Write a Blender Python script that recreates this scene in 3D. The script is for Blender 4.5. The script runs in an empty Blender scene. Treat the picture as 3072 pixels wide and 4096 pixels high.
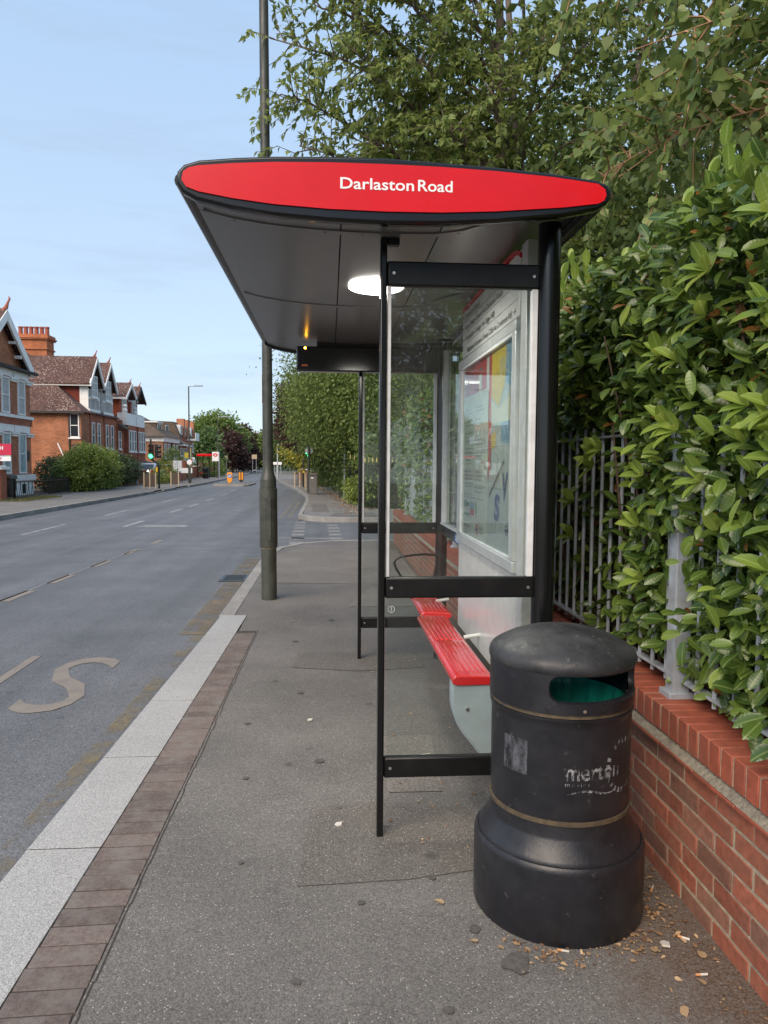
import bpy, bmesh, math, random
import numpy as np
from mathutils import Vector, Matrix

random.seed(7)
rng = np.random.default_rng(11)
scene = bpy.context.scene
COL = scene.collection

# ------------------------------------------------------------------ camera
cam_data = bpy.data.cameras.new('camera')
cam = bpy.data.objects.new('camera', cam_data)
COL.objects.link(cam)
cam.location = (0.0, 0.0, 1.6)
cam.rotation_euler = (1.5057991, -0.0072845, -0.0731511)
cam_data.sensor_fit = 'VERTICAL'
cam_data.sensor_height = 36.0
cam_data.lens = 26.04
cam_data.clip_start = 0.05
cam_data.clip_end = 3000.0
scene.camera = cam

# ------------------------------------------------------------------ sky, sun, exposure
SUN_EL = math.radians(42.0)
SUN_AZ = math.radians(212.0)          # clockwise from +Y: soft light from behind the camera, a little to the left
world = bpy.data.worlds.new('World')
scene.world = world
world.use_nodes = True
wn = world.node_tree
wn.nodes.clear()
w_out = wn.nodes.new('ShaderNodeOutputWorld')
w_bg = wn.nodes.new('ShaderNodeBackground')
w_sky = wn.nodes.new('ShaderNodeTexSky')
w_sky.sky_type = 'NISHITA'
w_sky.sun_disc = False
w_sky.sun_elevation = SUN_EL
w_sky.sun_rotation = SUN_AZ
w_sky.air_density = 1.0
w_sky.dust_density = 0.6
w_sky.ozone_density = 1.6
w_bg.inputs['Strength'].default_value = 0.15
# thin wisps of cloud low in the sky
w_tc = wn.nodes.new('ShaderNodeTexCoord')
w_map = wn.nodes.new('ShaderNodeMapping')
w_map.inputs['Scale'].default_value = (1.6, 1.6, 11.0)
w_noise = wn.nodes.new('ShaderNodeTexNoise')
w_noise.inputs['Scale'].default_value = 2.1
w_noise.inputs['Detail'].default_value = 7.0
w_noise.inputs['Roughness'].default_value = 0.62
w_ramp = wn.nodes.new('ShaderNodeValToRGB')
w_ramp.color_ramp.elements[0].position = 0.50
w_ramp.color_ramp.elements[1].position = 0.80
w_ramp.color_ramp.elements[0].color = (0, 0, 0, 1)
w_ramp.color_ramp.elements[1].color = (0.38, 0.38, 0.38, 1)
w_mix = wn.nodes.new('ShaderNodeMix')
w_mix.data_type = 'RGBA'
wn.links.new(w_tc.outputs['Generated'], w_map.inputs['Vector'])
wn.links.new(w_map.outputs['Vector'], w_noise.inputs['Vector'])
wn.links.new(w_noise.outputs['Fac'], w_ramp.inputs['Fac'])
wn.links.new(w_ramp.outputs['Color'], w_mix.inputs['Factor'])
w_mix.inputs['B'].default_value = (0.80, 0.95, 1.20, 1)
w_sep = wn.nodes.new('ShaderNodeSeparateXYZ')
w_grad = wn.nodes.new('ShaderNodeMapRange')
w_grad.inputs['From Min'].default_value = 0.0
w_grad.inputs['From Max'].default_value = 0.6
w_veil = wn.nodes.new('ShaderNodeMix')
w_veil.data_type = 'RGBA'
w_veil.inputs['A'].default_value = (1.13, 1.36, 1.60, 1)
w_veil.inputs['B'].default_value = (0.82, 1.18, 1.68, 1)
w_even = wn.nodes.new('ShaderNodeMix')
w_even.data_type = 'RGBA'
w_even.inputs['Factor'].default_value = 0.91
wn.links.new(w_tc.outputs['Generated'], w_sep.inputs[0])
wn.links.new(w_sep.outputs['Z'], w_grad.inputs['Value'])
wn.links.new(w_grad.outputs['Result'], w_veil.inputs['Factor'])
wn.links.new(w_sky.outputs['Color'], w_even.inputs['A'])
wn.links.new(w_veil.outputs['Result'], w_even.inputs['B'])
wn.links.new(w_even.outputs['Result'], w_mix.inputs['A'])
wn.links.new(w_mix.outputs['Result'], w_bg.inputs['Color'])
wn.links.new(w_bg.outputs['Background'], w_out.inputs['Surface'])

sun_data = bpy.data.lights.new('sun', 'SUN')
sun = bpy.data.objects.new('sun', sun_data)
COL.objects.link(sun)
sun_data.energy = 1.3
sun_data.angle = math.radians(50)
sun_data.color = (1.0, 0.83, 0.66)
sd = Vector((math.sin(SUN_AZ) * math.cos(SUN_EL), math.cos(SUN_AZ) * math.cos(SUN_EL), math.sin(SUN_EL)))
sun.rotation_euler = sd.to_track_quat('Z', 'Y').to_euler()

vs = scene.view_settings
vs.view_transform = 'Standard'
vs.look = 'None'
vs.exposure = 1.82
vs.gamma = 1.0
vs.use_curve_mapping = False

# ------------------------------------------------------------------ helpers: naming
def tag(o, label=None, cat=None, group=None, kind=None):
    if label: o['label'] = label
    if cat: o['category'] = cat
    if group: o['group'] = group
    if kind: o['kind'] = kind
    return o

def thing(name, label, cat, loc=(0, 0, 0), group=None):
    o = bpy.data.objects.new(name, None)
    COL.objects.link(o)
    o.location = loc
    o.empty_display_size = 0.1
    return tag(o, label, cat, group)

def wloc(o):
    v = Vector((0, 0, 0))
    while o is not None:
        v = v + o.location
        o = o.parent
    return v

def put(name, mesh, mat=None, parent=None, loc=(0, 0, 0), rot=(0, 0, 0), scale=(1, 1, 1)):
    """link mesh as one object; loc is a WORLD location (parents carry no rotation)"""
    if mat is not None and len(mesh.materials) == 0:
        mesh.materials.append(mat)
    o = bpy.data.objects.new(name, mesh)
    COL.objects.link(o)
    p = Vector(loc)
    if parent is not None:
        o.parent = parent
        p = p - wloc(parent)
    o.location = p
    o.rotation_euler = rot
    o.scale = scale
    return o

def copy_tree(o, loc=None, parent=None):
    c = o.copy()
    COL.objects.link(c)
    if parent is not None: c.parent = parent
    if loc is not None: c.location = loc
    for ch in list(o.children):
        copy_tree(ch, None, c)
    return c

# ------------------------------------------------------------------ helpers: mesh building
class MB:
    def __init__(self):
        self.v = []; self.f = []
    def add(self, vs, fs):
        n = len(self.v)
        self.v += [tuple(p) for p in vs]
        self.f += [tuple(i + n for i in f) for f in fs]
        return self
    def box(self, x0, x1, y0, y1, z0, z1):
        return self.add([(x0,y0,z0),(x1,y0,z0),(x1,y1,z0),(x0,y1,z0),(x0,y0,z1),(x1,y0,z1),(x1,y1,z1),(x0,y1,z1)],
                        [(0,3,2,1),(4,5,6,7),(0,1,5,4),(1,2,6,5),(2,3,7,6),(3,0,4,7)])
    def quad(self, *p):
        return self.add(p, [tuple(range(len(p)))])
    def prism(self, poly, axis, a0, a1):
        """poly: 2D points; axis 'x': (y,z), 'y': (x,z), 'z': (x,y)"""
        def m(p, a):
            return {'x': (a, p[0], p[1]), 'y': (p[0], a, p[1]), 'z': (p[0], p[1], a)}[axis]
        n = len(poly)
        vs = [m(p, a0) for p in poly] + [m(p, a1) for p in poly]
        fs = [tuple(range(n))[::-1], tuple(range(n, 2 * n))]
        fs += [(i, (i + 1) % n, n + (i + 1) % n, n + i) for i in range(n)]
        return self.add(vs, fs)
    def tube(self, pts, r, n=8, cap=True):
        pts = [Vector(p) for p in pts]
        if not hasattr(r, '__len__'): r = [r] * len(pts)
        vs = []; fs = []
        ref = None
        for i, p in enumerate(pts):
            a = pts[max(i - 1, 0)]; b = pts[min(i + 1, len(pts) - 1)]
            d = (b - a).normalized()
            if ref is None:
                ref = Vector((1, 0, 0)) if abs(d.x) < 0.8 else Vector((0, 1, 0))
            u = (ref - d * ref.dot(d)).normalized()
            w = d.cross(u)
            ref = u
            for k in range(n):
                t = 2 * math.pi * k / n
                vs.append(p + (u * math.cos(t) + w * math.sin(t)) * r[i])
        for i in range(len(pts) - 1):
            for k in range(n):
                fs.append((i*n + k, i*n + (k+1) % n, (i+1)*n + (k+1) % n, (i+1)*n + k))
        if cap:
            fs.append(tuple(range(n))[::-1])
            fs.append(tuple(range((len(pts)-1)*n, len(pts)*n)))
        return self.add(vs, fs)
    def lathe(self, prof, c=(0, 0, 0), n=32, a0=0.0, a1=2*math.pi, caps=True):
        full = abs(a1 - a0 - 2*math.pi) < 1e-6
        m = n if full else n + 1
        vs = []; fs = []
        for r, z in prof:
            for k in range(m):
                t = a0 + (a1 - a0) * k / n
                vs.append((c[0] + r*math.cos(t), c[1] + r*math.sin(t), c[2] + z))
        for i in range(len(prof) - 1):
            for k in range(n):
                k2 = (k + 1) % m if full else k + 1
                fs.append((i*m + k, i*m + k2, (i+1)*m + k2, (i+1)*m + k))
        if full and caps:
            if prof[0][0] > 1e-6: fs.append(tuple(range(m))[::-1])
            if prof[-1][0] > 1e-6: fs.append(tuple(range((len(prof)-1)*m, len(prof)*m)))
        return self.add(vs, fs)
    def disc(self, c, r, normal, n=20, rx=None):
        nrm = Vector(normal).normalized()
        u = nrm.orthogonal().normalized(); w = nrm.cross(u)
        return self.add([Vector(c) + u*math.cos(2*math.pi*k/n)*r + w*math.sin(2*math.pi*k/n)*r for k in range(n)], [tuple(range(n))])
    def mesh(self, name, bevel=0.0, seg=2, smooth=True, org=(0, 0, 0), merge=False, recalc=True):
        me = bpy.data.meshes.new(name)
        ox, oy, oz = org
        me.from_pydata([(x-ox, y-oy, z-oz) for x, y, z in self.v], [], self.f)
        if bevel > 0 or merge or recalc:
            bm = bmesh.new(); bm.from_mesh(me)
            if merge: bmesh.ops.remove_doubles(bm, verts=bm.verts, dist=1e-5)
            if recalc: bmesh.ops.recalc_face_normals(bm, faces=bm.faces)
            flat = None
            if bevel > 0:
                es = [e for e in bm.edges if len(e.link_faces) == 2 and e.calc_face_angle(0) > math.radians(35)]
                rb_ = bmesh.ops.bevel(bm, geom=es, offset=bevel, segments=seg, profile=0.5, affect='EDGES', clamp_overlap=True)
                bf = set(rb_['faces']); flat = []
                bm.faces.index_update()
                for f in bm.faces:
                    if f in bf: flat.append(False); continue
                    curved = any(len(e.link_faces) == 2 and all(q not in bf for q in e.link_faces) and math.radians(0.5) < e.calc_face_angle(0) < math.radians(38) for e in f.edges)
                    flat.append(not curved)
            bm.to_mesh(me); bm.free()
        else: flat = None
        if smooth and flat is not None:
            me.polygons.foreach_set('use_smooth', [not q for q in flat])
        elif smooth:
            me.polygons.foreach_set('use_smooth', [True] * len(me.polygons))
            me.set_sharp_from_angle(angle=math.radians(38))
        me.update()
        return me
    def build(self, name, mat, parent=None, bevel=0.0, seg=2, smooth=True, merge=False, org=None, recalc=True):
        o0 = tuple(wloc(parent)) if parent is not None else (org or (0, 0, 0))
        me = self.mesh(name, bevel, seg, smooth, o0, merge, recalc)
        me.materials.append(mat)
        o = bpy.data.objects.new(name, me)
        COL.objects.link(o)
        if parent is not None: o.parent = parent
        else: o.location = o0
        return o

def structure(o):
    o['kind'] = 'structure'
    return o

# text as flat mesh geometry, lower-left origin, width fitted
def text_geo(body, size=1.0, bold=0.0, width=None, height=None, spacing=1.0):
    cu = bpy.data.curves.new('t', 'FONT')
    cu.body = body; cu.size = size; cu.offset = bold * size; cu.resolution_u = 3
    cu.space_character = spacing
    ob = bpy.data.objects.new('t', cu)
    COL.objects.link(ob)
    bpy.context.view_layer.update()
    dg = bpy.context.evaluated_depsgraph_get()
    me = bpy.data.meshes.new_from_object(ob.evaluated_get(dg))
    vs = [(v.co.x, v.co.y) for v in me.vertices]
    fs = [tuple(p.vertices) for p in me.polygons]
    bpy.data.objects.remove(ob); bpy.data.curves.remove(cu); bpy.data.meshes.remove(me)
    x0 = min(p[0] for p in vs); x1 = max(p[0] for p in vs)
    y0 = min(p[1] for p in vs); y1 = max(p[1] for p in vs)
    sx = width / (x1 - x0) if width else 1.0
    sy = height / (y1 - y0) if height else 1.0
    return [((x - x0) * sx, (y - (y0 if height else 0)) * sy) for x, y in vs], fs

def lettering(mb, body, fn, **kw):
    vs, fs = text_geo(body, **kw)
    mb.add([fn(x, y) for x, y in vs], fs)
    return mb

# ------------------------------------------------------------------ helpers: materials
def mat(name, color, rough=0.6, metal=0.0, var=0.0, vscale=8.0, bump=0.0, bscale=40.0, rnd=0.0, spec=0.5,
        dirt=None, dscale=3.0, damt=0.5, stretch=None, coat=0.0, island=0.0, rvar=0.0, scuff=None):
    m = bpy.data.materials.new(name)
    m.use_nodes = True
    nt = m.node_tree; nd = nt.nodes; lk = nt.links
    b = nd['Principled BSDF']
    b.inputs['Roughness'].default_value = rough
    b.inputs['Metallic'].default_value = metal
    b.inputs['Specular IOR Level'].default_value = spec
    b.inputs['Coat Weight'].default_value = coat
    geo = nd.new('ShaderNodeNewGeometry')
    vec = geo.outputs['Position']
    if stretch:
        mp = nd.new('ShaderNodeMapping'); mp.inputs['Scale'].default_value = stretch
        lk.new(vec, mp.inputs['Vector']); vec = mp.outputs['Vector']
    cur = None
    def rgb(c):
        n = nd.new('ShaderNodeRGB'); n.outputs[0].default_value = (*c, 1); return n.outputs[0]
    cur = rgb(color)
    def noise(scale, detail=5):
        n = nd.new('ShaderNodeTexNoise'); n.inputs['Scale'].default_value = scale
        n.inputs['Detail'].default_value = detail; n.inputs['Roughness'].default_value = 0.6
        lk.new(vec, n.inputs['Vector']); return n.outputs['Fac']
    def valmul(c, fac, amt):
        # multiply value by 1 + amt*(2*fac-1)
        mr = nd.new('ShaderNodeMapRange')
        mr.inputs['From Min'].default_value = 0.0; mr.inputs['From Max'].default_value = 1.0
        mr.inputs['To Min'].default_value = 1 - amt; mr.inputs['To Max'].default_value = 1 + amt
        lk.new(fac, mr.inputs['Value'])
        h = nd.new('ShaderNodeHueSaturation')
        lk.new(mr.outputs['Result'], h.inputs['Value']); lk.new(c, h.inputs['Color'])
        return h.outputs['Color']
    if var > 0:
        nz = noise(vscale)
        mr0 = nd.new('ShaderNodeMapRange'); mr0.inputs['From Min'].default_value = 0.3; mr0.inputs['From Max'].default_value = 0.7
        lk.new(nz, mr0.inputs['Value'])
        cur = valmul(cur, mr0.outputs['Result'], var)
    if rnd > 0:
        oi = nd.new('ShaderNodeObjectInfo')
        cur = valmul(cur, oi.outputs['Random'], rnd)
    if island > 0:
        cur = valmul(cur, geo.outputs['Random Per Island'], island)
    if dirt is not None:
        nz = noise(dscale, 8)
        rp = nd.new('ShaderNodeValToRGB')
        rp.color_ramp.elements[0].position = 0.45; rp.color_ramp.elements[1].position = 0.68
        rp.color_ramp.elements[1].color = (damt, damt, damt, 1)
        lk.new(nz, rp.inputs['Fac'])
        mx = nd.new('ShaderNodeMix'); mx.data_type = 'RGBA'
        lk.new(rp.outputs['Color'], mx.inputs['Factor']); lk.new(cur, mx.inputs['A'])
        mx.inputs['B'].default_value = (*dirt, 1)
        cur = mx.outputs['Result']
    if scuff is not None:
        sc_col, sc_scale, sc_p, sc_amt = scuff
        nz = noise(sc_scale, 10)
        mr = nd.new('ShaderNodeMapRange'); mr.inputs['From Min'].default_value = sc_p; mr.inputs['From Max'].default_value = sc_p + .09; mr.inputs['To Max'].default_value = sc_amt
        lk.new(nz, mr.inputs['Value'])
        mx = nd.new('ShaderNodeMix'); mx.data_type = 'RGBA'
        lk.new(mr.outputs['Result'], mx.inputs['Factor']); lk.new(cur, mx.inputs['A']); mx.inputs['B'].default_value = (*sc_col, 1)
        cur = mx.outputs['Result']
    lk.new(cur, b.inputs['Base Color'])
    if rvar > 0:
        nz = noise(vscale * 1.7)
        mr = nd.new('ShaderNodeMapRange'); mr.inputs['From Min'].default_value = 0.3; mr.inputs['From Max'].default_value = 0.7
        mr.inputs['To Min'].default_value = max(rough - rvar, 0.02); mr.inputs['To Max'].default_value = min(rough + rvar, 1)
        lk.new(nz, mr.inputs['Value']); lk.new(mr.outputs['Result'], b.inputs['Roughness'])
    if bump > 0:
        bn = nd.new('ShaderNodeBump'); bn.inputs['Strength'].default_value = bump; bn.inputs['Distance'].default_value = 0.01
        lk.new(noise(bscale, 6), bn.inputs['Height']); lk.new(bn.outputs['Normal'], b.inputs['Normal'])
    return m

def asphalt(name, dark, light, speck=0.08, speck_col=(0.5, 0.48, 0.45), fine=160.0, blotch=0.25, dirt_x=None, rough=0.85, patch=0.0, bumpk=0.6, streak=0.0):
    m = bpy.data.materials.new(name); m.use_nodes = True
    nt = m.node_tree; nd = nt.nodes; lk = nt.links
    b = nd['Principled BSDF']; b.inputs['Roughness'].default_value = rough
    b.inputs['Specular IOR Level'].default_value = 0.4
    geo = nd.new('ShaderNodeNewGeometry'); P = geo.outputs['Position']
    def noise(s, d=4, r=0.6):
        n = nd.new('ShaderNodeTexNoise'); n.inputs['Scale'].default_value = s; n.inputs['Detail'].default_value = d
        n.inputs['Roughness'].default_value = r; lk.new(P, n.inputs['Vector']); return n.outputs['Fac']
    def ramp(f, p0, p1, c0=0.0, c1=1.0):
        r = nd.new('ShaderNodeMapRange'); r.inputs['From Min'].default_value = p0; r.inputs['From Max'].default_value = p1
        r.inputs['To Min'].default_value = c0; r.inputs['To Max'].default_value = c1
        lk.new(f, r.inputs['Value']); return r.outputs['Result']
    def mix(f, a, c):
        x = nd.new('ShaderNodeMix'); x.data_type = 'RGBA'
        lk.new(f, x.inputs['Factor'])
        if isinstance(a, tuple): x.inputs['A'].default_value = (*a, 1)
        else: lk.new(a, x.inputs['A'])
        if isinstance(c, tuple): x.inputs['B'].default_value = (*c, 1)
        else: lk.new(c, x.inputs['B'])
        return x.outputs['Result']
    def math_(op, a, c):
        x = nd.new('ShaderNodeMath'); x.operation = op
        for i, q in enumerate((a, c)):
            if isinstance(q, (int, float)): x.inputs[i].default_value = q
            else: lk.new(q, x.inputs[i])
        return x.outputs[0]
    vor = nd.new('ShaderNodeTexVoronoi'); vor.inputs['Scale'].default_value = fine
    lk.new(P, vor.inputs['Vector'])
    sep = nd.new('ShaderNodeSeparateColor'); lk.new(vor.outputs['Color'], sep.inputs['Color'])
    cur = mix(sep.outputs['Red'], dark, light)
    big = ramp(noise(1.1, 5), 0.3, 0.72)
    h = nd.new('ShaderNodeHueSaturation')
    lk.new(ramp(big, 0, 1, 1 - blotch, 1 + blotch), h.inputs['Value']); lk.new(cur, h.inputs['Color'])
    cur = h.outputs['Color']
    if streak > 0:
        mps = nd.new('ShaderNodeMapping'); mps.inputs['Scale'].default_value = (1.1, 0.045, 1)
        lk.new(P, mps.inputs['Vector'])
        ns_ = nd.new('ShaderNodeTexNoise'); ns_.inputs['Scale'].default_value = 1.3; ns_.inputs['Detail'].default_value = 6; ns_.inputs['Roughness'].default_value = 0.6
        lk.new(mps.outputs['Vector'], ns_.inputs['Vector'])
        h2 = nd.new('ShaderNodeHueSaturation')
        lk.new(ramp(ns_.outputs['Fac'], 0.3, 0.7, 1 - streak, 1 + streak), h2.inputs['Value']); lk.new(cur, h2.inputs['Color'])
        cur = h2.outputs['Color']
    # pale chippings
    v2 = nd.new('ShaderNodeTexVoronoi'); v2.inputs['Scale'].default_value = fine * 0.72
    lk.new(P, v2.inputs['Vector'])
    s2 = nd.new('ShaderNodeSeparateColor'); lk.new(v2.outputs['Color'], s2.inputs['Color'])
    inside = ramp(v2.outputs['Distance'], 0.38, 0.25)
    chosen = ramp(s2.outputs['Green'], 1 - speck, 1 - speck + 0.02)
    cur = mix(math_('MULTIPLY', inside, chosen), cur, speck_col)
    # dark stains (old gum, oil)
    v3 = nd.new('ShaderNodeTexVoronoi'); v3.inputs['Scale'].default_value = 3.2
    lk.new(P, v3.inputs['Vector'])
    s3 = nd.new('ShaderNodeSeparateColor'); lk.new(v3.outputs['Color'], s3.inputs['Color'])
    dd = math_('ADD', v3.outputs['Distance'], ramp(noise(30, 3), 0, 1, -0.04, 0.04))
    st = math_('MULTIPLY', ramp(dd, 0.12, 0.05), ramp(s3.outputs['Blue'], 0.48, 0.60, 0, 0.6))
    cur = mix(st, cur, tuple(c * 0.45 for c in dark))
    if dirt_x is not None:
        sx = nd.new('ShaderNodeSeparateXYZ'); lk.new(P, sx.inputs[0])
        xx = math_('ADD', sx.outputs['X'], ramp(noise(2.2, 6, 0.7), 0.25, 0.75, -0.42, 0.42))
        dm = math_('MULTIPLY', ramp(xx, dirt_x, dirt_x + 0.4), ramp(noise(55, 5, 0.75), 0.36, 0.58, 0.35, 1.0))
        dcol = mix(ramp(noise(120, 3), 0.35, 0.65), (0.032, 0.022, 0.016), (0.145, 0.092, 0.06))
        cur = mix(dm, cur, dcol)
    lk.new(cur, b.inputs['Base Color'])
    bn = nd.new('ShaderNodeBump'); bn.inputs['Strength'].default_value = bumpk; bn.inputs['Distance'].default_value = 0.004
    hh = math_('ADD', math_('MULTIPLY', vor.outputs['Distance'], -1.0), noise(fine * 0.6, 3))
    lk.new(hh, bn.inputs['Height']); lk.new(bn.outputs['Normal'], b.inputs['Normal'])
    return m

def brickmat(name, c1, c2, mortar, scale=1.0, face='x', rough=0.85, bw=0.225, bh=0.075, ms=0.010, var=0.35, bump=0.5):
    """running bond from world position; face 'x': wall looks along x (uses y,z); 'y': uses x,z; 'r': roof slope along y"""
    m = bpy.data.materials.new(name); m.use_nodes = True
    nt = m.node_tree; nd = nt.nodes; lk = nt.links
    b = nd['Principled BSDF']; b.inputs['Roughness'].default_value = rough; b.inputs['Specular IOR Level'].default_value = 0.25
    geo = nd.new('ShaderNodeNewGeometry')
    sx = nd.new('ShaderNodeSeparateXYZ'); lk.new(geo.outputs['Position'], sx.inputs[0])
    sn = nd.new('ShaderNodeSeparateXYZ'); lk.new(geo.outputs['Normal'], sn.inputs[0])
    # choose horizontal coordinate by face direction: |nx|>0.5 -> y else x
    ab = nd.new('ShaderNodeMath'); ab.operation = 'ABSOLUTE'; lk.new(sn.outputs['X'], ab.inputs[0])
    gt = nd.new('ShaderNodeMath'); gt.operation = 'GREATER_THAN'; gt.inputs[1].default_value = 0.6; lk.new(ab.outputs[0], gt.inputs[0])
    mx = nd.new('ShaderNodeMix'); mx.data_type = 'FLOAT'
    lk.new(gt.outputs[0], mx.inputs['Factor']); lk.new(sx.outputs['X'], mx.inputs['A']); lk.new(sx.outputs['Y'], mx.inputs['B'])
    cb = nd.new('ShaderNodeCombineXYZ'); lk.new(mx.outputs['Result'], cb.inputs[0]); lk.new(sx.outputs['Z'], cb.inputs[1])
    br = nd.new('ShaderNodeTexBrick')
    br.inputs['Scale'].default_value = 1.0 / scale
    br.inputs['Brick Width'].default_value = bw; br.inputs['Row Height'].default_value = bh
    br.inputs['Mortar Size'].default_value = ms; br.inputs['Mortar Smooth'].default_value = 0.2; br.inputs['Bias'].default_value = 0.0
    br.inputs['Color1'].default_value = (*c1, 1); br.inputs['Color2'].default_value = (*c2, 1); br.inputs['Mortar'].default_value = (*mortar, 1)
    lk.new(cb.outputs[0], br.inputs['Vector'])
    nz = nd.new('ShaderNodeTexNoise'); nz.inputs['Scale'].default_value = 0.9; nz.inputs['Detail'].default_value = 8; nz.inputs['Roughness'].default_value = 0.7
    lk.new(geo.outputs['Position'], nz.inputs['Vector'])
    mr = nd.new('ShaderNodeMapRange'); mr.inputs['From Min'].default_value = 0.3; mr.inputs['From Max'].default_value = 0.7
    mr.inputs['To Min'].default_value = 1 - var; mr.inputs['To Max'].default_value = 1 + var
    lk.new(nz.outputs['Fac'], mr.inputs['Value'])
    h = nd.new('ShaderNodeHueSaturation'); lk.new(mr.outputs['Result'], h.inputs['Value']); lk.new(br.outputs['Color'], h.inputs['Color'])
    lk.new(h.outputs['Color'], b.inputs['Base Color'])
    bn = nd.new('ShaderNodeBump'); bn.inputs['Strength'].default_value = bump; bn.inputs['Distance'].default_value = 0.012; bn.invert = True
    lk.new(br.outputs['Fac'], bn.inputs['Height']); lk.new(bn.outputs['Normal'], b.inputs['Normal'])
    return m

def roofmat(name, c1, c2, specks=True):
    m = brickmat(name, c1, c2, tuple(c * 0.35 for c in c1), bw=0.18, bh=0.085, ms=0.012, var=0.3, bump=0.8)
    if specks:
        nt = m.node_tree; nd = nt.nodes; lk = nt.links
        b = nd['Principled BSDF']; src = b.inputs['Base Color'].links[0].from_socket
        geo = nd.new('ShaderNodeNewGeometry')
        v = nd.new('ShaderNodeTexVoronoi'); v.inputs['Scale'].default_value = 8.0; lk.new(geo.outputs['Position'], v.inputs['Vector'])
        n = nd.new('ShaderNodeTexNoise'); n.inputs['Scale'].default_value = 0.5; n.inputs['Detail'].default_value = 3
        lk.new(geo.outputs['Position'], n.inputs['Vector'])
        mr = nd.new('ShaderNodeMapRange'); mr.inputs['From Min'].default_value = 0.35; mr.inputs['From Max'].default_value = 0.65
        mr.inputs['To Min'].default_value = 0.18; mr.inputs['To Max'].default_value = 0.34
        lk.new(n.outputs['Fac'], mr.inputs['Value'])
        lt = nd.new('ShaderNodeMath'); lt.operation = 'LESS_THAN'; lk.new(v.outputs['Distance'], lt.inputs[0]); lk.new(mr.outputs['Result'], lt.inputs[1])
        mul = nd.new('ShaderNodeMath'); mul.operation = 'MULTIPLY'; mul.inputs[1].default_value = 0.7; lk.new(lt.outputs[0], mul.inputs[0])
        mx = nd.new('ShaderNodeMix'); mx.data_type = 'RGBA'
        lk.new(mul.outputs[0], mx.inputs['Factor']); lk.new(src, mx.inputs['A']); mx.inputs['B'].default_value = (0.42, 0.36, 0.31, 1)
        lk.new(mx.outputs['Result'], b.inputs['Base Color'])
    return m

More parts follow.
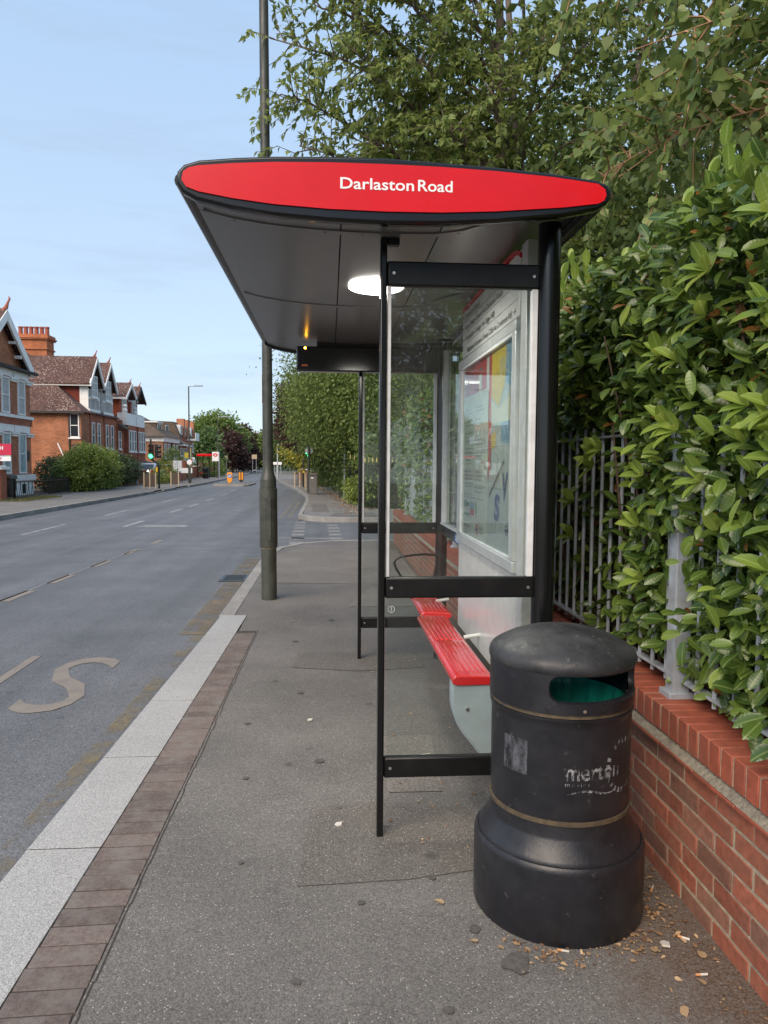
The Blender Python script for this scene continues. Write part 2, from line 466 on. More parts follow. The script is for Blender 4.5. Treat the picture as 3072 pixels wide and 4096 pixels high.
def leafmat(name, c1, c2, rough=0.45, transl=0.3, spec=0.4, bias=1.0, yellow=None, vein=None):
    m = bpy.data.materials.new(name); m.use_nodes = True
    nt = m.node_tree; nd = nt.nodes; lk = nt.links
    b = nd['Principled BSDF']; out = nd['Material Output']
    b.inputs['Roughness'].default_value = rough; b.inputs['Specular IOR Level'].default_value = spec
    geo = nd.new('ShaderNodeNewGeometry')
    oi = nd.new('ShaderNodeObjectInfo')
    ad = nd.new('ShaderNodeMath'); ad.operation = 'ADD'
    lk.new(geo.outputs['Random Per Island'], ad.inputs[0]); lk.new(oi.outputs['Random'], ad.inputs[1])
    fr = nd.new('ShaderNodeMath'); fr.operation = 'FRACT'; lk.new(ad.outputs[0], fr.inputs[0])
    pw = nd.new('ShaderNodeMath'); pw.operation = 'POWER'; pw.inputs[1].default_value = bias; lk.new(fr.outputs[0], pw.inputs[0])
    mx = nd.new('ShaderNodeMix'); mx.data_type = 'RGBA'
    lk.new(pw.outputs[0], mx.inputs['Factor']); mx.inputs['A'].default_value = (*c1, 1); mx.inputs['B'].default_value = (*c2, 1)
    cur = mx.outputs['Result']
    if yellow is not None:
        g = nd.new('ShaderNodeMath'); g.operation = 'GREATER_THAN'; g.inputs[1].default_value = 0.975
        m7 = nd.new('ShaderNodeMath'); m7.operation = 'MULTIPLY'; m7.inputs[1].default_value = 7.31; lk.new(fr.outputs[0], m7.inputs[0])
        f7 = nd.new('ShaderNodeMath'); f7.operation = 'FRACT'; lk.new(m7.outputs[0], f7.inputs[0]); lk.new(f7.outputs[0], g.inputs[0])
        m2 = nd.new('ShaderNodeMix'); m2.data_type = 'RGBA'
        lk.new(g.outputs[0], m2.inputs['Factor']); lk.new(cur, m2.inputs['A']); m2.inputs['B'].default_value = (*yellow, 1)
        cur = m2.outputs['Result']
    if vein is not None:
        uvn = nd.new('ShaderNodeUVMap'); uvn.uv_map = 'leaf'
        su = nd.new('ShaderNodeSeparateXYZ'); lk.new(uvn.outputs[0], su.inputs[0])
        d1 = nd.new('ShaderNodeMath'); d1.operation = 'SUBTRACT'; lk.new(su.outputs['X'], d1.inputs[0]); d1.inputs[1].default_value = .5
        d2 = nd.new('ShaderNodeMath'); d2.operation = 'ABSOLUTE'; lk.new(d1.outputs[0], d2.inputs[0])
        d3 = nd.new('ShaderNodeMapRange'); d3.inputs['From Min'].default_value = .075; d3.inputs['From Max'].default_value = .02; d3.inputs['To Max'].default_value = .75
        lk.new(d2.outputs[0], d3.inputs['Value'])
        m3 = nd.new('ShaderNodeMix'); m3.data_type = 'RGBA'
        lk.new(d3.outputs['Result'], m3.inputs['Factor']); lk.new(cur, m3.inputs['A']); m3.inputs['B'].default_value = (*vein, 1)
        cur = m3.outputs['Result']
        # faint side ribs raise the surface
        w = nd.new('ShaderNodeTexWave'); w.inputs['Scale'].default_value = 2.4; w.bands_direction = 'Y'; w.inputs['Distortion'].default_value = 1.5
        lk.new(uvn.outputs[0], w.inputs['Vector'])
        bn = nd.new('ShaderNodeBump'); bn.inputs['Strength'].default_value = .10; bn.inputs['Distance'].default_value = .003
        lk.new(w.outputs['Fac'], bn.inputs['Height']); lk.new(bn.outputs['Normal'], b.inputs['Normal'])
    lk.new(cur, b.inputs['Base Color'])
    tr = nd.new('ShaderNodeBsdfTranslucent')
    h = nd.new('ShaderNodeHueSaturation'); h.inputs['Hue'].default_value = 0.48; h.inputs['Value'].default_value = 1.5
    lk.new(cur, h.inputs['Color']); lk.new(h.outputs['Color'], tr.inputs['Color'])
    ms = nd.new('ShaderNodeMixShader'); ms.inputs['Fac'].default_value = transl
    lk.new(b.outputs[0], ms.inputs[1]); lk.new(tr.outputs[0], ms.inputs[2]); lk.new(ms.outputs[0], out.inputs['Surface'])
    return m

def glassmat(name, tint=(0.93, 0.96, 0.95), dirt=0.06, scratch=0.0, ior=1.5, rough=0.01):
    m = bpy.data.materials.new(name); m.use_nodes = True
    nt = m.node_tree; nd = nt.nodes; lk = nt.links
    nd.remove(nd['Principled BSDF']); out = nd['Material Output']
    tr = nd.new('ShaderNodeBsdfTransparent'); tr.inputs['Color'].default_value = (*tint, 1)
    gl = nd.new('ShaderNodeBsdfGlossy'); gl.inputs['Roughness'].default_value = rough
    fr = nd.new('ShaderNodeFresnel')
    gb = nd.new('ShaderNodeNewGeometry'); mi = nd.new('ShaderNodeMix'); mi.data_type = 'FLOAT'
    mi.inputs['A'].default_value = ior; mi.inputs['B'].default_value = 1.0 / ior
    lk.new(gb.outputs['Backfacing'], mi.inputs['Factor']); lk.new(mi.outputs['Result'], fr.inputs['IOR'])
    ms = nd.new('ShaderNodeMixShader'); lk.new(fr.outputs[0], ms.inputs['Fac']); lk.new(tr.outputs[0], ms.inputs[1]); lk.new(gl.outputs[0], ms.inputs[2])
    df = nd.new('ShaderNodeBsdfDiffuse'); df.inputs['Color'].default_value = (0.6, 0.6, 0.58, 1)
    geo = nd.new('ShaderNodeNewGeometry')
    n = nd.new('ShaderNodeTexNoise'); n.inputs['Scale'].default_value = 3.0; n.inputs['Detail'].default_value = 8; n.inputs['Roughness'].default_value = 0.7
    lk.new(geo.outputs['Position'], n.inputs['Vector'])
    mr = nd.new('ShaderNodeMapRange'); mr.inputs['From Min'].default_value = 0.35; mr.inputs['From Max'].default_value = 0.8
    mr.inputs['To Min'].default_value = dirt * 0.3; mr.inputs['To Max'].default_value = dirt * 2
    lk.new(n.outputs['Fac'], mr.inputs['Value'])
    fac = mr.outputs['Result']
    if scratch > 0:
        mp = nd.new('ShaderNodeMapping'); mp.inputs['Rotation'].default_value = (0.0, -0.9, 0.0); mp.inputs['Scale'].default_value = (2.5, 1, 160)
        lk.new(geo.outputs['Position'], mp.inputs['Vector'])
        # curved scratches: warp
        n2 = nd.new('ShaderNodeTexNoise'); n2.inputs['Scale'].default_value = 1.0; n2.inputs['Detail'].default_value = 3; n2.inputs['Distortion'].default_value = 0.8
        lk.new(mp.outputs['Vector'], n2.inputs['Vector'])
        r2 = nd.new('ShaderNodeMapRange'); r2.inputs['From Min'].default_value = 0.60; r2.inputs['From Max'].default_value = 0.70; r2.inputs['To Max'].default_value = scratch
        lk.new(n2.outputs['Fac'], r2.inputs['Value'])
        sx = nd.new('ShaderNodeSeparateXYZ'); lk.new(geo.outputs['Position'], sx.inputs[0])
        r3 = nd.new('ShaderNodeMapRange'); r3.inputs['From Min'].default_value = 1.5; r3.inputs['From Max'].default_value = 2.3
        lk.new(sx.outputs['Z'], r3.inputs['Value'])
        mu = nd.new('ShaderNodeMath'); mu.operation = 'MULTIPLY'; lk.new(r2.outputs['Result'], mu.inputs[0]); lk.new(r3.outputs['Result'], mu.inputs[1])
        ad = nd.new('ShaderNodeMath'); ad.operation = 'ADD'; lk.new(mu.outputs[0], ad.inputs[0]); lk.new(fac, ad.inputs[1]); fac = ad.outputs[0]
    m2 = nd.new('ShaderNodeMixShader'); lk.new(fac, m2.inputs['Fac']); lk.new(ms.outputs[0], m2.inputs[1]); lk.new(df.outputs[0], m2.inputs[2])
    lk.new(m2.outputs[0], out.inputs['Surface'])
    return m

def emit(name, color, strength):
    m = bpy.data.materials.new(name); m.use_nodes = True
    b = m.node_tree.nodes['Principled BSDF']
    b.inputs['Base Color'].default_value = (*[min(c, 0.8) for c in color], 1)
    b.inputs['Emission Color'].default_value = (*color, 1)
    b.inputs['Emission Strength'].default_value = strength
    return m

# ------------------------------------------------------------------ foliage
def _tmpl(kind):
    if kind == 'laurel':   # broad, glossy, folded along the midrib, tip bent down
        v = [(0,0,0),(0,.22,-.005),(0,.45,.0),(0,.68,-.015),(0,.88,-.055),(0,1,-.105),
             (-.30,.16,.045),(-.47,.40,.07),(-.49,.64,.055),(-.30,.87,-.005),(.30,.16,.045),(.47,.40,.07),(.49,.64,.055),(.30,.87,-.005)]
        f = [(0,1,6),(1,2,7,6),(2,3,8,7),(3,4,9,8),(4,5,9),(0,10,1),(1,10,11,2),(2,11,12,3),(3,12,13,4),(4,13,5)]
    elif kind == 'lance':  # narrow, drooping
        v = [(0,0,0),(0,.5,.0),(0,1,-.16),(-.5,.38,.06),(.5,.38,.06)]
        f = [(0,1,3),(1,2,3),(0,4,1),(1,4,2)]
    elif kind == 'ovate':  # heart shaped with a drawn-out tip
        v = [(0,0,0),(0,.45,-.01),(0,1,-.1),(-.42,.14,.03),(-.46,.45,.05),(.42,.14,.03),(.46,.45,.05)]
        f = [(0,1,4,3),(1,2,4),(0,5,6,1),(1,6,2)]
    else:                  # kite, two triangles
        v = [(0,0,0),(0,1,0),(-.5,.45,.12),(.5,.45,.12)]
        f = [(0,1,2),(0,3,1)]
    return np.array(v, float), f

def leaves_mesh(name, P, D, U, L, W, kind, org):
    """P base points, D tip directions, U rough normals, L lengths, W width ratio"""
    tv, tf = _tmpl(kind)
    n = len(P); k = len(tv)
    D = D / np.maximum(np.linalg.norm(D, axis=1, keepdims=True), 1e-6)
    X = np.cross(D, U); X /= np.maximum(np.linalg.norm(X, axis=1, keepdims=True), 1e-6)
    Z = np.cross(X, D)
    L = np.asarray(L)[:, None, None]
    V = P[:, None, :] + L * (X[:, None, :] * (tv[None, :, 0:1] * W) + D[:, None, :] * tv[None, :, 1:2] + Z[:, None, :] * tv[None, :, 2:3])
    V = (V - np.array(org)).reshape(-1, 3)
    lt = np.array([len(f) for f in tf]); li = np.concatenate([np.array(f) for f in tf])
    loops = (li[None, :] + (np.arange(n) * k)[:, None]).ravel()
    tot = np.tile(lt, n); start = np.concatenate([[0], np.cumsum(tot)[:-1]])
    me = bpy.data.meshes.new(name)
    me.vertices.add(len(V)); me.vertices.foreach_set('co', V.astype(np.float32).ravel())
    me.loops.add(len(loops)); me.loops.foreach_set('vertex_index', loops.astype(np.int32))
    me.polygons.add(len(tot)); me.polygons.foreach_set('loop_start', start.astype(np.int32))
    me.update(calc_edges=True)
    if kind == 'laurel':
        uv = me.uv_layers.new(name='leaf')
        t2 = np.stack([tv[:, 0] + .5, tv[:, 1]], 1)[li]
        uv.data.foreach_set('uv', np.tile(t2, (n, 1)).astype(np.float32).ravel())
        me.polygons.foreach_set('use_smooth', [True] * len(me.polygons))
    return me

def foliage(name, m, parent, P, D, U, L, W=0.45, kind='kite', stuff=True):
    me = leaves_mesh(name, P, D, U, L, W, kind, tuple(wloc(parent)) if parent else (0, 0, 0))
    me.materials.append(m)
    o = bpy.data.objects.new(name, me); COL.objects.link(o)
    if parent: o.parent = parent
    if stuff: o['kind'] = 'stuff'
    return o

def rdir(n):
    d = rng.normal(size=(n, 3)); return d / np.linalg.norm(d, axis=1, keepdims=True)

def crown_points(blobs, n, twig=30, spread=0.35, shell=0.55):
    """leaves gathered on twigs scattered through ellipsoids"""
    vol = np.array([b[3]*b[4]*b[5] for b in blobs]) ** 0.75
    cnt = np.maximum((vol / vol.sum() * n / twig).astype(int), 3)
    Ps = []; Ds = []
    for b, c in zip(blobs, cnt):
        d = rdir(c); r = (shell + (1 - shell) * rng.random(c) ** 0.6)[:, None] * (1 + 0.12 * np.clip(rng.normal(size=(c, 1)), -2, 1.3))
        ctr = np.array(b[:3]) + d * r * np.array(b[3:6])
        out = d
        s = spread * (0.6 + 0.8 * rng.random((c, 1, 1)))
        off = np.clip(rng.normal(size=(c, twig, 3)), -1.7, 1.7) * s * np.array([1, 1, 0.7])
        off += out[:, None, :] * rng.random((c, twig, 1)) * spread
        Ps.append((ctr[:, None, :] + off).reshape(-1, 3))
        Ds.append((out[:, None, :] * 0.6 + rng.normal(size=(c, twig, 3)) * 0.7 + np.array([0, 0, -0.35])).reshape(-1, 3))
    P = np.concatenate(Ps); D = np.concatenate(Ds)
    U = rng.normal(size=P.shape) * 0.6 + np.array([0, 0, 1.0])
    return P, D, U

def bush(name, label, cat, blobs, m, n, size, kind='kite', W=0.55, twig=30, spread=0.18, shell=0.6, group=None, zmin=0.0, stems=None):
    c = blobs[0]
    t = thing(name, label, cat, (c[0], c[1], zmin), group)
    P, D, U = crown_points(blobs, n, twig, spread, shell)
    k = P[:, 2] > zmin + 0.03
    P, D, U = P[k], D[k], U[k]
    foliage('foliage', m, t, P, D, U, size * (0.7 + 0.6 * rng.random(len(P))), W, kind)
    for i in range(5):
        mb = MB()
        b = blobs[i % len(blobs)]
        x, y = b[0] + random.uniform(-.3, .3) * b[3], b[1] + random.uniform(-.3, .3) * b[4]
        mb.tube([(x, y, zmin), (x + random.uniform(-.2, .2), y + random.uniform(-.2, .2), b[2]), (x + random.uniform(-.5, .5)*b[3], y + random.uniform(-.5, .5)*b[4], b[2] + 0.5*b[5])], [0.03, 0.02, 0.008], 5)
        mb.build('stem', M['bark'], t)
    return t

def tree(name, label, base, blobs, m, n, size, trunk_r=0.25, kind='kite', W=0.5, twig=40, spread=0.5, shell=0.5, group=None, bark=None, limbs=9, trunk_top=None):
    t = thing(name, label, 'tree', base, group)
    P, D, U = crown_points(blobs, n, twig, spread, shell)
    k = P[:, 2] > base[2] + 0.25
    foliage('crown', m, t, P[k], D[k], U[k], size * (0.7 + 0.6 * rng.random(int(k.sum()))), W, kind)
    zt = trunk_top or (min(b[2] for b in blobs))
    mb = MB()
    bx, by, bz = base
    mb.tube([(bx, by, bz - .1), (bx + .03, by, bz + .4), (bx + random.uniform(-.15, .15), by + random.uniform(-.15, .15), (bz + zt)/2), (bx + random.uniform(-.2, .2), by, zt)],
            [trunk_r*1.35, trunk_r, trunk_r*.85, trunk_r*.6], 10)
    mb.build('trunk', bark or M['bark'], t)
    mb = MB()
    for i in range(limbs):
        b = blobs[i % len(blobs)]
        d = rdir(1)[0]
        e = np.array(b[:3]) + d * np.array(b[3:6]) * 0.8
        s = np.array([bx, by, zt - random.uniform(0, .35) * (zt - bz)])
        mid = (s + e) / 2 + np.array([0, 0, 0.15 * np.linalg.norm(e - s)])
        mb.tube([s, mid, e], [trunk_r*.45, trunk_r*.25, trunk_r*.07], 6)
    mb.build('limb', bark or M['bark'], t)
    return t

M = {}
M['bark'] = mat('bark', (0.10, 0.075, 0.055), 0.9, var=0.4, vscale=12, bump=0.6, bscale=30)
# ------------------------------------------------------------------ materials
M['pave'] = asphalt('pavement_asphalt', (0.089, 0.084, 0.078), (0.174, 0.166, 0.155), speck=0.09, speck_col=(0.42, 0.40, 0.37), fine=190, blotch=0.22, dirt_x=0.85, bumpk=0.35)
M['pave_far'] = asphalt('pavement_worn', (0.11, 0.104, 0.096), (0.225, 0.215, 0.20), speck=0.03, fine=120, blotch=0.22)
M['patch'] = asphalt('pavement_patch', (0.10, 0.092, 0.083), (0.225, 0.212, 0.192), speck=0.03, fine=170, blotch=0.2)
M['patch_dark'] = asphalt('pavement_patch_dark', (0.082, 0.075, 0.067), (0.160, 0.149, 0.134), speck=0.09, speck_col=(0.42, 0.40, 0.37), fine=170, blotch=0.25)
M['road'] = asphalt('road_asphalt', (0.082, 0.085, 0.090), (0.142, 0.146, 0.153), speck=0.03, speck_col=(0.3, 0.3, 0.29), fine=95, blotch=0.16, rough=0.66, bumpk=0.4, streak=0.22)
M['granite'] = asphalt('granite_kerb', (0.235, 0.237, 0.235), (0.42, 0.42, 0.412), speck=0.06, speck_col=(0.6, 0.6, 0.6), fine=230, blotch=0.10, bumpk=0.3)
M['old_kerb'] = asphalt('old_kerb', (0.16, 0.155, 0.145), (0.33, 0.32, 0.30), speck=0.04, fine=140, blotch=0.25, bumpk=0.4)
M['paver'] = mat('paver_brick', (0.135, 0.106, 0.094), 0.9, var=0.3, vscale=60, bump=0.5, bscale=220, rnd=0.22, dirt=(0.185, 0.168, 0.152), dscale=9, damt=0.8)
M['joint'] = mat('joint_sand', (0.045, 0.038, 0.033), 0.95, var=0.3, vscale=80, bump=0.4, bscale=200)
M['cream'] = mat('worn_cream_paint', (0.225, 0.195, 0.165), 0.8, var=0.12, vscale=14, dirt=(0.13, 0.125, 0.12), dscale=7, damt=0.6, bump=0.2, bscale=150)
M['white_paint'] = mat('worn_white_paint', (0.40, 0.40, 0.39), 0.8, var=0.25, vscale=30, dirt=(0.13, 0.13, 0.13), dscale=6, damt=0.8)
M['yellow_line_'] = mat('worn_yellow_paint', (0.25, 0.185, 0.085), 0.85, var=0.3, vscale=30, dirt=(0.125, 0.122, 0.118), dscale=5, damt=1.0)
M['tar'] = mat('pale_seam', (0.22, 0.22, 0.22), 0.8, var=0.3, vscale=20)
M['brick_red'] = mat('red_facing_brick', (0.29, 0.088, 0.050), 0.85, var=0.28, vscale=30, bump=0.35, bscale=150, rnd=0.20, dirt=(0.22, 0.125, 0.085), dscale=8, damt=0.4)
M['brick_brown'] = mat('brown_facing_brick', (0.22, 0.095, 0.062), 0.88, var=0.28, vscale=30, bump=0.35, bscale=150, rnd=0.25, dirt=(0.20, 0.12, 0.085), dscale=7, damt=0.4)
M['brick_smooth'] = mat('smooth_red_brick', (0.285, 0.070, 0.038), 0.72, var=0.22, vscale=22, bump=0.2, bscale=120, rnd=0.14, dirt=(0.12, 0.075, 0.05), dscale=5, damt=0.4)
M['fillet'] = mat('weathered_mortar', (0.225, 0.20, 0.155), 0.95, var=0.35, vscale=50, bump=0.9, bscale=90, dirt=(0.14, 0.125, 0.10), dscale=12, damt=0.6)
M['mortar'] = mat('mortar', (0.40, 0.335, 0.24), 0.95, var=0.3, vscale=40, bump=0.5, bscale=140, dirt=(0.24, 0.20, 0.15), dscale=6, damt=0.6)
M['galv'] = mat('galvanised_steel', (0.36, 0.40, 0.45), 0.5, metal=0.0, var=0.2, vscale=14, bump=0.1, bscale=60, dirt=(0.19, 0.17, 0.14), dscale=9, damt=0.5)
M['black_metal'] = mat('black_gloss_metal', (0.006, 0.006, 0.0065), 0.17, spec=0.45)
M['black_satin'] = mat('black_satin_metal', (0.007, 0.007, 0.0075), 0.36, spec=0.3, dirt=(0.022, 0.021, 0.02), dscale=11, damt=0.3)
M['white_frame'] = mat('pale_grey_frame', (0.62, 0.63, 0.64), 0.45, var=0.1, vscale=12, dirt=(0.35, 0.34, 0.32), dscale=16, damt=0.25)
M['screw'] = mat('steel_screw', (0.6, 0.58, 0.55), 0.3, metal=0.9)
M['dark_void'] = mat('dark_plastic', (0.006, 0.006, 0.006), 0.8)

# ------------------------------------------------------------------ plan of the street
def interp(tab, y):
    ys = [p[0] for p in tab]; xs = [p[1] for p in tab]
    return float(np.interp(y, ys, xs))
LK = [(-10, -9.6), (22, -9.6), (45, -9.68), (60, -9.85), (77, -10.55), (120, -12.6), (161, -15.2), (260, -27), (420, -55)]
RK = [(-10, -1.25), (23.3, -0.98), (32, -1.02), (38.2, -1.23), (49, -2.31), (66.7, -4.5), (90, -6.4), (130, -9.8), (260, -21.5), (420, -49)]
YS = [-8, 0, 10, 16, 22, 26, 30, 34, 38, 42, 46, 50, 55, 60, 66, 72, 80, 90, 100, 115, 130, 150, 175, 205, 240, 280, 330, 420]
ZR = -0.14

def strip(xa, xb, ys, z):
    mb = MB()
    for a, b in zip(ys[:-1], ys[1:]):
        mb.quad((xa(a), a, z), (xb(a), a, z), (xb(b), b, z), (xa(b), b, z))
    return mb

g = MB().quad((-900, -60, -0.20), (900, -60, -0.20), (900, 1600, -0.20), (-900, 1600, -0.20))
M['ground'] = mat('rough_ground', (0.06, 0.07, 0.035), 0.95, var=0.4, vscale=0.4)
structure(g.build('ground', M['ground'], smooth=False))

road = strip(lambda y: interp(LK, y) - 0.3, lambda y: interp(RK, y) + 0.35 if y > 22 else -0.9, YS, ZR)
road.quad((-0.9, 10.0, ZR), (34, 15.2, ZR), (34, 22.6, ZR), (-0.9, 22.6, ZR))
o = structure(road.build('road', M['road'], smooth=False, merge=True))

# near pavement: asphalt between brick strip / kerb and the wall
kin = [(-0.775, -3.0), (-0.690, 7.05), (-0.86, 7.06), (-0.86, 7.77), (-0.985, 7.775), (-1.0, 12.25), (-0.97, 13.13), (-0.83, 14.05), (-0.46, 14.82), (0.1, 15.26), (0.7, 15.37), (3.0, 15.45), (3.0, -3.0)]
p = MB(); p.prism([(x, y) for x, y in kin], 'z', -0.19, 0.0)
structure(p.build('pavement', M['pave'], smooth=False))

# paler and darker repairs laid in the near pavement
def patch(name, pts, m, z=0.004):
    return structure(MB().quad(*[(x, y, z) for x, y in pts]).build(name, m, smooth=False))
patch('pavement_patch', [(-0.95, 9.9), (1.24, 9.7), (1.24, 13.6), (-0.6, 13.9), (-0.9, 12.9)], M['patch'])
patch('pavement_patch', [(0.2, 8.2), (1.24, 8.2), (1.24, 9.4), (0.55, 9.5)], M['patch'])
patch('pavement_patch', [(-0.30, 5.75), (0.22, 5.62), (0.75, 5.70), (0.74, 6.18), (-0.26, 6.22)], M['patch_dark'])
patch('pavement_patch', [(-0.12, 2.72), (0.30, 2.74), (0.62, 2.80), (0.66, 3.32), (0.25, 3.40), (-0.08, 3.36)], M['patch_dark'])
patch('pavement_patch', [(0.29, 3.5), (0.56, 3.5), (0.60, 4.25), (0.30, 4.25)], M['patch'])
# fine crack along the brick strip
cr = MB()
for i in range(40):
    y0 = 1.7 + i * 0.135
    x0 = -0.775 + (y0 + 3.0) * 0.00846 + 0.012 + random.uniform(-.005, .004)
    cr.quad((x0, y0, 0.0022), (x0 + .005, y0, 0.0022), (x0 + .005, y0 + .138, 0.0022), (x0, y0 + .138, 0.0022))
structure(cr.build('pavement_crack', M['joint'], smooth=False))

# raised bus-stop kerb of pale granite, one object per stone
kerb = thing('kerb', None, None, (-1.1, 4.5, 0))
kerb['kind'] = 'structure'
ko = lambda y: -1.243 + (y - 2.82) * 0.0234
ki = lambda y: -0.958 + (y - 2.15) * 0.0172
MB().prism([(ko(1.0) + .012, 1.0), (ki(1.0), 1.0), (ki(7.76), 7.76), (ko(7.76) + .012, 7.76)], 'z', -.15, .0042).build('joint_bed', M['joint'], kerb)
js = [1.05, 2.07, 3.05, 4.01, 4.97, 5.95, 6.96, 7.77]
for a, b in zip(js[:-1], js[1:]):
    s = MB(); e = 0.0022
    s.prism([(ko(a), a + 2*e), (ki(a), a + 2*e), (ki(b), b - 2*e), (ko(b), b - 2*e)], 'z', -0.19, 0.006)
    ob = s.build('kerb_stone', M['granite'], kerb, bevel=0.0018, seg=1)
# old narrower kerb running on to the corner and round it
kl = [(-1.15, 7.78), (-1.148, 8.7), (-1.145, 9.6), (-1.142, 10.5), (-1.14, 11.4), (-1.138, 12.25), (-1.114, 13.13), (-0.981, 14.146), (-0.574, 14.974), (0.081, 15.425), (0.665, 15.517), (1.6, 15.55), (2.6, 15.58)]
kin2 = [(-0.99, 7.78), (-0.99, 8.7), (-0.99, 9.6), (-0.99, 10.5), (-0.99, 11.4), (-1.0, 12.25), (-0.975, 13.1), (-0.86, 14.05), (-0.49, 14.84), (0.1, 15.27), (0.68, 15.37), (1.6, 15.40), (2.6, 15.43)]
for i in range(len(kl) - 1):
    s = MB(); s.prism([kl[i], kin2[i], kin2[i+1], kl[i+1]], 'z', -0.19, 0.004)
    s.build('kerb_stone', M['old_kerb'], kerb, bevel=0.008)

# brick strip: bricks laid crosswise behind the kerb
bs = thing('brick_strip', None, None, (-0.8, 4.4, 0)); bs['kind'] = 'structure'
MB().prism([(ki(-1), 0.6), (-0.745, 0.6), (-0.692, 7.05), (ki(7.05), 7.05)], 'z', -0.18, 0.0005).build('joint_bed', M['joint'], bs)
bm_ = {}
y = 1.42
while y < 6.95:
    w = (-0.775 + (y + 3.0) * 0.00846) - ki(y) - 0.006
    key = round(w, 3)
    if key not in bm_:
        me = MB().box(-key/2, key/2, -0.0495, 0.0495, -0.05, 0.0).mesh('paver', bevel=0.0018, seg=1)
        me.materials.append(M['paver']); bm_[key] = me
    put('brick', bm_[key], None, bs, (ki(y) + 0.003 + w/2, y, 0.0035 + random.uniform(-.001, .0015)), (random.uniform(-.006, .006), random.uniform(-.006, .006), random.uniform(-.012, .012) + 0.02))
    y += 0.1055

# far pavement beyond the side road, following the bend
fk = [(2.6, 22.0), (1.224, 21.95), (0.456, 21.9), (-0.16, 21.92), (-0.65, 22.45), (-0.93, 23.3)]
ysf = [23.3, 26, 29, 32, 35, 38, 41, 45, 49, 54, 60, 66.7, 75, 85, 100, 120, 150]
far = MB()
edge = [(interp(RK, y), y) for y in ysf]
poly = [(12.0, 22.3), (2.6, 22.15), (1.224, 22.1), (0.456, 22.05), (-0.12, 22.07), (-0.55, 22.56), (-0.83, 23.3)] + [(x + 0.13, y) for x, y in edge[1:]] + [(edge[-1][0] + 14, 150)] + [(interp(RK, y) + 6.5, y) for y in (100, 66, 49, 38)] + [(12.0, 30)]
far.prism(poly, 'z', -0.19, -0.004)
structure(far.build('pavement', M['pave_far'], smooth=False))
fc = thing('kerb', None, None, (-1, 24, 0)); fc['kind'] = 'structure'
pts_o = [(12.0, 22.15)] + fk[:5] + edge
pts_i = [(12.0, 22.30), (2.6, 22.15), (1.224, 22.1), (0.456, 22.05), (-0.12, 22.07), (-0.55, 22.56)] + [(x + 0.13, y) for x, y in edge]
for i in range(len(pts_o) - 1):
    MB().prism([pts_o[i], pts_i[i], pts_i[i+1], pts_o[i+1]], 'z', -0.19, 0.002).build('kerb_stone', M['old_kerb'], fc, bevel=0.008)
patch('pavement_patch', [(0.0, 22.4), (1.6, 22.4), (1.4, 24.2), (0.2, 24.0)], M['patch_dark'], 0.001)
patch('pavement_patch', [(-0.55, 24.5), (0.0, 24.4), (-0.15, 29.5), (-0.75, 29.5)], M['patch_dark'], 0.001)
patch('pavement_patch', [(0.1, 25.0), (0.75, 25.0), (0.4, 30.0), (-0.05, 30.0)], M['patch'], 0.001)

# left pavement with its kerb
lp = strip(lambda y: interp(LK, y) - 4.0, lambda y: interp(LK, y) - 0.12, YS, 0.0)
structure(lp.build('pavement', M['pave_far'], smooth=False, merge=True))
lk_ = thing('kerb', None, None, (-9.6, 30, 0)); lk_['kind'] = 'structure'
yy = 19.0
while yy < 120:
    step = 1.2 if yy < 60 else 4.0
    drop = -0.085 if (41 < yy < 43.5 or 47 < yy < 52.5) else 0.0
    a, b = yy + .006, yy + step - .006
    MB().prism([(interp(LK, a), a), (interp(LK, a) - .13, a), (interp(LK, b) - .13, b), (interp(LK, b), b)], 'z', -0.19, 0.006 + drop).build('kerb_stone', M['old_kerb'], lk_)
    yy += step
gardens = strip(lambda y: interp(LK, y) - 24.0, lambda y: interp(LK, y) - 4.0, YS, -0.02)
M['garden'] = mat('garden_earth', (0.11, 0.095, 0.07), 0.95, var=0.5, vscale=1.5)
structure(gardens.build('front_garden_ground', M['garden'], smooth=False, merge=True))

# ---- painted markings
def marks(name, quads, m, z=ZR + 0.004):
    mb = MB()
    for q in quads: mb.quad(*[(x, y, z) for x, y in q])
    return structure(mb.build(name, m, smooth=False))
# bus cage: broken line and lettering (read by drivers coming towards us)
cage = []
for i in range(-4, 5):
    y0 = 9.35 + i * 1.25 * 1.0 if i < 0 else [9.4, 10.8, 12.5, 14.2, 16.0][min(i, 4)]
    if i > 4: break
    x0 = -4.03 + (y0 - 9.4) * 0.04
    cage.append([(x0 - .07, y0), (x0 + .07, y0), (x0 + .10, y0 + .8), (x0 - .04, y0 + .8)])
marks('bus_cage_line', cage, M['cream'])
let = MB()
def place_letter(ch, xc, y0, w, h):
    vs, fs = text_geo(ch, bold=-0.004, width=w, height=h)
    let.add([(xc + w/2 - x, y0 + h - yv, ZR + 0.004) for x, yv in vs], fs)
place_letter('S', -2.05, 5.18, 0.47, 1.48)
place_letter('T', -2.605, 5.18, 0.50, 1.55)
place_letter('O', -3.2, 5.18, 0.52, 1.5)
place_letter('P', -3.77, 5.18, 0.45, 1.5)
structure(let.build('bus_stop_lettering', M['cream'], smooth=False))
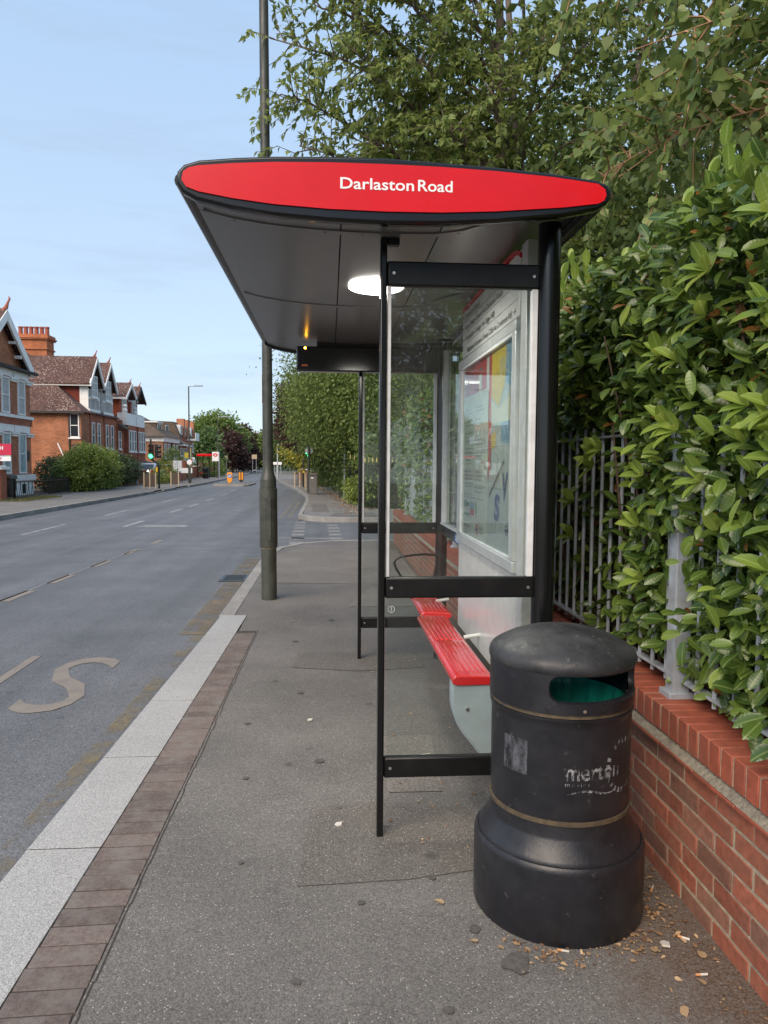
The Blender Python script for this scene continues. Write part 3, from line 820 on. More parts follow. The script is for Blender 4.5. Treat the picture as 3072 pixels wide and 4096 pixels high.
# worn yellow line along the kerb
yl = []
for y0 in np.arange(1.5, 13.0, 0.5):
    xx = lambda y: (-1.40 if y < 3.8 else -1.40 + min((y - 3.8) * 0.025, 0.10)) if y < 8.5 else -1.30
    yl.append([(xx(y0) - .07, y0), (xx(y0) + .045, y0), (xx(y0 + .5) + .045, y0 + .5), (xx(y0 + .5) - .07, y0 + .5)])
def worn_paint(name, col, p0, p1, scale):
    m = bpy.data.materials.new(name); m.use_nodes = True
    nt = m.node_tree; nd = nt.nodes; lk = nt.links
    b = nd['Principled BSDF']; b.inputs['Base Color'].default_value = (*col, 1); b.inputs['Roughness'].default_value = .85
    geo = nd.new('ShaderNodeNewGeometry'); n = nd.new('ShaderNodeTexNoise'); n.inputs['Scale'].default_value = scale; n.inputs['Detail'].default_value = 9; n.inputs['Roughness'].default_value = 0.8
    lk.new(geo.outputs['Position'], n.inputs['Vector'])
    mr = nd.new('ShaderNodeMapRange'); mr.inputs['From Min'].default_value = p0; mr.inputs['From Max'].default_value = p1; mr.inputs['To Max'].default_value = .85
    lk.new(n.outputs['Fac'], mr.inputs['Value']); lk.new(mr.outputs['Result'], b.inputs['Alpha'])
    return m
M['yellow_line'] = worn_paint('worn_yellow_paint', (0.225, 0.182, 0.105), 0.46, 0.66, 2.6)
M['tan_film'] = worn_paint('tan_channel_grime', (0.20, 0.16, 0.105), 0.42, 0.62, 2.2)
marks('kerb_line', yl, M['yellow_line'])
marks('gutter_grime', [[(-1.52, y), (-1.25, y), (-1.25, y + .5), (-1.52, y + .5)] for y in np.arange(7.5, 13.5, .5)], M['tan_film'], ZR + .006)
# long seam where two road surfaces meet
seam = []
pl = [(-4.20, 6.2), (-4.10, 9.0), (-3.98, 11.6), (-3.85, 14.6), (-3.6, 15.15), (-2.6, 14.9), (-1.4, 14.6)]
for (ax, ay), (bx_, by_) in zip(pl[:-1], pl[1:]):
    dx, dy = bx_ - ax, by_ - ay; l = math.hypot(dx, dy); nx, ny = -dy/l*.018, dx/l*.018
    seam.append([(ax - nx, ay - ny), (ax + nx, ay + ny), (bx_ + nx, by_ + ny), (bx_ - nx, by_ - ny)])
marks('road_seam', seam, M['tar'])
# centre dashes further out and lane arrows worn pale
cd = []
for y0 in (20.2, 26.0, 29.5, 34.0, 40.0, 46.0, 62.0, 70.0, 80.0, 92.0, 106.0):
    mid = 0.5 * (interp(LK, y0) + interp(RK, y0)) - 0.2
    cd.append([(mid - .06, y0), (mid + .06, y0), (mid + .06, y0 + 2.2), (mid - .06, y0 + 2.2)])
for y0 in (18.0, 24.5, 33.0):
    cd.append([(-7.3, y0), (-7.2, y0), (-7.25, y0 + 3.0), (-7.35, y0 + 3.0)])
cd.append([(-5.2, 20.3), (-3.9, 20.3), (-3.9, 20.75), (-5.0, 20.75)])
cd.append([(-9.3, 54.6), (-5.5, 54.6), (-5.5, 54.9), (-9.3, 54.9)])
marks('lane_dashes', cd, mat('lane_paint', (0.31, 0.31, 0.305), 0.85, var=0.3, vscale=9, dirt=(0.16, 0.16, 0.158), dscale=3, damt=0.9))
# give-way dashes over the side road mouth
gw = []
for r, xo in enumerate((-0.72, 0.18)):
    for k in range(6 if r else 7):
        y0 = 15.95 + k * 0.93
        x0 = xo - 0.02 * k
        gw.append([(x0 - .15, y0), (x0 + .15, y0), (x0 + .15, y0 + .5), (x0 - .15, y0 + .5)])
gw.append([(-1.6, 17.2), (0.0, 17.0), (0.0, 17.25), (-1.6, 17.45)])
M['faint_white'] = mat('faint_white_paint', (0.21, 0.208, 0.20), 0.85, var=0.3, vscale=9, dirt=(0.14, 0.14, 0.138), dscale=2.2, damt=0.95)
marks('give_way_dashes', gw, M['faint_white'])
dy_ = []
for off in (0.30, 0.55):
    for y0 in np.arange(23.5, 33, 1.5):
        dy_.append([(interp(RK, y0) - off - .05, y0), (interp(RK, y0) - off + .05, y0), (interp(RK, y0 + 1.5) - off + .05, y0 + 1.5), (interp(RK, y0 + 1.5) - off - .05, y0 + 1.5)])
marks('double_yellow_line', dy_, worn_paint('faded_line', (0.24, 0.215, 0.165), 0.40, 0.60, 3.0))
# old gum and oil spots on the pavement
M['stain'] = mat('dark_stain', (0.080, 0.074, 0.067), 0.8, var=0.3, vscale=60)
rs_ = random.Random(21)
for i, (sx_, sy_, sr_) in enumerate([(.60, 2.24, .055), (.50, 2.42, .022), (-.05, 3.9, .03), (.12, 2.6, .016), (-.35, 2.9, .014), (.35, 2.05, .018), (-.2, 5.1, .03), (.05, 3.35, .015), (-.42, 3.7, .018), (.20, 1.95, .014), (-.5, 4.5, .02), (.4, 2.75, .02), (-.1, 2.2, .017), (.75, 1.95, .024), (-.3, 6.6, .03), (.02, 7.5, .03)]):
    mbs = MB(); mbs.add([(sx_ + sr_*rs_.uniform(.65, 1.15)*math.cos(t), sy_ + sr_*rs_.uniform(.65, 1.15)*math.sin(t), .0062) for t in np.linspace(0, 2*math.pi, 13)[:-1]], [tuple(range(12))])
    structure(mbs.build('pavement_stain', M['stain'], smooth=False))
# drain grating in the channel: frame and bars
dr = thing('drain_grating', 'iron drain grating in the gutter beyond the lamp column', 'drain', (-1.42, 11.2, ZR))
MB().box(-1.62, -1.22, 10.9, 10.95, ZR - .01, ZR + .012).box(-1.62, -1.22, 11.45, 11.5, ZR - .01, ZR + .012).box(-1.62, -1.57, 10.95, 11.45, ZR - .01, ZR + .012).box(-1.27, -1.22, 10.95, 11.45, ZR - .01, ZR + .012).build('frame', M['black_satin'], dr)
mb = MB()
for k in range(7): mb.box(-1.57, -1.27, 10.97 + k * .07, 11.0 + k * .07, ZR - .01, ZR + .010)
mb.build('bars', M['black_satin'], dr)

# ------------------------------------------------------------------ garden wall on the right, brick by brick
WX = 1.30
wall = thing('brick_wall', 'low red brick wall with brick-on-edge coping behind the litter bin', 'wall', (WX + 0.12, 8.0, 0))
MB().box(WX + .0035, WX + .33, -4.0, 15.05, -0.1, 0.535).build('mortar', M['mortar'], wall)
str_me = MB().box(-.05, .05, -.1075, .1075, -.0325, .0325).mesh('stretcher', bevel=0.003, seg=1); str_me.materials.append(M['brick_red'])
str_me2 = str_me.copy(); str_me2.materials.clear(); str_me2.materials.append(M['brick_brown'])
cop_me = MB().box(-.11, .11, -.0325, .0325, -.0513, .0513).mesh('coping_brick', bevel=0.003, seg=1); cop_me.materials.append(M['brick_smooth'])
til_me = MB().box(-.07, .07, -.1325, .1325, -.0065, .0065).mesh('creasing_tile', bevel=0.002, seg=1); til_me.materials.append(M['brick_smooth'])
YN = 5.2
courses = [-0.01 + 0.075 * k for k in range(7)]
far_b = {0: MB(), 1: MB()}; far_c = MB(); far_t = MB()
nb = 0
for k, z in enumerate(courses):
    y = -3.85 + (0.1125 if k % 2 else 0.0)
    while y < 15.0:
        j = random.uniform(-.002, .002)
        if 1.5 < y < YN:
            put('brick', str_me2 if random.random() < 0.38 else str_me, None, wall, (WX + .05 + random.uniform(-.0025, .0025), y + j, z + .0375), (0, 0, random.uniform(-.008, .008))); nb += 1
        else:
            far_b[random.random() < 0.38].box(WX, WX + .1, y - .1075, y + .1075, z + .005, z + .07)
        y += 0.225
y = -3.894
while y < 15.0:
    if 1.5 < y < YN: put('coping_brick', cop_me, None, wall, (WX + .105 + random.uniform(-.002, .002), y, 0.616 + random.uniform(-.0015, .0015)), (random.uniform(-.01, .01), 0, random.uniform(-.01, .01)))
    else: far_c.box(WX - .005, WX + .215, y - .0325, y + .0325, .565, .667)
    y += 0.0752
y = -3.94
while y < 15.0:
    if 1.4 < y < YN: put('creasing_tile', til_me, None, wall, (WX + .043, y, 0.5275 + random.uniform(-.001, .001)), (0, random.uniform(-.02, .02), 0))
    else: far_t.box(WX - .027, WX + .1, y - .1325, y + .1325, .521, .534)
    y += 0.272
for q in (0, 1):
    ob = far_b[q].build('brickwork', M['brick_brown' if q else 'brick_red'], wall); ob['kind'] = 'stuff'
ob = far_c.build('coping_bricks', M['brick_smooth'], wall); ob['kind'] = 'stuff'
ob = far_t.build('creasing_tiles', M['brick_smooth'], wall); ob['kind'] = 'stuff'
# sloping mortar fillet between tiles and coping, and the bed between coping bricks
MB().prism([(WX - .024, .535), (WX + .01, .566), (WX + .30, .566), (WX + .30, .535)], 'y', -4.0, 15.04).build('mortar_fillet', M['fillet'], wall)
MB().box(WX - .001, WX + .212, -4.0, 15.03, .567, .663).build('coping_mortar', M['mortar'], wall)
MB().box(WX + .216, WX + .34, -4.0, 15.02, .54, .64).build('coping_back', M['brick_smooth'], wall)

# ------------------------------------------------------------------ steel railing on the wall
RX = 1.415
rail = thing('metal_railing', 'pale grey steel bar railing on top of the red brick wall', 'railing', (RX, 8, .667))
posts = [2.87 + 2.66 * k for k in range(-2, 5)]
for py in posts:
    MB().box(RX - .035, RX + .035, py - .035, py + .035, .667, 1.86).box(RX - .055, RX + .055, py - .05, py + .05, .662, .69).build('post', M['galv'], rail, bevel=.004)
for z in (.735, 1.745):
    mb = MB()
    for a, b in zip(posts[:-1], posts[1:]):
        mb.box(RX - .006, RX + .034, a + .036, b - .036, z - .006, z + .006)
    mb.build('rail', M['galv'], rail, bevel=.002)
bar_me = MB().tube([(0, 0, 0), (0, 0, 1.10)], .0095, 8).mesh('bar'); bar_me.materials.append(M['galv'])
for a, b in zip(posts[:-1], posts[1:]):
    n = 20
    for k in range(1, n):
        put('bar', bar_me, None, rail, (RX + .014, a + (b - a) * k / n, .70))
# ------------------------------------------------------------------ litter bin
BC = (0.843, 2.600, 0.0)
M['bin'] = mat('bin_plastic', (0.012, 0.0125, 0.016), 0.38, var=0.3, vscale=9, bump=0.08, bscale=90, spec=0.45, dirt=(0.030, 0.030, 0.033), dscale=7, damt=0.4, rvar=0.1, scuff=((0.075, 0.076, 0.08), 26, 0.64, 0.6))
M['bin_lid'] = mat('bin_lid_plastic', (0.024, 0.025, 0.028), 0.5, var=0.4, vscale=12, bump=0.15, bscale=60, spec=0.45, dirt=(0.06, 0.06, 0.063), dscale=8, damt=0.55, rvar=0.12, scuff=((0.14, 0.14, 0.14), 22, 0.61, 0.6))
M['gold_band'] = mat('faded_gold_band', (0.085, 0.062, 0.036), 0.6, var=0.4, vscale=25, dirt=(0.05, 0.045, 0.04), dscale=20, damt=0.6)
M['bag'] = mat('green_bin_liner', (0.016, 0.34, 0.26), 0.30, var=0.35, vscale=14, bump=0.5, bscale=22, stretch=(1, 1, 0.15))
def wornmat(name, col, p0, p1, scale, rough=0.6):
    m = bpy.data.materials.new(name); m.use_nodes = True
    nt = m.node_tree; nd = nt.nodes; lk = nt.links
    b = nd['Principled BSDF']; b.inputs['Base Color'].default_value = (*col, 1); b.inputs['Roughness'].default_value = rough
    geo = nd.new('ShaderNodeNewGeometry'); n = nd.new('ShaderNodeTexNoise'); n.inputs['Scale'].default_value = scale; n.inputs['Detail'].default_value = 8; n.inputs['Roughness'].default_value = 0.7
    mp = nd.new('ShaderNodeMapping'); mp.inputs['Scale'].default_value = (1, 1, 0.45)
    lk.new(geo.outputs['Position'], mp.inputs['Vector']); lk.new(mp.outputs['Vector'], n.inputs['Vector'])
    mr = nd.new('ShaderNodeMapRange'); mr.inputs['From Min'].default_value = p0; mr.inputs['From Max'].default_value = p1
    lk.new(n.outputs['Fac'], mr.inputs['Value']); lk.new(mr.outputs['Result'], b.inputs['Alpha'])
    return m
M['worn_print'] = wornmat('worn_grey_print', (0.24, 0.25, 0.26), 0.45, 0.58, 60)
M['residue'] = wornmat('sticker_residue', (0.085, 0.09, 0.105), 0.40, 0.60, 30)
lb = thing('litter_bin', 'round black plastic litter bin with domed lid and worn council lettering', 'litter bin', BC)
MB().lathe([(.301, 0), (.3055, .012), (.3055, .248), (.3035, .262), (.297, .270), (.2915, .2705)], BC, 80, caps=False).build('base', M['bin'], lb)
MB().lathe([(.2905, .262), (.2895, .276), (.284, .284), (.2525, .338), (.2495, .348), (.2485, .394)], BC, 80, caps=False).build('collar', M['bin'], lb)
MB().lathe([(.243, .390), (.2455, .402), (.2475, .42), (.2485, .72), (.251, .742), (.2545, .747), (.2545, .754), (.246, .757)], BC, 80, caps=False).build('body', M['bin'], lb)
for z in (.397, .765):
    MB().lathe([(.244, z - .008), (.2512, z - .007), (.2512, z + .007), (.244, z + .008)], BC, 80, caps=False).build('gold_band', M['gold_band'], lb)
# hood wall with a wide rounded slot cut in it
Z0, Z1 = .772, .925
S0, S1, SZ0, SZ1 = math.radians(-116), math.radians(-14), .812, .900
RH = .256
hd = MB()
hd.lathe([(RH, Z0), (RH, Z1)], BC, 140, S1 + .035, S0 - .035 + 2*math.pi)
NN = 96
def rr(i, w, h, r):
    """point on a rounded rectangle, i in 0..NN-1 by angle-ish arclength"""
    segs = [(w - 2*r), (math.pi*r/2), (h - 2*r), (math.pi*r/2)] * 2
    per = sum(segs); s = i / NN * per
    cx = [(-(w/2-r), -h/2), (w/2-r, -(h/2-r)), (w/2, -(h/2-r)), (w/2-r, h/2-r), (w/2-r, h/2), (-(w/2-r), h/2-r), (-w/2, h/2-r), (-(w/2-r), -(h/2-r))]
    for k, L in enumerate(segs):
        if s <= L + 1e-9:
            t = s / L if L > 0 else 0
            if k == 0: return (-(w/2-r) + t*L, -h/2)
            if k == 1: a = -math.pi/2 + t*math.pi/2; return (w/2-r + r*math.cos(a), -(h/2-r) + r*math.sin(a))
            if k == 2: return (w/2, -(h/2-r) + t*L)
            if k == 3: a = t*math.pi/2; return (w/2-r + r*math.cos(a), h/2-r + r*math.sin(a))
            if k == 4: return (w/2-r - t*L, h/2)
            if k == 5: a = math.pi/2 + t*math.pi/2; return (-(w/2-r) + r*math.cos(a), h/2-r + r*math.sin(a))
            if k == 6: return (-w/2, h/2-r - t*L)
            a = math.pi + t*math.pi/2; return (-(w/2-r) + r*math.cos(a), -(h/2-r) + r*math.sin(a))
        s -= L
    return (-(w/2-r), -h/2)
wS = (S1 - S0) * RH; hS = SZ1 - SZ0
am = (S0 + S1) / 2; zm = (SZ0 + SZ1) / 2
wO = (S1 - S0 + .07) * RH
def cyl(u, z, r): a = am + u / RH; return (BC[0] + r*math.cos(a), BC[1] + r*math.sin(a), z)
rings = []
hole = [rr(i, wS, hS, .036) for i in range(NN)]
outr = []
rc = .036
for (u, v) in hole:
    cu_, cv_ = wS/2 - rc, hS/2 - rc
    if abs(u) > cu_ - 1e-9 and abs(v) > cv_ - 1e-9:      # rounded corner: send to the edges and corner of the outer rectangle
        t = math.atan2(abs(v) - cv_, abs(u) - cu_) / (math.pi/2)
        zc = Z1 if v > 0 else Z0
        zs = zm + math.copysign(cv_, v)
        if t > .62: q = (t - .62) / .38; uu = wO/2 - (wO/2 - cu_) * q; zt = zc
        elif t < .38: q = (.38 - t) / .38; uu = wO/2; zt = zc + (zs - zc) * q
        else: uu = wO/2; zt = zc
        outr.append((math.copysign(uu, u), zt))
    elif abs(v) >= hS/2 - 1e-9: outr.append((u, Z1 if v > 0 else Z0))
    else: outr.append((math.copysign(wO/2, u), zm + v))
vs_ = []
for (u, v) in outr: vs_.append(cyl(u, v, RH))
for (u, v) in [(h[0]*1.01, h[1]*1.06) for h in hole]: vs_.append(cyl(u, zm + v, RH))
for (u, v) in hole: vs_.append(cyl(u, zm + v, RH - .006))
for (u, v) in hole: vs_.append(cyl(u, zm + v, RH - .022))
fs_ = []
for k in range(3):
    for i in range(NN):
        fs_.append((k*NN + i, k*NN + (i+1) % NN, (k+1)*NN + (i+1) % NN, (k+1)*NN + i))
hd.add(vs_, fs_)
hd.build('hood', M['bin'], lb, recalc=True)
MB().lathe([(RH - .025, Z0), (RH - .025, Z1)], BC, 48, S1, S0 + 2*math.pi).build('hood_lining', M['bin'], lb)
MB().lathe([(.257, .905), (.2605, .912), (.2615, .924), (.258, .938), (.249, .950), (.232, .962), (.19, .984), (.13, 1.005), (.06, 1.016), (.0, 1.018)], BC, 72, caps=False).build('lid', M['bin_lid'], lb)
MB().disc((BC[0], BC[1], .906), .255, (0, 0, -1), 48).build('lid_underside', M['bin'], lb)
ln = MB().lathe([(.236, .772), (.232, .765), (.228, .74), (.215, .60), (.19, .42), (0, .42)], BC, 96, caps=False)
random.seed(3)
ln.v = [(x + (x - BC[0]) * .012 * math.sin(23 * math.atan2(y - BC[1], x - BC[0]) + z * 9), y + (y - BC[1]) * .012 * math.sin(31 * math.atan2(y - BC[1], x - BC[0])), z) for x, y, z in ln.v]
ln.build('bin_liner', M['bag'], lb)
def wrap(a0, z0, r=.2492):
    return lambda x, yv: (BC[0] + r*math.cos(a0 + x/r), BC[1] + r*math.sin(a0 + x/r), z0 + yv)
def dense_letters(name, items, parent, m):
    mb = MB()
    for body, a0, z0, kw in items: lettering(mb, body, wrap(a0, z0), **kw)
    return mb.build(name, m, parent, recalc=False)
A = math.radians
dense_letters('lettering', [('merton', A(-103), .548, dict(width=.205, height=.050, bold=.02)), ('moving', A(-103), .524, dict(width=.085, height=.017, spacing=1.3))], lb, M['worn_print'])
wv = MB()
for k in range(26):
    a = A(-102) + k*.028; b = a + .028
    f = lambda a: .505 + .007*math.sin((a + 1.7)*9); th = lambda k: .0035 * math.sin(math.pi * (k + .5) / 27) + .0008
    wv.quad(*[(BC[0] + .2492*math.cos(t), BC[1] + .2492*math.sin(t), z) for t, z in ((a, f(a) - th(k)), (b, f(b) - th(k+1)), (b, f(b) + th(k+1)), (a, f(a) + th(k)))])
wv.build('wave_emblem', M['worn_print'], lb)
ring = MB()
for k in range(22):
    t = math.radians(125 - k * 15.5)
    for (r0, r1) in ((.078, .096),):
        q = []
        for rr_, tt in ((r0, t - .07), (r1, t - .07), (r1, t + .07), (r0, t + .07)):
            u = rr_*math.cos(tt) * .9; v = rr_*math.sin(tt)
            a = A(-50) + u / .2492
            q.append((BC[0] + .2492*math.cos(a), BC[1] + .2492*math.sin(a), .580 + v))
        ring.quad(*q)
ring.build('ring_print', M['worn_print'], lb)
rs = MB()
for i in range(8):
    for j in range(8):
        a0, a1 = A(-157 + i*3), A(-154 + i*3); z0, z1 = .545 + j*.0150, .560 + j*.0150
        rs.quad(*[(BC[0] + .2493*math.cos(t), BC[1] + .2493*math.sin(t), z) for t, z in ((a0, z0), (a1, z0), (a1, z1), (a0, z1))])
rs.build('sticker_residue', M['residue'], lb, merge=True)
for a, z in ((-90, .787), (-20, .787)):
    MB().disc((BC[0] + .2575*math.cos(A(a)), BC[1] + .2575*math.sin(A(a)), z), .006, (math.cos(A(a)), math.sin(A(a)), 0), 10).build('screw', M['screw'], lb)

# ------------------------------------------------------------------ bus shelter
M['sign_red'] = mat('sign_red_gloss', (0.60, 0.004, 0.008), 0.22, coat=0.12, var=0.06, vscale=4, spec=0.35)
M['sign_white'] = mat('sign_white', (0.80, 0.80, 0.80), 0.4)
M['soffit'] = mat('soffit_brushed_panel', (0.185, 0.180, 0.175), 0.28, metal=0.35)
M['roof_top'] = mat('roof_dark', (0.02, 0.02, 0.022), 0.5)
M['glass'] = glassmat('scratched_glass', dirt=0.02, scratch=0.07)
M['glass_clear'] = glassmat('shelter_glass', dirt=0.012)
M['cab_white'] = mat('cabinet_white', (0.66, 0.66, 0.64), 0.33, var=0.08, vscale=8, dirt=(0.36, 0.35, 0.33), dscale=14, damt=0.2, coat=0.3)
M['cab_silver'] = mat('cabinet_silver', (0.56, 0.57, 0.57), 0.35, metal=0.25, var=0.08, vscale=10, dirt=(0.3, 0.29, 0.27), dscale=18, damt=0.25)
M['cab_grey'] = mat('cabinet_pale_blue_grey', (0.36, 0.41, 0.45), 0.45, var=0.08, vscale=10, dirt=(0.33, 0.33, 0.32), dscale=14, damt=0.25)
M['seat_red'] = mat('seat_red_gloss', (0.66, 0.012, 0.014), 0.17, coat=0.7, var=0.08, vscale=9)
M['ink'] = mat('black_print', (0.03, 0.03, 0.03), 0.5)

sh = thing('bus_shelter', 'glass bus shelter with black frame and red roof sign over the pavement', 'bus shelter', (0.56, 4.6, 0))
YF, YB = 3.10, 6.00
OUT = [(-0.539,2.696),(-0.484,2.714),(-0.35,2.728),(-0.209,2.738),(-0.002,2.745),(0.206,2.746),(0.417,2.737),(0.63,2.727),(0.846,2.712),(1.021,2.692),(1.066,2.675),(1.082,2.644),(1.067,2.607),(1.024,2.582),(0.893,2.556),(0.634,2.526),(0.42,2.511),(0.208,2.506),(-0.002,2.511),(-0.209,2.524),(-0.363,2.544),(-0.495,2.572),(-0.545,2.597),(-0.568,2.635),(-0.563,2.67)]
RED = [(-0.54,2.666),(-0.52,2.681),(-0.484,2.690),(-0.362,2.702),(-0.209,2.712),(-0.002,2.718),(0.206,2.719),(0.417,2.716),(0.631,2.708),(0.847,2.694),(1.022,2.675),(1.050,2.656),(1.056,2.634),(1.048,2.614),(1.024,2.601),(0.893,2.583),(0.633,2.560),(0.419,2.549),(0.208,2.546),(-0.002,2.549),(-0.209,2.560),(-0.363,2.577),(-0.485,2.597),(-0.53,2.613),(-0.546,2.637)]
def soff(x):
    return float(np.interp(x, [-.545, -.495, -.363, -.209, 0, .208, .42, .634, .893, 1.024, 1.067], [2.597, 2.572, 2.544, 2.524, 2.511, 2.506, 2.511, 2.526, 2.556, 2.582, 2.607]))
def sof2(x):
    t = min(max((x - .45) / .35, 0), 1)
    return soff(x) + .020 + .058 * t * t * (3 - 2 * t)
# roof shell: upper skin and side gutters; end rims
top = [p for p in OUT if p[1] > 2.62 or p[0] < -.5 or p[0] > 1.0]
upper = OUT[:14]
lo = [(x, sof2(x) + .02) for x in (1.0, .8, .6, .4, .2, 0, -.2, -.4, -.50)]
MB().prism(OUT[23:] + OUT[:13] + [(1.045, 2.625), (1.02, 2.645)] + lo[0:] + [(-.52, 2.62)], 'y', 2.905, 6.42).build('roof', M['roof_top'], sh)
# curved end rims (front and back): ring plate between OUT and inner opening
def rim(y0, y1):
    mb = MB(); mb.prism(OUT, 'y', y0, y1); return mb
fr_ = rim(2.85, 2.905).build('roof_rim', M['black_metal'], sh, bevel=.010, seg=2)
rim(6.42, 6.47).build('roof_rim', M['black_metal'], sh, bevel=.010, seg=2)
sp = MB().prism(RED, 'y', 2.842, 2.856).build('sign_panel', M['sign_red'], sh, smooth=False)
for word, x0_, w_ in (('Darlaston', .037, .277), ('Road', .329, .131)):
    lt = MB(); lettering(lt, word, lambda x, yv: (x0_ + x, 2.8405, 2.6245 + yv - x * .002), width=w_, size=.0585, bold=.013)
    lt.build('sign_word', M['sign_white'], sp, recalc=False)
MB().prism([(x, z) for x, z in RED], 'y', 6.468, 6.478).build('sign_panel', M['sign_red'], sh, bevel=.003)
# long black gutters along both sides
MB().tube([(-.545, 2.86, 2.640), (-.545, 6.45, 2.640)], .030, 12).build('gutter', M['black_metal'], sh)
MB().tube([(1.052, 2.86, 2.642), (1.052, 6.45, 2.642)], .030, 12).build('gutter', M['black_metal'], sh)
# soffit: separate panels with open joints
xs_ = [-.525, .042, .44, 1.03]
ys_ = [2.908, 3.062, 4.472, 5.86, 6.418]
for i in range(3):
    for j in range(4):
        a, b = xs_[i] + .003, xs_[i+1] - .003
        n = 8; mb = MB()
        pts = [(a + (b - a) * k / n) for k in range(n + 1)]
        mb.prism([(x, sof2(x)) for x in pts] + [(x, sof2(x) + .008) for x in pts[::-1]], 'y', ys_[j] + .003, ys_[j+1] - .003)
        mb.build('soffit_panel', M['soffit'], sh)
MB().prism([(x, sof2(x) + .011) for x in np.linspace(-.53, 1.03, 16)] + [(x, sof2(x) + .015) for x in np.linspace(1.03, -.53, 16)], 'y', 2.906, 6.42).build('roof_lining', M['dark_void'], sh)
for y in (3.05, 4.462):
    mb = MB()
    xs = np.linspace(-.50, 1.0, 14)
    mb.prism([(x, sof2(x) - .006) for x in xs] + [(x, sof2(x) + .0005) for x in xs[::-1]], 'y', y - .02, y + .022)
    mb.build('soffit_strip', M['soffit'], sh)
for x in (-.38, -.02, .13, .52, .8):
    MB().disc((x, 3.05, sof2(x) - .0075), .006, (0, 0, -1), 8).build('screw', M['black_satin'], sh)
# lamp in the soffit: shallow pebble-shaped lens
lens = MB()
n = 36; rr0 = []
for ring_r, dz in ((1.0, 0.0), (.85, -.014), (.5, -.026), (0.0, -.03)):
    for k in range(n):
        t = 2*math.pi*k/n
        rr0.append((0.240 + .145*ring_r*math.cos(t), 3.93 + .175*ring_r*math.sin(t), soff(.28) + .012 + dz*.5))
fcs = []
for q in range(3):
    for k in range(n): fcs.append((q*n + k, q*n + (k+1) % n, (q+1)*n + (k+1) % n, (q+1)*n + k))
lens.add(rr0, fcs)
lens.build('ceiling_lamp', emit('lamp_lens', (1.0, 0.96, 0.88), 3.0), sh, merge=True)
lp_ = bpy.data.lights.new('shelter_lamp', 'AREA'); lp_.shape = 'DISK'; lp_.size = .28; lp_.energy = 5.0; lp_.color = (1, .95, .86)
lo_ = bpy.data.objects.new('shelter_lamp', lp_); COL.objects.link(lo_); lo_.location = (.240, 3.93, 2.49)

def frame(Y, xl, front):
    """one end frame: slim outer post, stout rear pillar, cross rails, glass"""
    MB().prism([(xl - .014, Y - .03), (xl + .014, Y - .03), (xl + .014, Y + .03), (xl - .014, Y + .03)], 'z', -.02, 2.525).build('front_post', M['black_metal'], sh, bevel=.006)
    MB().lathe([(.056, 0), (.050, .02), (.048, .05), (.048, 2.60)], (.914, Y, 0), 28).build('rear_pillar', M['black_metal'], sh)
    zs = [(2.33, 2.43), (1.034, 1.123), (.256, .345)]
    for z0, z1 in zs:
        r = MB().box(xl + .015, .872, Y - .020, Y + .020, z0, z1).build('cross_rail', M['black_satin'], sh, bevel=.008)
        for x in (xl + .042, .846):
            MB().lathe([(.0065, -.002), (.006, .0015), (.003, .003), (0, .003)], (0, 0, 0), 10)
            s = MB(); s.tube([(x, Y - .0235, (z0+z1)/2), (x, Y - .019, (z0+z1)/2)], [.0062, .0068], 10); s.build('screw', M['screw'], r)
    # pale aluminium glazing strips
    MB().box(xl + .018, xl + .033, Y - .016, Y + .016, 1.124, 2.329).build('glazing_strip', M['white_frame'], sh, bevel=.003)
    MB().box(.840, .866, Y - .018, Y + .016, 1.124, 2.329).build('glazing_strip', M['white_frame'], sh, bevel=.003)
    MB().box(xl + .033, .841, Y - .004, Y + .004, 1.118, 2.335).build('glass_pane', M['glass'] if front else M['glass_clear'], sh, smooth=False)
    MB().box(xl + .030, .862, Y - .004, Y + .004, .340, 1.040).build('glass_pane', M['glass_clear'], sh, smooth=False)
frame(YF, .219, True)
frame(YB, .246, False)
# small bracket where the front post meets the soffit
MB().box(.235, .285, 3.085, 3.125, 2.495, 2.525).build('bracket', M['black_satin'], sh, bevel=.004)
# etched safety mark low on the near glass
em = MB()
for k in range(24):
    t0, t1 = 2*math.pi*k/24, 2*math.pi*(k+.7)/24
    em.quad(*[(.262 + r*math.cos(t), 3.0945, .985 + r*math.sin(t)) for r, t in ((.0125, t0), (.015, t0), (.015, t1), (.0125, t1))])
em.quad((.261, 3.0945, .975), (.263, 3.0945, .975), (.263, 3.0945, .995), (.261, 3.0945, .995))
em.build('etched_mark', M['white_frame'], sh)

# --- passenger information cabinet on the back of the shelter
XF = .870
MB().box(XF + .022, .955, 3.40, 4.96, 1.10, 2.60).build('cabinet_body', M['cab_silver'], sh, bevel=.01)
hp = MB().box(XF, XF + .03, 3.40, 4.875, 2.288, 2.585).build('header_panel', M['cab_white'], sh, bevel=.006)
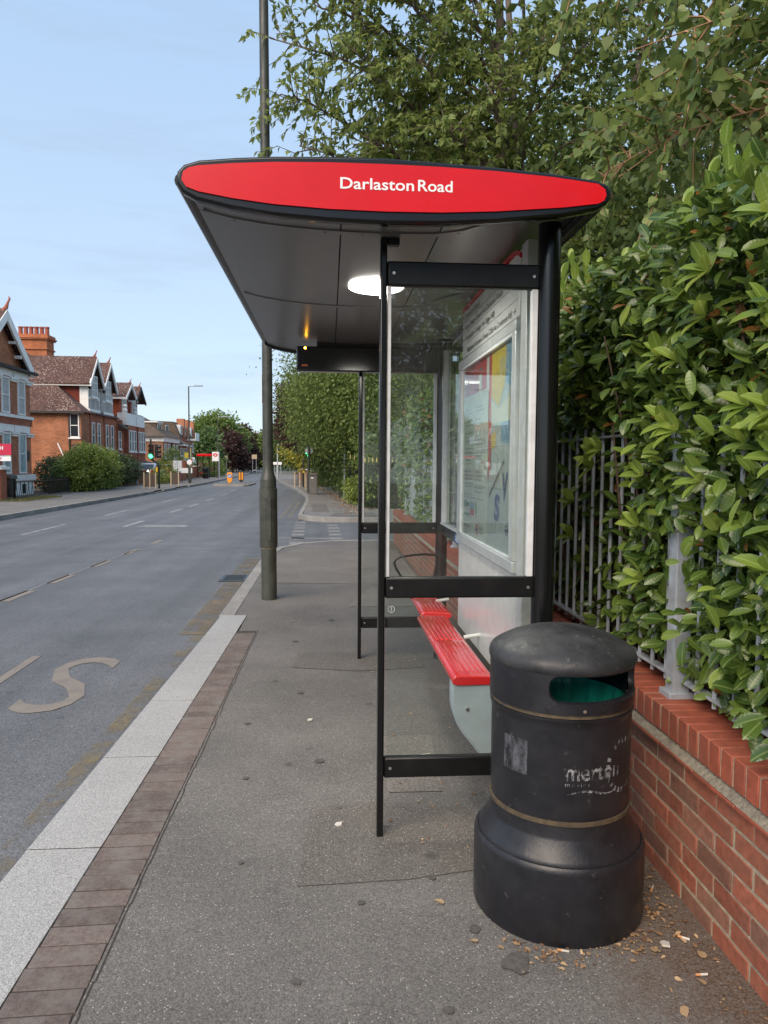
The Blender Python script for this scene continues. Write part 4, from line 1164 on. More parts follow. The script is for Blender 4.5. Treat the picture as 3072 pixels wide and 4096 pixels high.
# red arched top edge
ra = MB()
pts = [(4.88, 2.588), (4.2, 2.592), (3.72, 2.592), (3.55, 2.586), (3.45, 2.57), (3.40, 2.545)]
for (y0, z0), (y1, z1) in zip(pts[:-1], pts[1:]):
    ra.prism([(XF - .004, 0), (XF + .032, 0), (XF + .032, .022), (XF - .004, .022)], 'y', 0, 0) if False else ra.add(
        [(XF - .003, y0, z0), (XF + .034, y0, z0), (XF + .034, y0, z0 + .024), (XF - .003, y0, z0 + .024), (XF - .003, y1, z1), (XF + .034, y1, z1), (XF + .034, y1, z1 + .024), (XF - .003, y1, z1 + .024)],
        [(0,1,2,3), (7,6,5,4), (0,4,5,1), (1,5,6,2), (2,6,7,3), (3,7,4,0)])
ra.build('red_edge', M['sign_red'], sh)
rows = [('Darlaston Road', 'ul', 2.527, 4.77, .44), ('Sacred Heart Church (via Darlaston Road)', 'ul', 2.456, 4.77, 1.02), ('Wimbledon College (via Edge Hill)', 'l', 2.385, 4.77, .84), ('Wimbledon Racquets & Fitness Club (via Cranbrook Rd)', None, 2.306, 4.72, 1.17)]
tx = MB()
def on_face(y0, z0, x=XF - .0012):
    return lambda a, b: (x, y0 - a, z0 + b)
def arrow(mb, y, z, ang, s=.026, x=XF - .0012):
    c, d = math.cos(ang), math.sin(ang)
    def P(a, b): return (x, y - (a*c - b*d), z + (a*d + b*c))
    mb.quad(P(-s, -.0025), P(s*.9, -.0025), P(s*.9, .0025), P(-s, .0025))
    mb.quad(P(s, 0), P(s - .016, .017), P(s - .021, .013), P(s - .007, 0))
    mb.quad(P(s, 0), P(s - .007, 0), P(s - .021, -.013), P(s - .016, -.017))
for body, ar, z, y0, w in rows:
    lettering(tx, body, on_face(y0, z), width=w, size=.047, bold=.004)
    if ar == 'ul': arrow(tx, 4.825, z + .015, math.radians(135))
    if ar == 'l': arrow(tx, 4.825, z + .015, math.pi)
arrow(tx, 3.50, 2.321, 0.0)
tx.build('direction_lettering', M['ink'], hp, recalc=False)
ln_ = MB()
for z in (2.513, 2.442, 2.370): ln_.quad(*[(XF - .0008, y, zz) for y, zz in ((4.87, z - .0012), (3.42, z - .0012), (3.42, z + .0012), (4.87, z + .0012))])
ln_.build('ruled_lines', M['ink'], hp)
# poster frame
pf = MB()
FY0, FY1, FZ0, FZ1 = 3.42, 4.955, 1.086, 2.276
PY0, PY1, PZ0, PZ1 = 3.487, 4.85, 1.141, 2.226
for (a, b, c, d) in ((FY0, FY1, FZ0, PZ0), (FY0, FY1, PZ1, FZ1), (FY0, PY0, PZ0, PZ1), (PY1, FY1, PZ0, PZ1)):
    pf.box(XF - .012, XF + .028, a, b, c, d)
pf.build('poster_frame', M['cab_silver'], sh, bevel=.004)
pfi = MB()
for (a, b, c, d) in ((PY0, PY1, PZ0, PZ0 + .014), (PY0, PY1, PZ1 - .018, PZ1), (PY0, PY0 + .012, PZ0, PZ1), (PY1 - .022, PY1, PZ0, PZ1)):
    pfi.box(XF - .010, XF + .018, a + .001, b - .001, c + .001, d - .001)
pfi.build('frame_lip', M['white_frame'], sh)
MB().box(XF - .002, XF + .0, PY0, PY1, PZ0, PZ1).build('poster_glass', glassmat('poster_glass', dirt=0.01, ior=1.42), sh, smooth=False)
# posters (flat printed sheets behind the glass)
XP = XF + .014
pm = {k: mat('print_' + k, c, 0.6, var=0.05, vscale=6) for k, c in dict(paper=(0.56, 0.56, 0.50), red=(0.50, 0.022, 0.028), yellow=(0.62, 0.42, 0.03), blue=(0.16, 0.30, 0.42), navy=(0.035, 0.06, 0.20), grey=(0.42, 0.44, 0.42), green=(0.06, 0.20, 0.10), ink=(0.10, 0.10, 0.10), brown=(0.15, 0.11, 0.09), cream=(0.60, 0.55, 0.40)).items()}
po1 = MB().box(XP, XP + .002, 4.105, 4.84, 1.142, 2.22).build('poster', pm['paper'], sh)
po2 = MB().box(XP + .001, XP + .003, 3.49, 4.10, 1.142, 2.22).build('poster', pm['grey'], sh)
def pq(nm, m, par, pts, dx=.001):
    mb = MB()
    for q in pts: mb.quad(*[(XP - dx, y, z) for y, z in q])
    return mb.build(nm, pm[m], par, smooth=False)
def R(y0, y1, z0, z1): return [(y0, z0), (y1, z0), (y1, z1), (y0, z1)]
pq('red_banner', 'red', po1, [R(4.17, 4.838, 2.03, 2.218)])
pq('paper_block', 'cream', po1, [R(4.30, 4.38, 2.03, 2.13), R(4.2, 4.80, 1.985, 2.02)], .002)
pq('dark_figure', 'ink', po1, [R(4.29, 4.37, 2.15, 2.165), R(4.44, 4.47, 2.04, 2.12)], .002)
lines = MB()
rnd2 = random.Random(5)
z = 1.94
while z > 1.40:
    for (ya, yb) in ((4.80, 4.50), (4.46, 4.20)):
        yy_ = ya
        if rnd2.random() < .82:
            e = yb + rnd2.uniform(0, .14)
            while yy_ > e:
                w = rnd2.uniform(.015, .05)
                lines.quad(*[(XP - .001, a, b) for a, b in R(max(yy_ - w, e), yy_, z, z + .008)])
                yy_ -= w + .009
    z -= .024 if rnd2.random() < .8 else .05
lines.build('small_print', mat('print_small', (0.25, 0.25, 0.24), 0.6), po1, smooth=False, recalc=False)
pq('rule', 'ink', po1, [R(4.2, 4.82, 1.668, 1.671), R(4.2, 4.82, 1.392, 1.395)])
pq('tree_picture', 'green', po1, [R(4.74, 4.80, 1.325, 1.37), R(4.40, 4.44, 1.30, 1.37), [(4.62, 1.275), (4.80, 1.275), (4.80, 1.29), (4.62, 1.29)]])
pq('shop_picture', 'ink', po1, [R(4.63, 4.735, 1.335, 1.36), R(4.63, 4.64, 1.285, 1.335), R(4.725, 4.735, 1.285, 1.335), R(4.417, 4.423, 1.26, 1.30)])
pq('bus_picture', 'red', po1, [R(4.48, 4.60, 1.285, 1.325)])
pq('bus_windows', 'blue', po1, [R(4.48, 4.60, 1.325, 1.365)])
tf = MB()
lettering(tf, 'TRANSPORT', on_face(4.335, 1.215, XP - .001), width=.125, size=.02)
lettering(tf, 'FOR LONDON', on_face(4.335, 1.192, XP - .001), width=.125, size=.02)
lettering(tf, 'MAYOR OF LONDON', on_face(4.80, 1.20, XP - .001), width=.2, size=.022)
tf.build('print_lettering', pm['ink'], po1, recalc=False)
def roundel(par, y, z, r, mr, mb_):
    q = MB(); n = 28
    for k in range(n):
        t0, t1 = 2*math.pi*k/n, 2*math.pi*(k+1)/n
        q.quad(*[(XP - .0012, y + rr_*math.cos(t), z + rr_*math.sin(t)) for rr_, t in ((r*.68, t0), (r, t0), (r, t1), (r*.68, t1))])
    q.build('roundel_ring', pm[mr], par, smooth=False)
    MB().quad(*[(XP - .0018, a, b) for a, b in R(y - r*1.2, y + r*1.2, z - r*.17, z + r*.17)]).build('roundel_bar', pm[mb_], par, smooth=False)
roundel(po1, 4.385, 1.208, .033, 'red', 'navy')
# the picture poster beside it
pq('red_strip', 'red', po2, [[(4.035, 1.60), (4.098, 1.50), (4.098, 2.218), (4.035, 2.218)], [(3.492, 1.95), (3.53, 1.95), (3.52, 2.218), (3.492, 2.218)]])
pq('yellow_field', 'yellow', po2, [[(3.86, 1.90), (4.034, 1.97), (4.034, 2.218), (3.70, 2.218), (3.72, 2.02)], [(3.90, 1.70), (4.03, 1.68), (4.03, 1.76), (3.92, 1.78)]])
pq('blue_field', 'blue', po2, [[(3.55, 1.97), (3.72, 2.02), (3.70, 2.218), (3.53, 2.218)], [(3.62, 1.70), (3.78, 1.72), (3.80, 1.82), (3.70, 1.90), (3.60, 1.86)]])
pq('pale_field', 'cream', po2, [[(3.60, 1.82), (4.03, 1.82), (4.03, 1.95), (3.86, 1.89), (3.60, 1.96)]], .0012)
pq('dark_curve', 'brown', po2, [[(3.535, 1.60), (3.55, 1.60), (3.565, 1.85), (3.60, 2.0), (3.585, 2.0), (3.55, 1.86)], [(3.70, 1.62), (3.73, 1.62), (4.06, 1.44), (4.05, 1.42)]], .0015)
al = MB()
lettering(al, 'ALWAYS', lambda a, b: (XP - .0015, 3.85 - a, 2.06 + b), width=.20, height=.10)
al.build('poster_lettering', pm['paper'], po2, recalc=False)
sl = MB()
lettering(sl, 'S', lambda a, b: (XP - .0016, 3.93 - a*.9 - b*.1, 1.30 + b), width=.135, height=.145, bold=.05)
lettering(sl, 'V', lambda a, b: (XP - .0016, 3.76 - a*.9 - b*.1, 1.42 + b), width=.13, height=.14, bold=.03)
sl.build('poster_lettering', pm['navy'], po2, recalc=False)
roundel(po2, 3.64, 1.27, .028, 'navy', 'navy')
# jamb, lower panel and the bulging white base under the seat
MB().box(XF + .004, .955, 3.295, 3.398, .50, 2.60).build('cabinet_jamb', M['cab_silver'], sh, bevel=.004)
MB().box(XF + .012, .95, 3.30, 4.99, .50, 1.083).build('lower_panel', M['cab_white'], sh, bevel=.004)
bp = [(.588,.555),(.588,.45),(.594,.415),(.606,.375),(.621,.338),(.645,.300),(.676,.262),(.715,.212),(.756,.162),(.86,.06),(.95,.02),(.95,.555)]
MB().prism(bp, 'y', 3.462, 3.53).build('end_bracket', M['cab_grey'], sh, bevel=.003)
ep = [(x + (.006 if x < .9 else 0), z - (.01 if z > .5 else -.006)) for x, z in bp]
MB().prism(ep, 'y', 3.452, 3.4615).build('end_plate', M['cab_grey'], sh, bevel=.003)
MB().tube([(.664, 3.447, .425), (.664, 3.453, .425)], [.009, .0115], 14).build('screw', M['screw'], sh)
# red perch seats with raised ribs
def seat(y0, y1, x0, x1, z):
    prof = [(x0, z - .030), (x0 + .004, z - .012), (x0 + .016, z - .002), (x0 + .04, z), (x1 - .03, z - .004), (x1 - .008, z - .012), (x1, z - .03), (x1 - .012, z - .048), (x0 + .03, z - .050), (x0 + .008, z - .044)]
    s = MB().prism(prof, 'y', y0, y1).build('seat', M['seat_red'], sh, bevel=.012, seg=3)
    half = (y0 + y1) / 2
    for a, b in ((y0 + .07, half - .03), (half + .03, y1 - .05)):
        for k in range(6):
            x = x0 + .038 + k * (x1 - x0 - .075) / 5
            MB().box(x - .007, x + .007, a, b, z - .006, z + .0035 - .0006*k).build('rib', M['seat_red'], s, bevel=.003)
    return s
seat(3.44, 4.87, .585, .795, .592)
seat(4.965, 5.93, .625, .84, .592)
for y in (4.25, 5.4):
    MB().tube([(.79, y, .585), (.885, y, .60)], .013, 10).build('seat_bracket', M['cab_white'], sh)
hoop = [(.79, 5.6, .57), (.80, 5.6, .74), (.826, 5.6, .86), (.822, 5.6, .893), (.80, 5.6, .905), (.728, 5.6, .911), (.64, 5.6, .905), (.554, 5.6, .893), (.51, 5.6, .875), (.494, 5.6, .847), (.51, 5.6, .80), (.56, 5.6, .72), (.63, 5.6, .57)]
MB().tube(hoop, .0085, 10).build('arm_hoop', M['black_metal'], sh)
# rear glazing beyond the cabinet
MB().box(.928, .936, 4.97, 5.94, 1.118, 2.50).build('glass_pane', M['glass_clear'], sh, smooth=False)
MB().box(.905, .945, 4.975, 5.95, 1.034, 1.115).build('cross_rail', M['black_satin'], sh, bevel=.006)
MB().box(.898, .93, 4.975, 5.95, 1.1155, 1.130).build('glazing_strip', M['white_frame'], sh)
MB().box(.900, .938, 5.865, 5.925, 1.131, 2.50).build('glazing_strip', M['white_frame'], sh, bevel=.004)
MB().box(.905, .945, 4.975, 5.95, .26, .34).build('cross_rail', M['black_satin'], sh, bevel=.006)
stk = MB().box(.9015, .904, 5.10, 5.27, 1.045, 1.10).build('sticker', mat('sticker_blue', (0.07, 0.20, 0.48), 0.4), sh)
sw = MB()
for z, w in ((1.085, .12), (1.074, .10), (1.063, .13), (1.053, .08)): sw.quad(*[(.901, a, b) for a, b in R(5.12, 5.12 + w, z - .003, z + .003)])
sw.build('sticker_print', M['sign_white'], stk)
# next-bus display hanging under the far end of the roof
dp = MB().box(-.257, .85, 5.795, 5.90, 2.309, 2.50).build('display_box', mat('display_black', (0.008, 0.008, 0.009), 0.12, coat=0.3), sh, bevel=.012, seg=3)
MB().box(-.1, .75, 5.82, 5.88, 2.50, 2.54).build('display_hanger', M['black_satin'], sh)
MB().disc((-.190, 5.792, 2.485), .007, (0, -1, 0), 12).build('display_led', emit('amber_led', (1.0, 0.42, 0.02), 25.0), dp)
MB().box(-.215, -.17, 5.7925, 5.7945, 2.345, 2.36).build('display_mark', mat('orange_print', (0.45, 0.10, 0.03), 0.5), dp)

# ------------------------------------------------------------------ lamp column beside the kerb
M['lamp_green'] = mat('dark_green_grey_paint', (0.040, 0.044, 0.036), 0.42, var=0.3, vscale=5, bump=0.1, bscale=40, dirt=(0.10, 0.095, 0.075), dscale=9, damt=0.35, rvar=0.1)
M['rust_gap'] = mat('pale_rust', (0.22, 0.17, 0.12), 0.9, var=0.4, vscale=40)
LC = (-0.705, 8.72, 0)
lc = thing('lamp_column', 'tall dark green lamp column with a thick sleeved foot at the kerb', 'street lamp', LC)
lc.rotation_euler = (0, -0.0065, 0)
MB().lathe([(.092, -.02), (.091, .02), (.090, .60)], LC, 28).build('foot', M['lamp_green'], lc)
MB().lathe([(.0915, .60), (.0915, .617)], LC, 28).build('gap_ring', M['rust_gap'], lc)
MB().lathe([(.1035, .617), (.104, .625), (.104, 1.30), (.1035, 1.305), (.094, 1.306), (.0935, 1.40), (.092, 1.412), (.075, 1.46), (.064, 1.53), (.0615, 1.56)], LC, 28).build('sleeve', M['lamp_green'], lc)
MB().lathe([(.061, 1.555), (.055, 4.5), (.048, 9.2)], LC, 20).build('shaft', M['lamp_green'], lc)
MB().box(LC[0] - .035, LC[0] + .035, LC[1] - .1065, LC[1] - .102, .70, 1.20).build('access_door', M['lamp_green'], lc, bevel=.004)
MB().box(LC[0] - .066, LC[0] - .060, LC[1] - .03, LC[1] + .0, 2.3, 2.62).build('number_plate', M['sign_white'], lc)
MB().tube([(LC[0], LC[1], 9.15), (LC[0] - .1, LC[1], 9.35), (LC[0] - 1.0, LC[1], 9.42)], [.045, .04, .03], 10).build('arm', M['lamp_green'], lc)
MB().box(LC[0] - 1.6, LC[0] - .95, LC[1] - .12, LC[1] + .12, 9.38, 9.47).build('lantern', M['galv'], lc, bevel=.03)
# ------------------------------------------------------------------ houses across the road
M['h_brick'] = brickmat('house_brick_orange', (0.47, 0.155, 0.068), (0.31, 0.092, 0.045), (0.33, 0.23, 0.15), var=0.3)
M['h_brick2'] = brickmat('house_brick_red', (0.43, 0.125, 0.066), (0.30, 0.082, 0.048), (0.24, 0.15, 0.10), var=0.3)
M['h_brick3'] = brickmat('house_brick_brown', (0.32, 0.13, 0.07), (0.22, 0.085, 0.05), (0.27, 0.20, 0.14), var=0.25)
M['chim_sunlit'] = brickmat('chimney_sunlit_brick', (0.52, 0.15, 0.055), (0.38, 0.10, 0.04), (0.34, 0.20, 0.12), var=0.25)  # low sun on the stack is put into this more orange base colour
M['h_tile'] = brickmat('hung_tile_red', (0.30, 0.07, 0.045), (0.22, 0.05, 0.035), (0.07, 0.02, 0.015), bw=0.17, bh=0.10, ms=0.012, bump=0.9)
M['h_tile2'] = brickmat('hung_tile_orange', (0.46, 0.12, 0.055), (0.36, 0.09, 0.045), (0.16, 0.04, 0.02), bw=0.17, bh=0.11, ms=0.014, bump=0.9)
M['roof'] = roofmat('clay_tile_roof', (0.155, 0.085, 0.07), (0.10, 0.058, 0.05))
M['roof_plain'] = roofmat('brown_tile_roof', (0.155, 0.115, 0.085), (0.12, 0.09, 0.068), specks=False)
M['trim'] = mat('white_trim', (0.82, 0.81, 0.77), 0.55, var=0.08, vscale=5, dirt=(0.5, 0.48, 0.44), dscale=4, damt=0.3)
M['render'] = mat('white_render', (0.80, 0.80, 0.77), 0.7, var=0.06, vscale=3, dirt=(0.5, 0.5, 0.48), dscale=2, damt=0.3)
M['pane'] = mat('window_pane', (0.025, 0.032, 0.040), 0.06, spec=0.8)
M['curtain'] = mat('net_curtain', (0.42, 0.43, 0.42), 0.8, var=0.2, vscale=6)
M['poster_pane'] = mat('window_film', (0.30, 0.40, 0.42), 0.3, var=0.4, vscale=5)
M['dark_wood'] = mat('dark_timber', (0.025, 0.02, 0.018), 0.7)
M['pot'] = mat('chimney_pot', (0.30, 0.085, 0.05), 0.8, var=0.2, vscale=6)
M['terracotta'] = mat('terracotta', (0.34, 0.11, 0.07), 0.8)
M['gutter'] = mat('dark_gutter', (0.03, 0.026, 0.024), 0.5)

def window(par, face, c, w, h, bars=(1, 1), pane='pane', sill=True, fr=.07):
    """face '+x' (faces the road) or '-y' (faces the camera side); c = centre on the wall plane"""
    x, y, z = c
    def B(mb, a0, a1, z0, z1, d0, d1):
        if face == '+x': mb.box(x + d0, x + d1, y + a0, y + a1, z + z0, z + z1)
        else: mb.box(x + a0, x + a1, y - d1, y - d0, z + z0, z + z1)
    f = MB()
    B(f, -w/2, w/2, h/2 - fr, h/2, -.02, .06); B(f, -w/2, w/2, -h/2, -h/2 + fr, -.02, .06)
    B(f, -w/2, -w/2 + fr, -h/2 + fr, h/2 - fr, -.02, .06); B(f, w/2 - fr, w/2, -h/2 + fr, h/2 - fr, -.02, .06)
    nx, nz = bars
    for k in range(1, nx): q = -w/2 + w*k/nx; B(f, q - .025, q + .025, -h/2 + fr, h/2 - fr, -.01, .05)
    for k in range(1, nz): q = -h/2 + h*k/nz; B(f, -w/2 + fr, w/2 - fr, q - .025, q + .025, -.008, .052)
    o = f.build('window', M['trim'], par, smooth=False)
    p = MB(); B(p, -w/2 + .03, w/2 - .03, -h/2 + .03, h/2 - .03, .004, .02); p.build('pane', M[pane], o, smooth=False)
    if sill:
        s = MB(); B(s, -w/2 - .08, w/2 + .08, -h/2 - .10, -h/2 - .005, .0, .12); s.build('sill', M['trim'], o, smooth=False)
    return o
def roof_gable(mb, x0, x1, y0, y1, ze, zr, t=.12):
    """ridge along x, eaves at y0 and y1"""
    ym = (y0 + y1) / 2
    mb.prism([(y0, ze), (ym, zr), (y1, ze), (y1, ze - t), (ym, zr - t*1.3), (y0, ze - t)], 'x', x0, x1)
def bargeboards(par, x, y0, y1, ze, zr, m, w=.30, t=.10):
    ym = (y0 + y1) / 2
    for a in (y0, y1):
        MB().prism([(a, ze - .02), (ym, zr - .02), (ym, zr - .02 - w*1.15), (a + (ym - a)*.06, ze - w*.95), (a, ze - w*.95)], 'x', x, x + t).build('bargeboard', m, par, smooth=False)
def finial(par, x, y, z, s=1.0):
    s *= .75
    MB().tube([(x - .2*s, y, z - .05), (x - .05*s, y, z + .15*s), (x + .02, y, z + .34*s), (x + .10*s, y, z + .50*s), (x + .06*s, y, z + .58*s)], [.12*s, .09*s, .05*s, .045*s, .03*s], 8).build('finial', M['terracotta'], par)

# --- house one: gabled bay house at the left edge
hx = -14.75
h1 = thing('gabled_house', 'red brick gabled house with white carved window heads at the left edge', 'house', (hx - 3, 35, 0))
MB().box(-25, hx - .7, 28.0, 37.7, -.1, 5.8).build('wall', M['h_brick'], h1, smooth=False)
# canted two-storey bay
bay = [(hx, 33.85), (hx, 38.0), (hx - .75, 38.3), (hx - .75, 32.95)]
mb = MB(); mb.prism(bay, 'z', .95, 5.81); mb.build('bay_wall', M['h_brick'], h1, smooth=False)
mb = MB(); mb.prism([(hx + .06, 33.75), (hx + .06, 38.05), (hx - .75, 38.4), (hx - .75, 32.85)], 'z', -.1, .68); mb.build('bay_plinth', M['render'], h1, smooth=False)
mb = MB(); mb.prism([(hx + .16, 33.7), (hx + .16, 38.15), (hx - .75, 38.5), (hx - .75, 32.75)], 'z', .68, .95); mb.build('bay_sill', M['trim'], h1, smooth=False)
mb = MB(); mb.prism([(hx + .13, 33.75), (hx + .13, 38.1), (hx - .75, 38.45), (hx - .75, 32.8)], 'z', 3.62, 3.76); mb.build('string_course', M['trim'], h1, smooth=False)
mb = MB(); mb.prism([(hx + .32, 33.65), (hx + .32, 38.3), (hx - .75, 38.6), (hx - .75, 32.65)], 'z', 5.82, 5.94); mb.build('cornice', M['dark_wood'], h1, smooth=False)
mb = MB(); mb.prism([(hx + .07, 33.8), (hx + .07, 38.05), (hx - .75, 38.35), (hx - .75, 32.9)], 'z', 3.30, 3.62); mb.build('brick_frieze', M['h_brick2'], h1, smooth=False)
for zc, hh, pn in ((1.96, 1.9, 'poster_pane'), (4.62, 1.65, 'curtain')):
    for yc in (35.15, 36.9):
        window(h1, '+x', (hx, yc, zc), .82, hh, (1, 2), pn, sill=False)
    for y0, y1 in ((34.17, 35.97), (36.05, 37.8)):
        MB().box(hx - .02, hx + .05, y0, y1, zc + hh/2 + .05, zc + hh/2 + .42).build('lintel', M['trim'], h1, smooth=False)
    for yc in (34.3, 36.03, 37.75):
        z0 = zc + hh/2 - .16
        MB().box(hx - .02, hx + .10, yc - .36, yc + .36, z0, z0 + .10).box(hx - .02, hx + .14, yc - .42, yc + .42, z0 + .10, z0 + .19).build('capital', M['trim'], h1, bevel=.02)
    window(h1, '-y', (hx - .45, 33.15, zc), .5, hh, (1, 2), pn, sill=False)
# front gable with deep white bargeboards
MB().prism([(32.4, 5.85), (37.7, 5.85), (37.7, 6.1), (35.2, 8.1), (32.4, 6.1)], 'x', -18, hx - .22).build('gable_wall', M['h_brick'], h1, smooth=False)
mb = MB(); roof_gable(mb, -25, hx + .15, 32.3, 38.1, 6.05, 8.5); mb.build('roof', M['roof'], h1, smooth=False)
bargeboards(h1, hx + .10, 32.3, 38.1, 6.1, 8.46, M['trim'], .42)
MB().box(hx - .2, hx + .1, 36.75, 36.9, 6.45, 6.6).box(hx - .2, hx + .1, 36.1, 36.23, 7.05, 7.17).build('bracket', M['trim'], h1, smooth=False)
finial(h1, hx + .2, 35.2, 8.4, 1.4)
window(h1, '+x', (hx - .22, 34.3, 6.6), 1.2, 1.0, (2, 1), 'pane')
MB().box(hx - .35, hx + .02, 37.5, 37.75, 1.6, 2.1).build('meter_box', M['gutter'], h1, smooth=False)
for yc in (35.2, 36.8):
    window(h1, '+x', (hx + .06, yc, .28), .7, .6, (1, 1), 'pane', sill=False)

# --- house two: big hipped roof, two white timbered gables facing the road
fx = -16.5
h2 = thing('double_gabled_house', 'red brick house with two white timbered gables and a tall chimney in sunlit-orange colour', 'house', (fx - 5, 54, 0))
MB().box(-27, fx, 50.9, 59.1, -.1, 4.9).build('wall', M['h_brick'], h2, smooth=False)
# hipped main roof
rz = MB()
A0, A1, A2, A3 = (-27.4, 50.6, 4.9), (fx + .25, 50.6, 4.9), (fx + .25, 59.4, 4.9), (-27.4, 59.4, 4.9)
R0, R1 = (-23.6, 54.7, 9.75), (-22.0, 54.7, 9.75)
rz.add([A0, A1, A2, A3, R0, R1], [(0, 1, 5, 4), (1, 2, 5), (2, 3, 4, 5), (3, 0, 4), (3, 2, 1, 0)])
rz.build('roof', M['roof'], h2, smooth=False)
MB().box(-27.4, fx + .32, 50.50, 50.62, 4.78, 4.93).build('gutter', M['gutter'], h2, smooth=False)
MB().tube([(fx - .75, 50.83, 4.8), (fx - .75, 50.83, .2)], .055, 8).build('downpipe', M['gutter'], h2)
for gi, (y0, y1) in enumerate(((52.6, 55.0), (55.8, 58.3))):
    ym = (y0 + y1) / 2
    MB().box(-21.5, fx - .22, y0, y1, 4.9, 6.95).build('wing_wall', M['h_tile'], h2, smooth=False)
    MB().prism([(y0, 6.95), (y1, 6.95), (ym, 8.55)], 'x', -21.5, fx - .25).build('gable_panel', M['dark_wood'], h2, smooth=False)
    mb = MB(); roof_gable(mb, -21.3, fx + .25, y0 - .45, y1 + .45, 6.95, 8.95); mb.build('wing_roof', M['roof'], h2, smooth=False)
    bargeboards(h2, fx + .20, y0 - .45, y1 + .45, 6.98, 8.92, M['trim'], .26)
    finial(h2, fx + .15, ym, 8.95, 1.0)
    # white timbered front
    MB().box(fx - .3, fx + .05, y0 - .02, y1 + .02, 4.95, 5.25).build('white_beam', M['trim'], h2, smooth=False)
    MB().box(fx - .3, fx - .02, y0, y1, 5.25, 6.6).build('timber_panel', M['dark_wood'], h2, smooth=False)
    mb = MB()
    n = 8
    for k in range(n + 1):
        y = y0 + .06 + (y1 - y0 - .12) * k / n
        mb.box(fx - .02, fx - .005, y - .05, y + .05, 5.25, 6.6)
    mb.box(fx - .02, fx + .006, y0, y1, 5.92, 6.06)
    mb.build('timbering', M['trim'], h2, smooth=False)
    MB().box(fx - .6, fx - .03, y0 - .03, y0, 4.95, 6.78).build('white_cheek', M['trim'], h2, smooth=False)
    MB().box(-21.5, fx + .2, y0 - .42, y0 - .30, 6.76, 6.90).build('white_fascia', M['trim'], h2, smooth=False)
    window(h2, '+x', (fx - .0, ym, 6.85), 1.3, 1.5, (2, 3), 'curtain')
    # brick below with tall windows
    MB().box(-20, fx + .06, y0 + .05, y1 - .05, -.1, 4.94).build('bay_wall', M['h_brick2'], h2, smooth=False)
    for dy in (-.62, .62):
        window(h2, '+x', (fx + .06, ym + dy, 3.45), .62, 1.75, (1, 2), 'pane')
    MB().prism([(fx + .1, 2.5), (fx + 1.1, 2.05), (fx + 1.1, 1.95), (fx + .1, 1.95)], 'y', y0 + .1, y1 - .1).build('bay_roof', M['roof_plain'], h2, smooth=False)
    MB().box(fx + .2, fx + .9, y0 + .2, y1 - .2, -.1, 1.95).build('lower_bay', M['h_brick'], h2, smooth=False)
window(h2, '-y', (fx - .42, 50.9, 4.0), .62, 1.6, (1, 2), 'pane')
MB().tube([(fx - 1.5, 50.8, 2.8), (fx - 1.0, 50.75, 1.7)], .05, 6).build('white_pipe', M['trim'], h2)
# little side porch roof
MB().prism([(fx - .5, 2.1), (fx + .6, 2.1), (fx + .4, 2.75), (fx - .3, 2.75)], 'y', 50.0, 50.85).build('porch_roof', M['roof'], h2, smooth=False)
# tall chimney with a row of pots
ch = MB().box(-24.2, -21.75, 59.5, 61, 6.0, 10.95)
ch.box(-24.28, -21.67, 59.4, 61.1, 10.2, 10.32); ch.box(-24.32, -21.63, 59.36, 61.14, 10.95, 11.05); ch.box(-24.4, -21.55, 59.3, 61.2, 11.05, 11.15); ch.box(-24.3, -21.65, 59.38, 61.12, 11.15, 11.35)
chm = ch.build('chimney', M['chim_sunlit'], h2, smooth=False)
for k in range(6):
    x = -23.95 + k * .40
    MB().lathe([(.17, 11.35), (.155, 11.9), (.185, 11.92), (.185, 12.02), (.14, 12.02)], (x, 60.2, 0), 12).build('chimney_pot', M['pot'], chm)

fx = -16.4
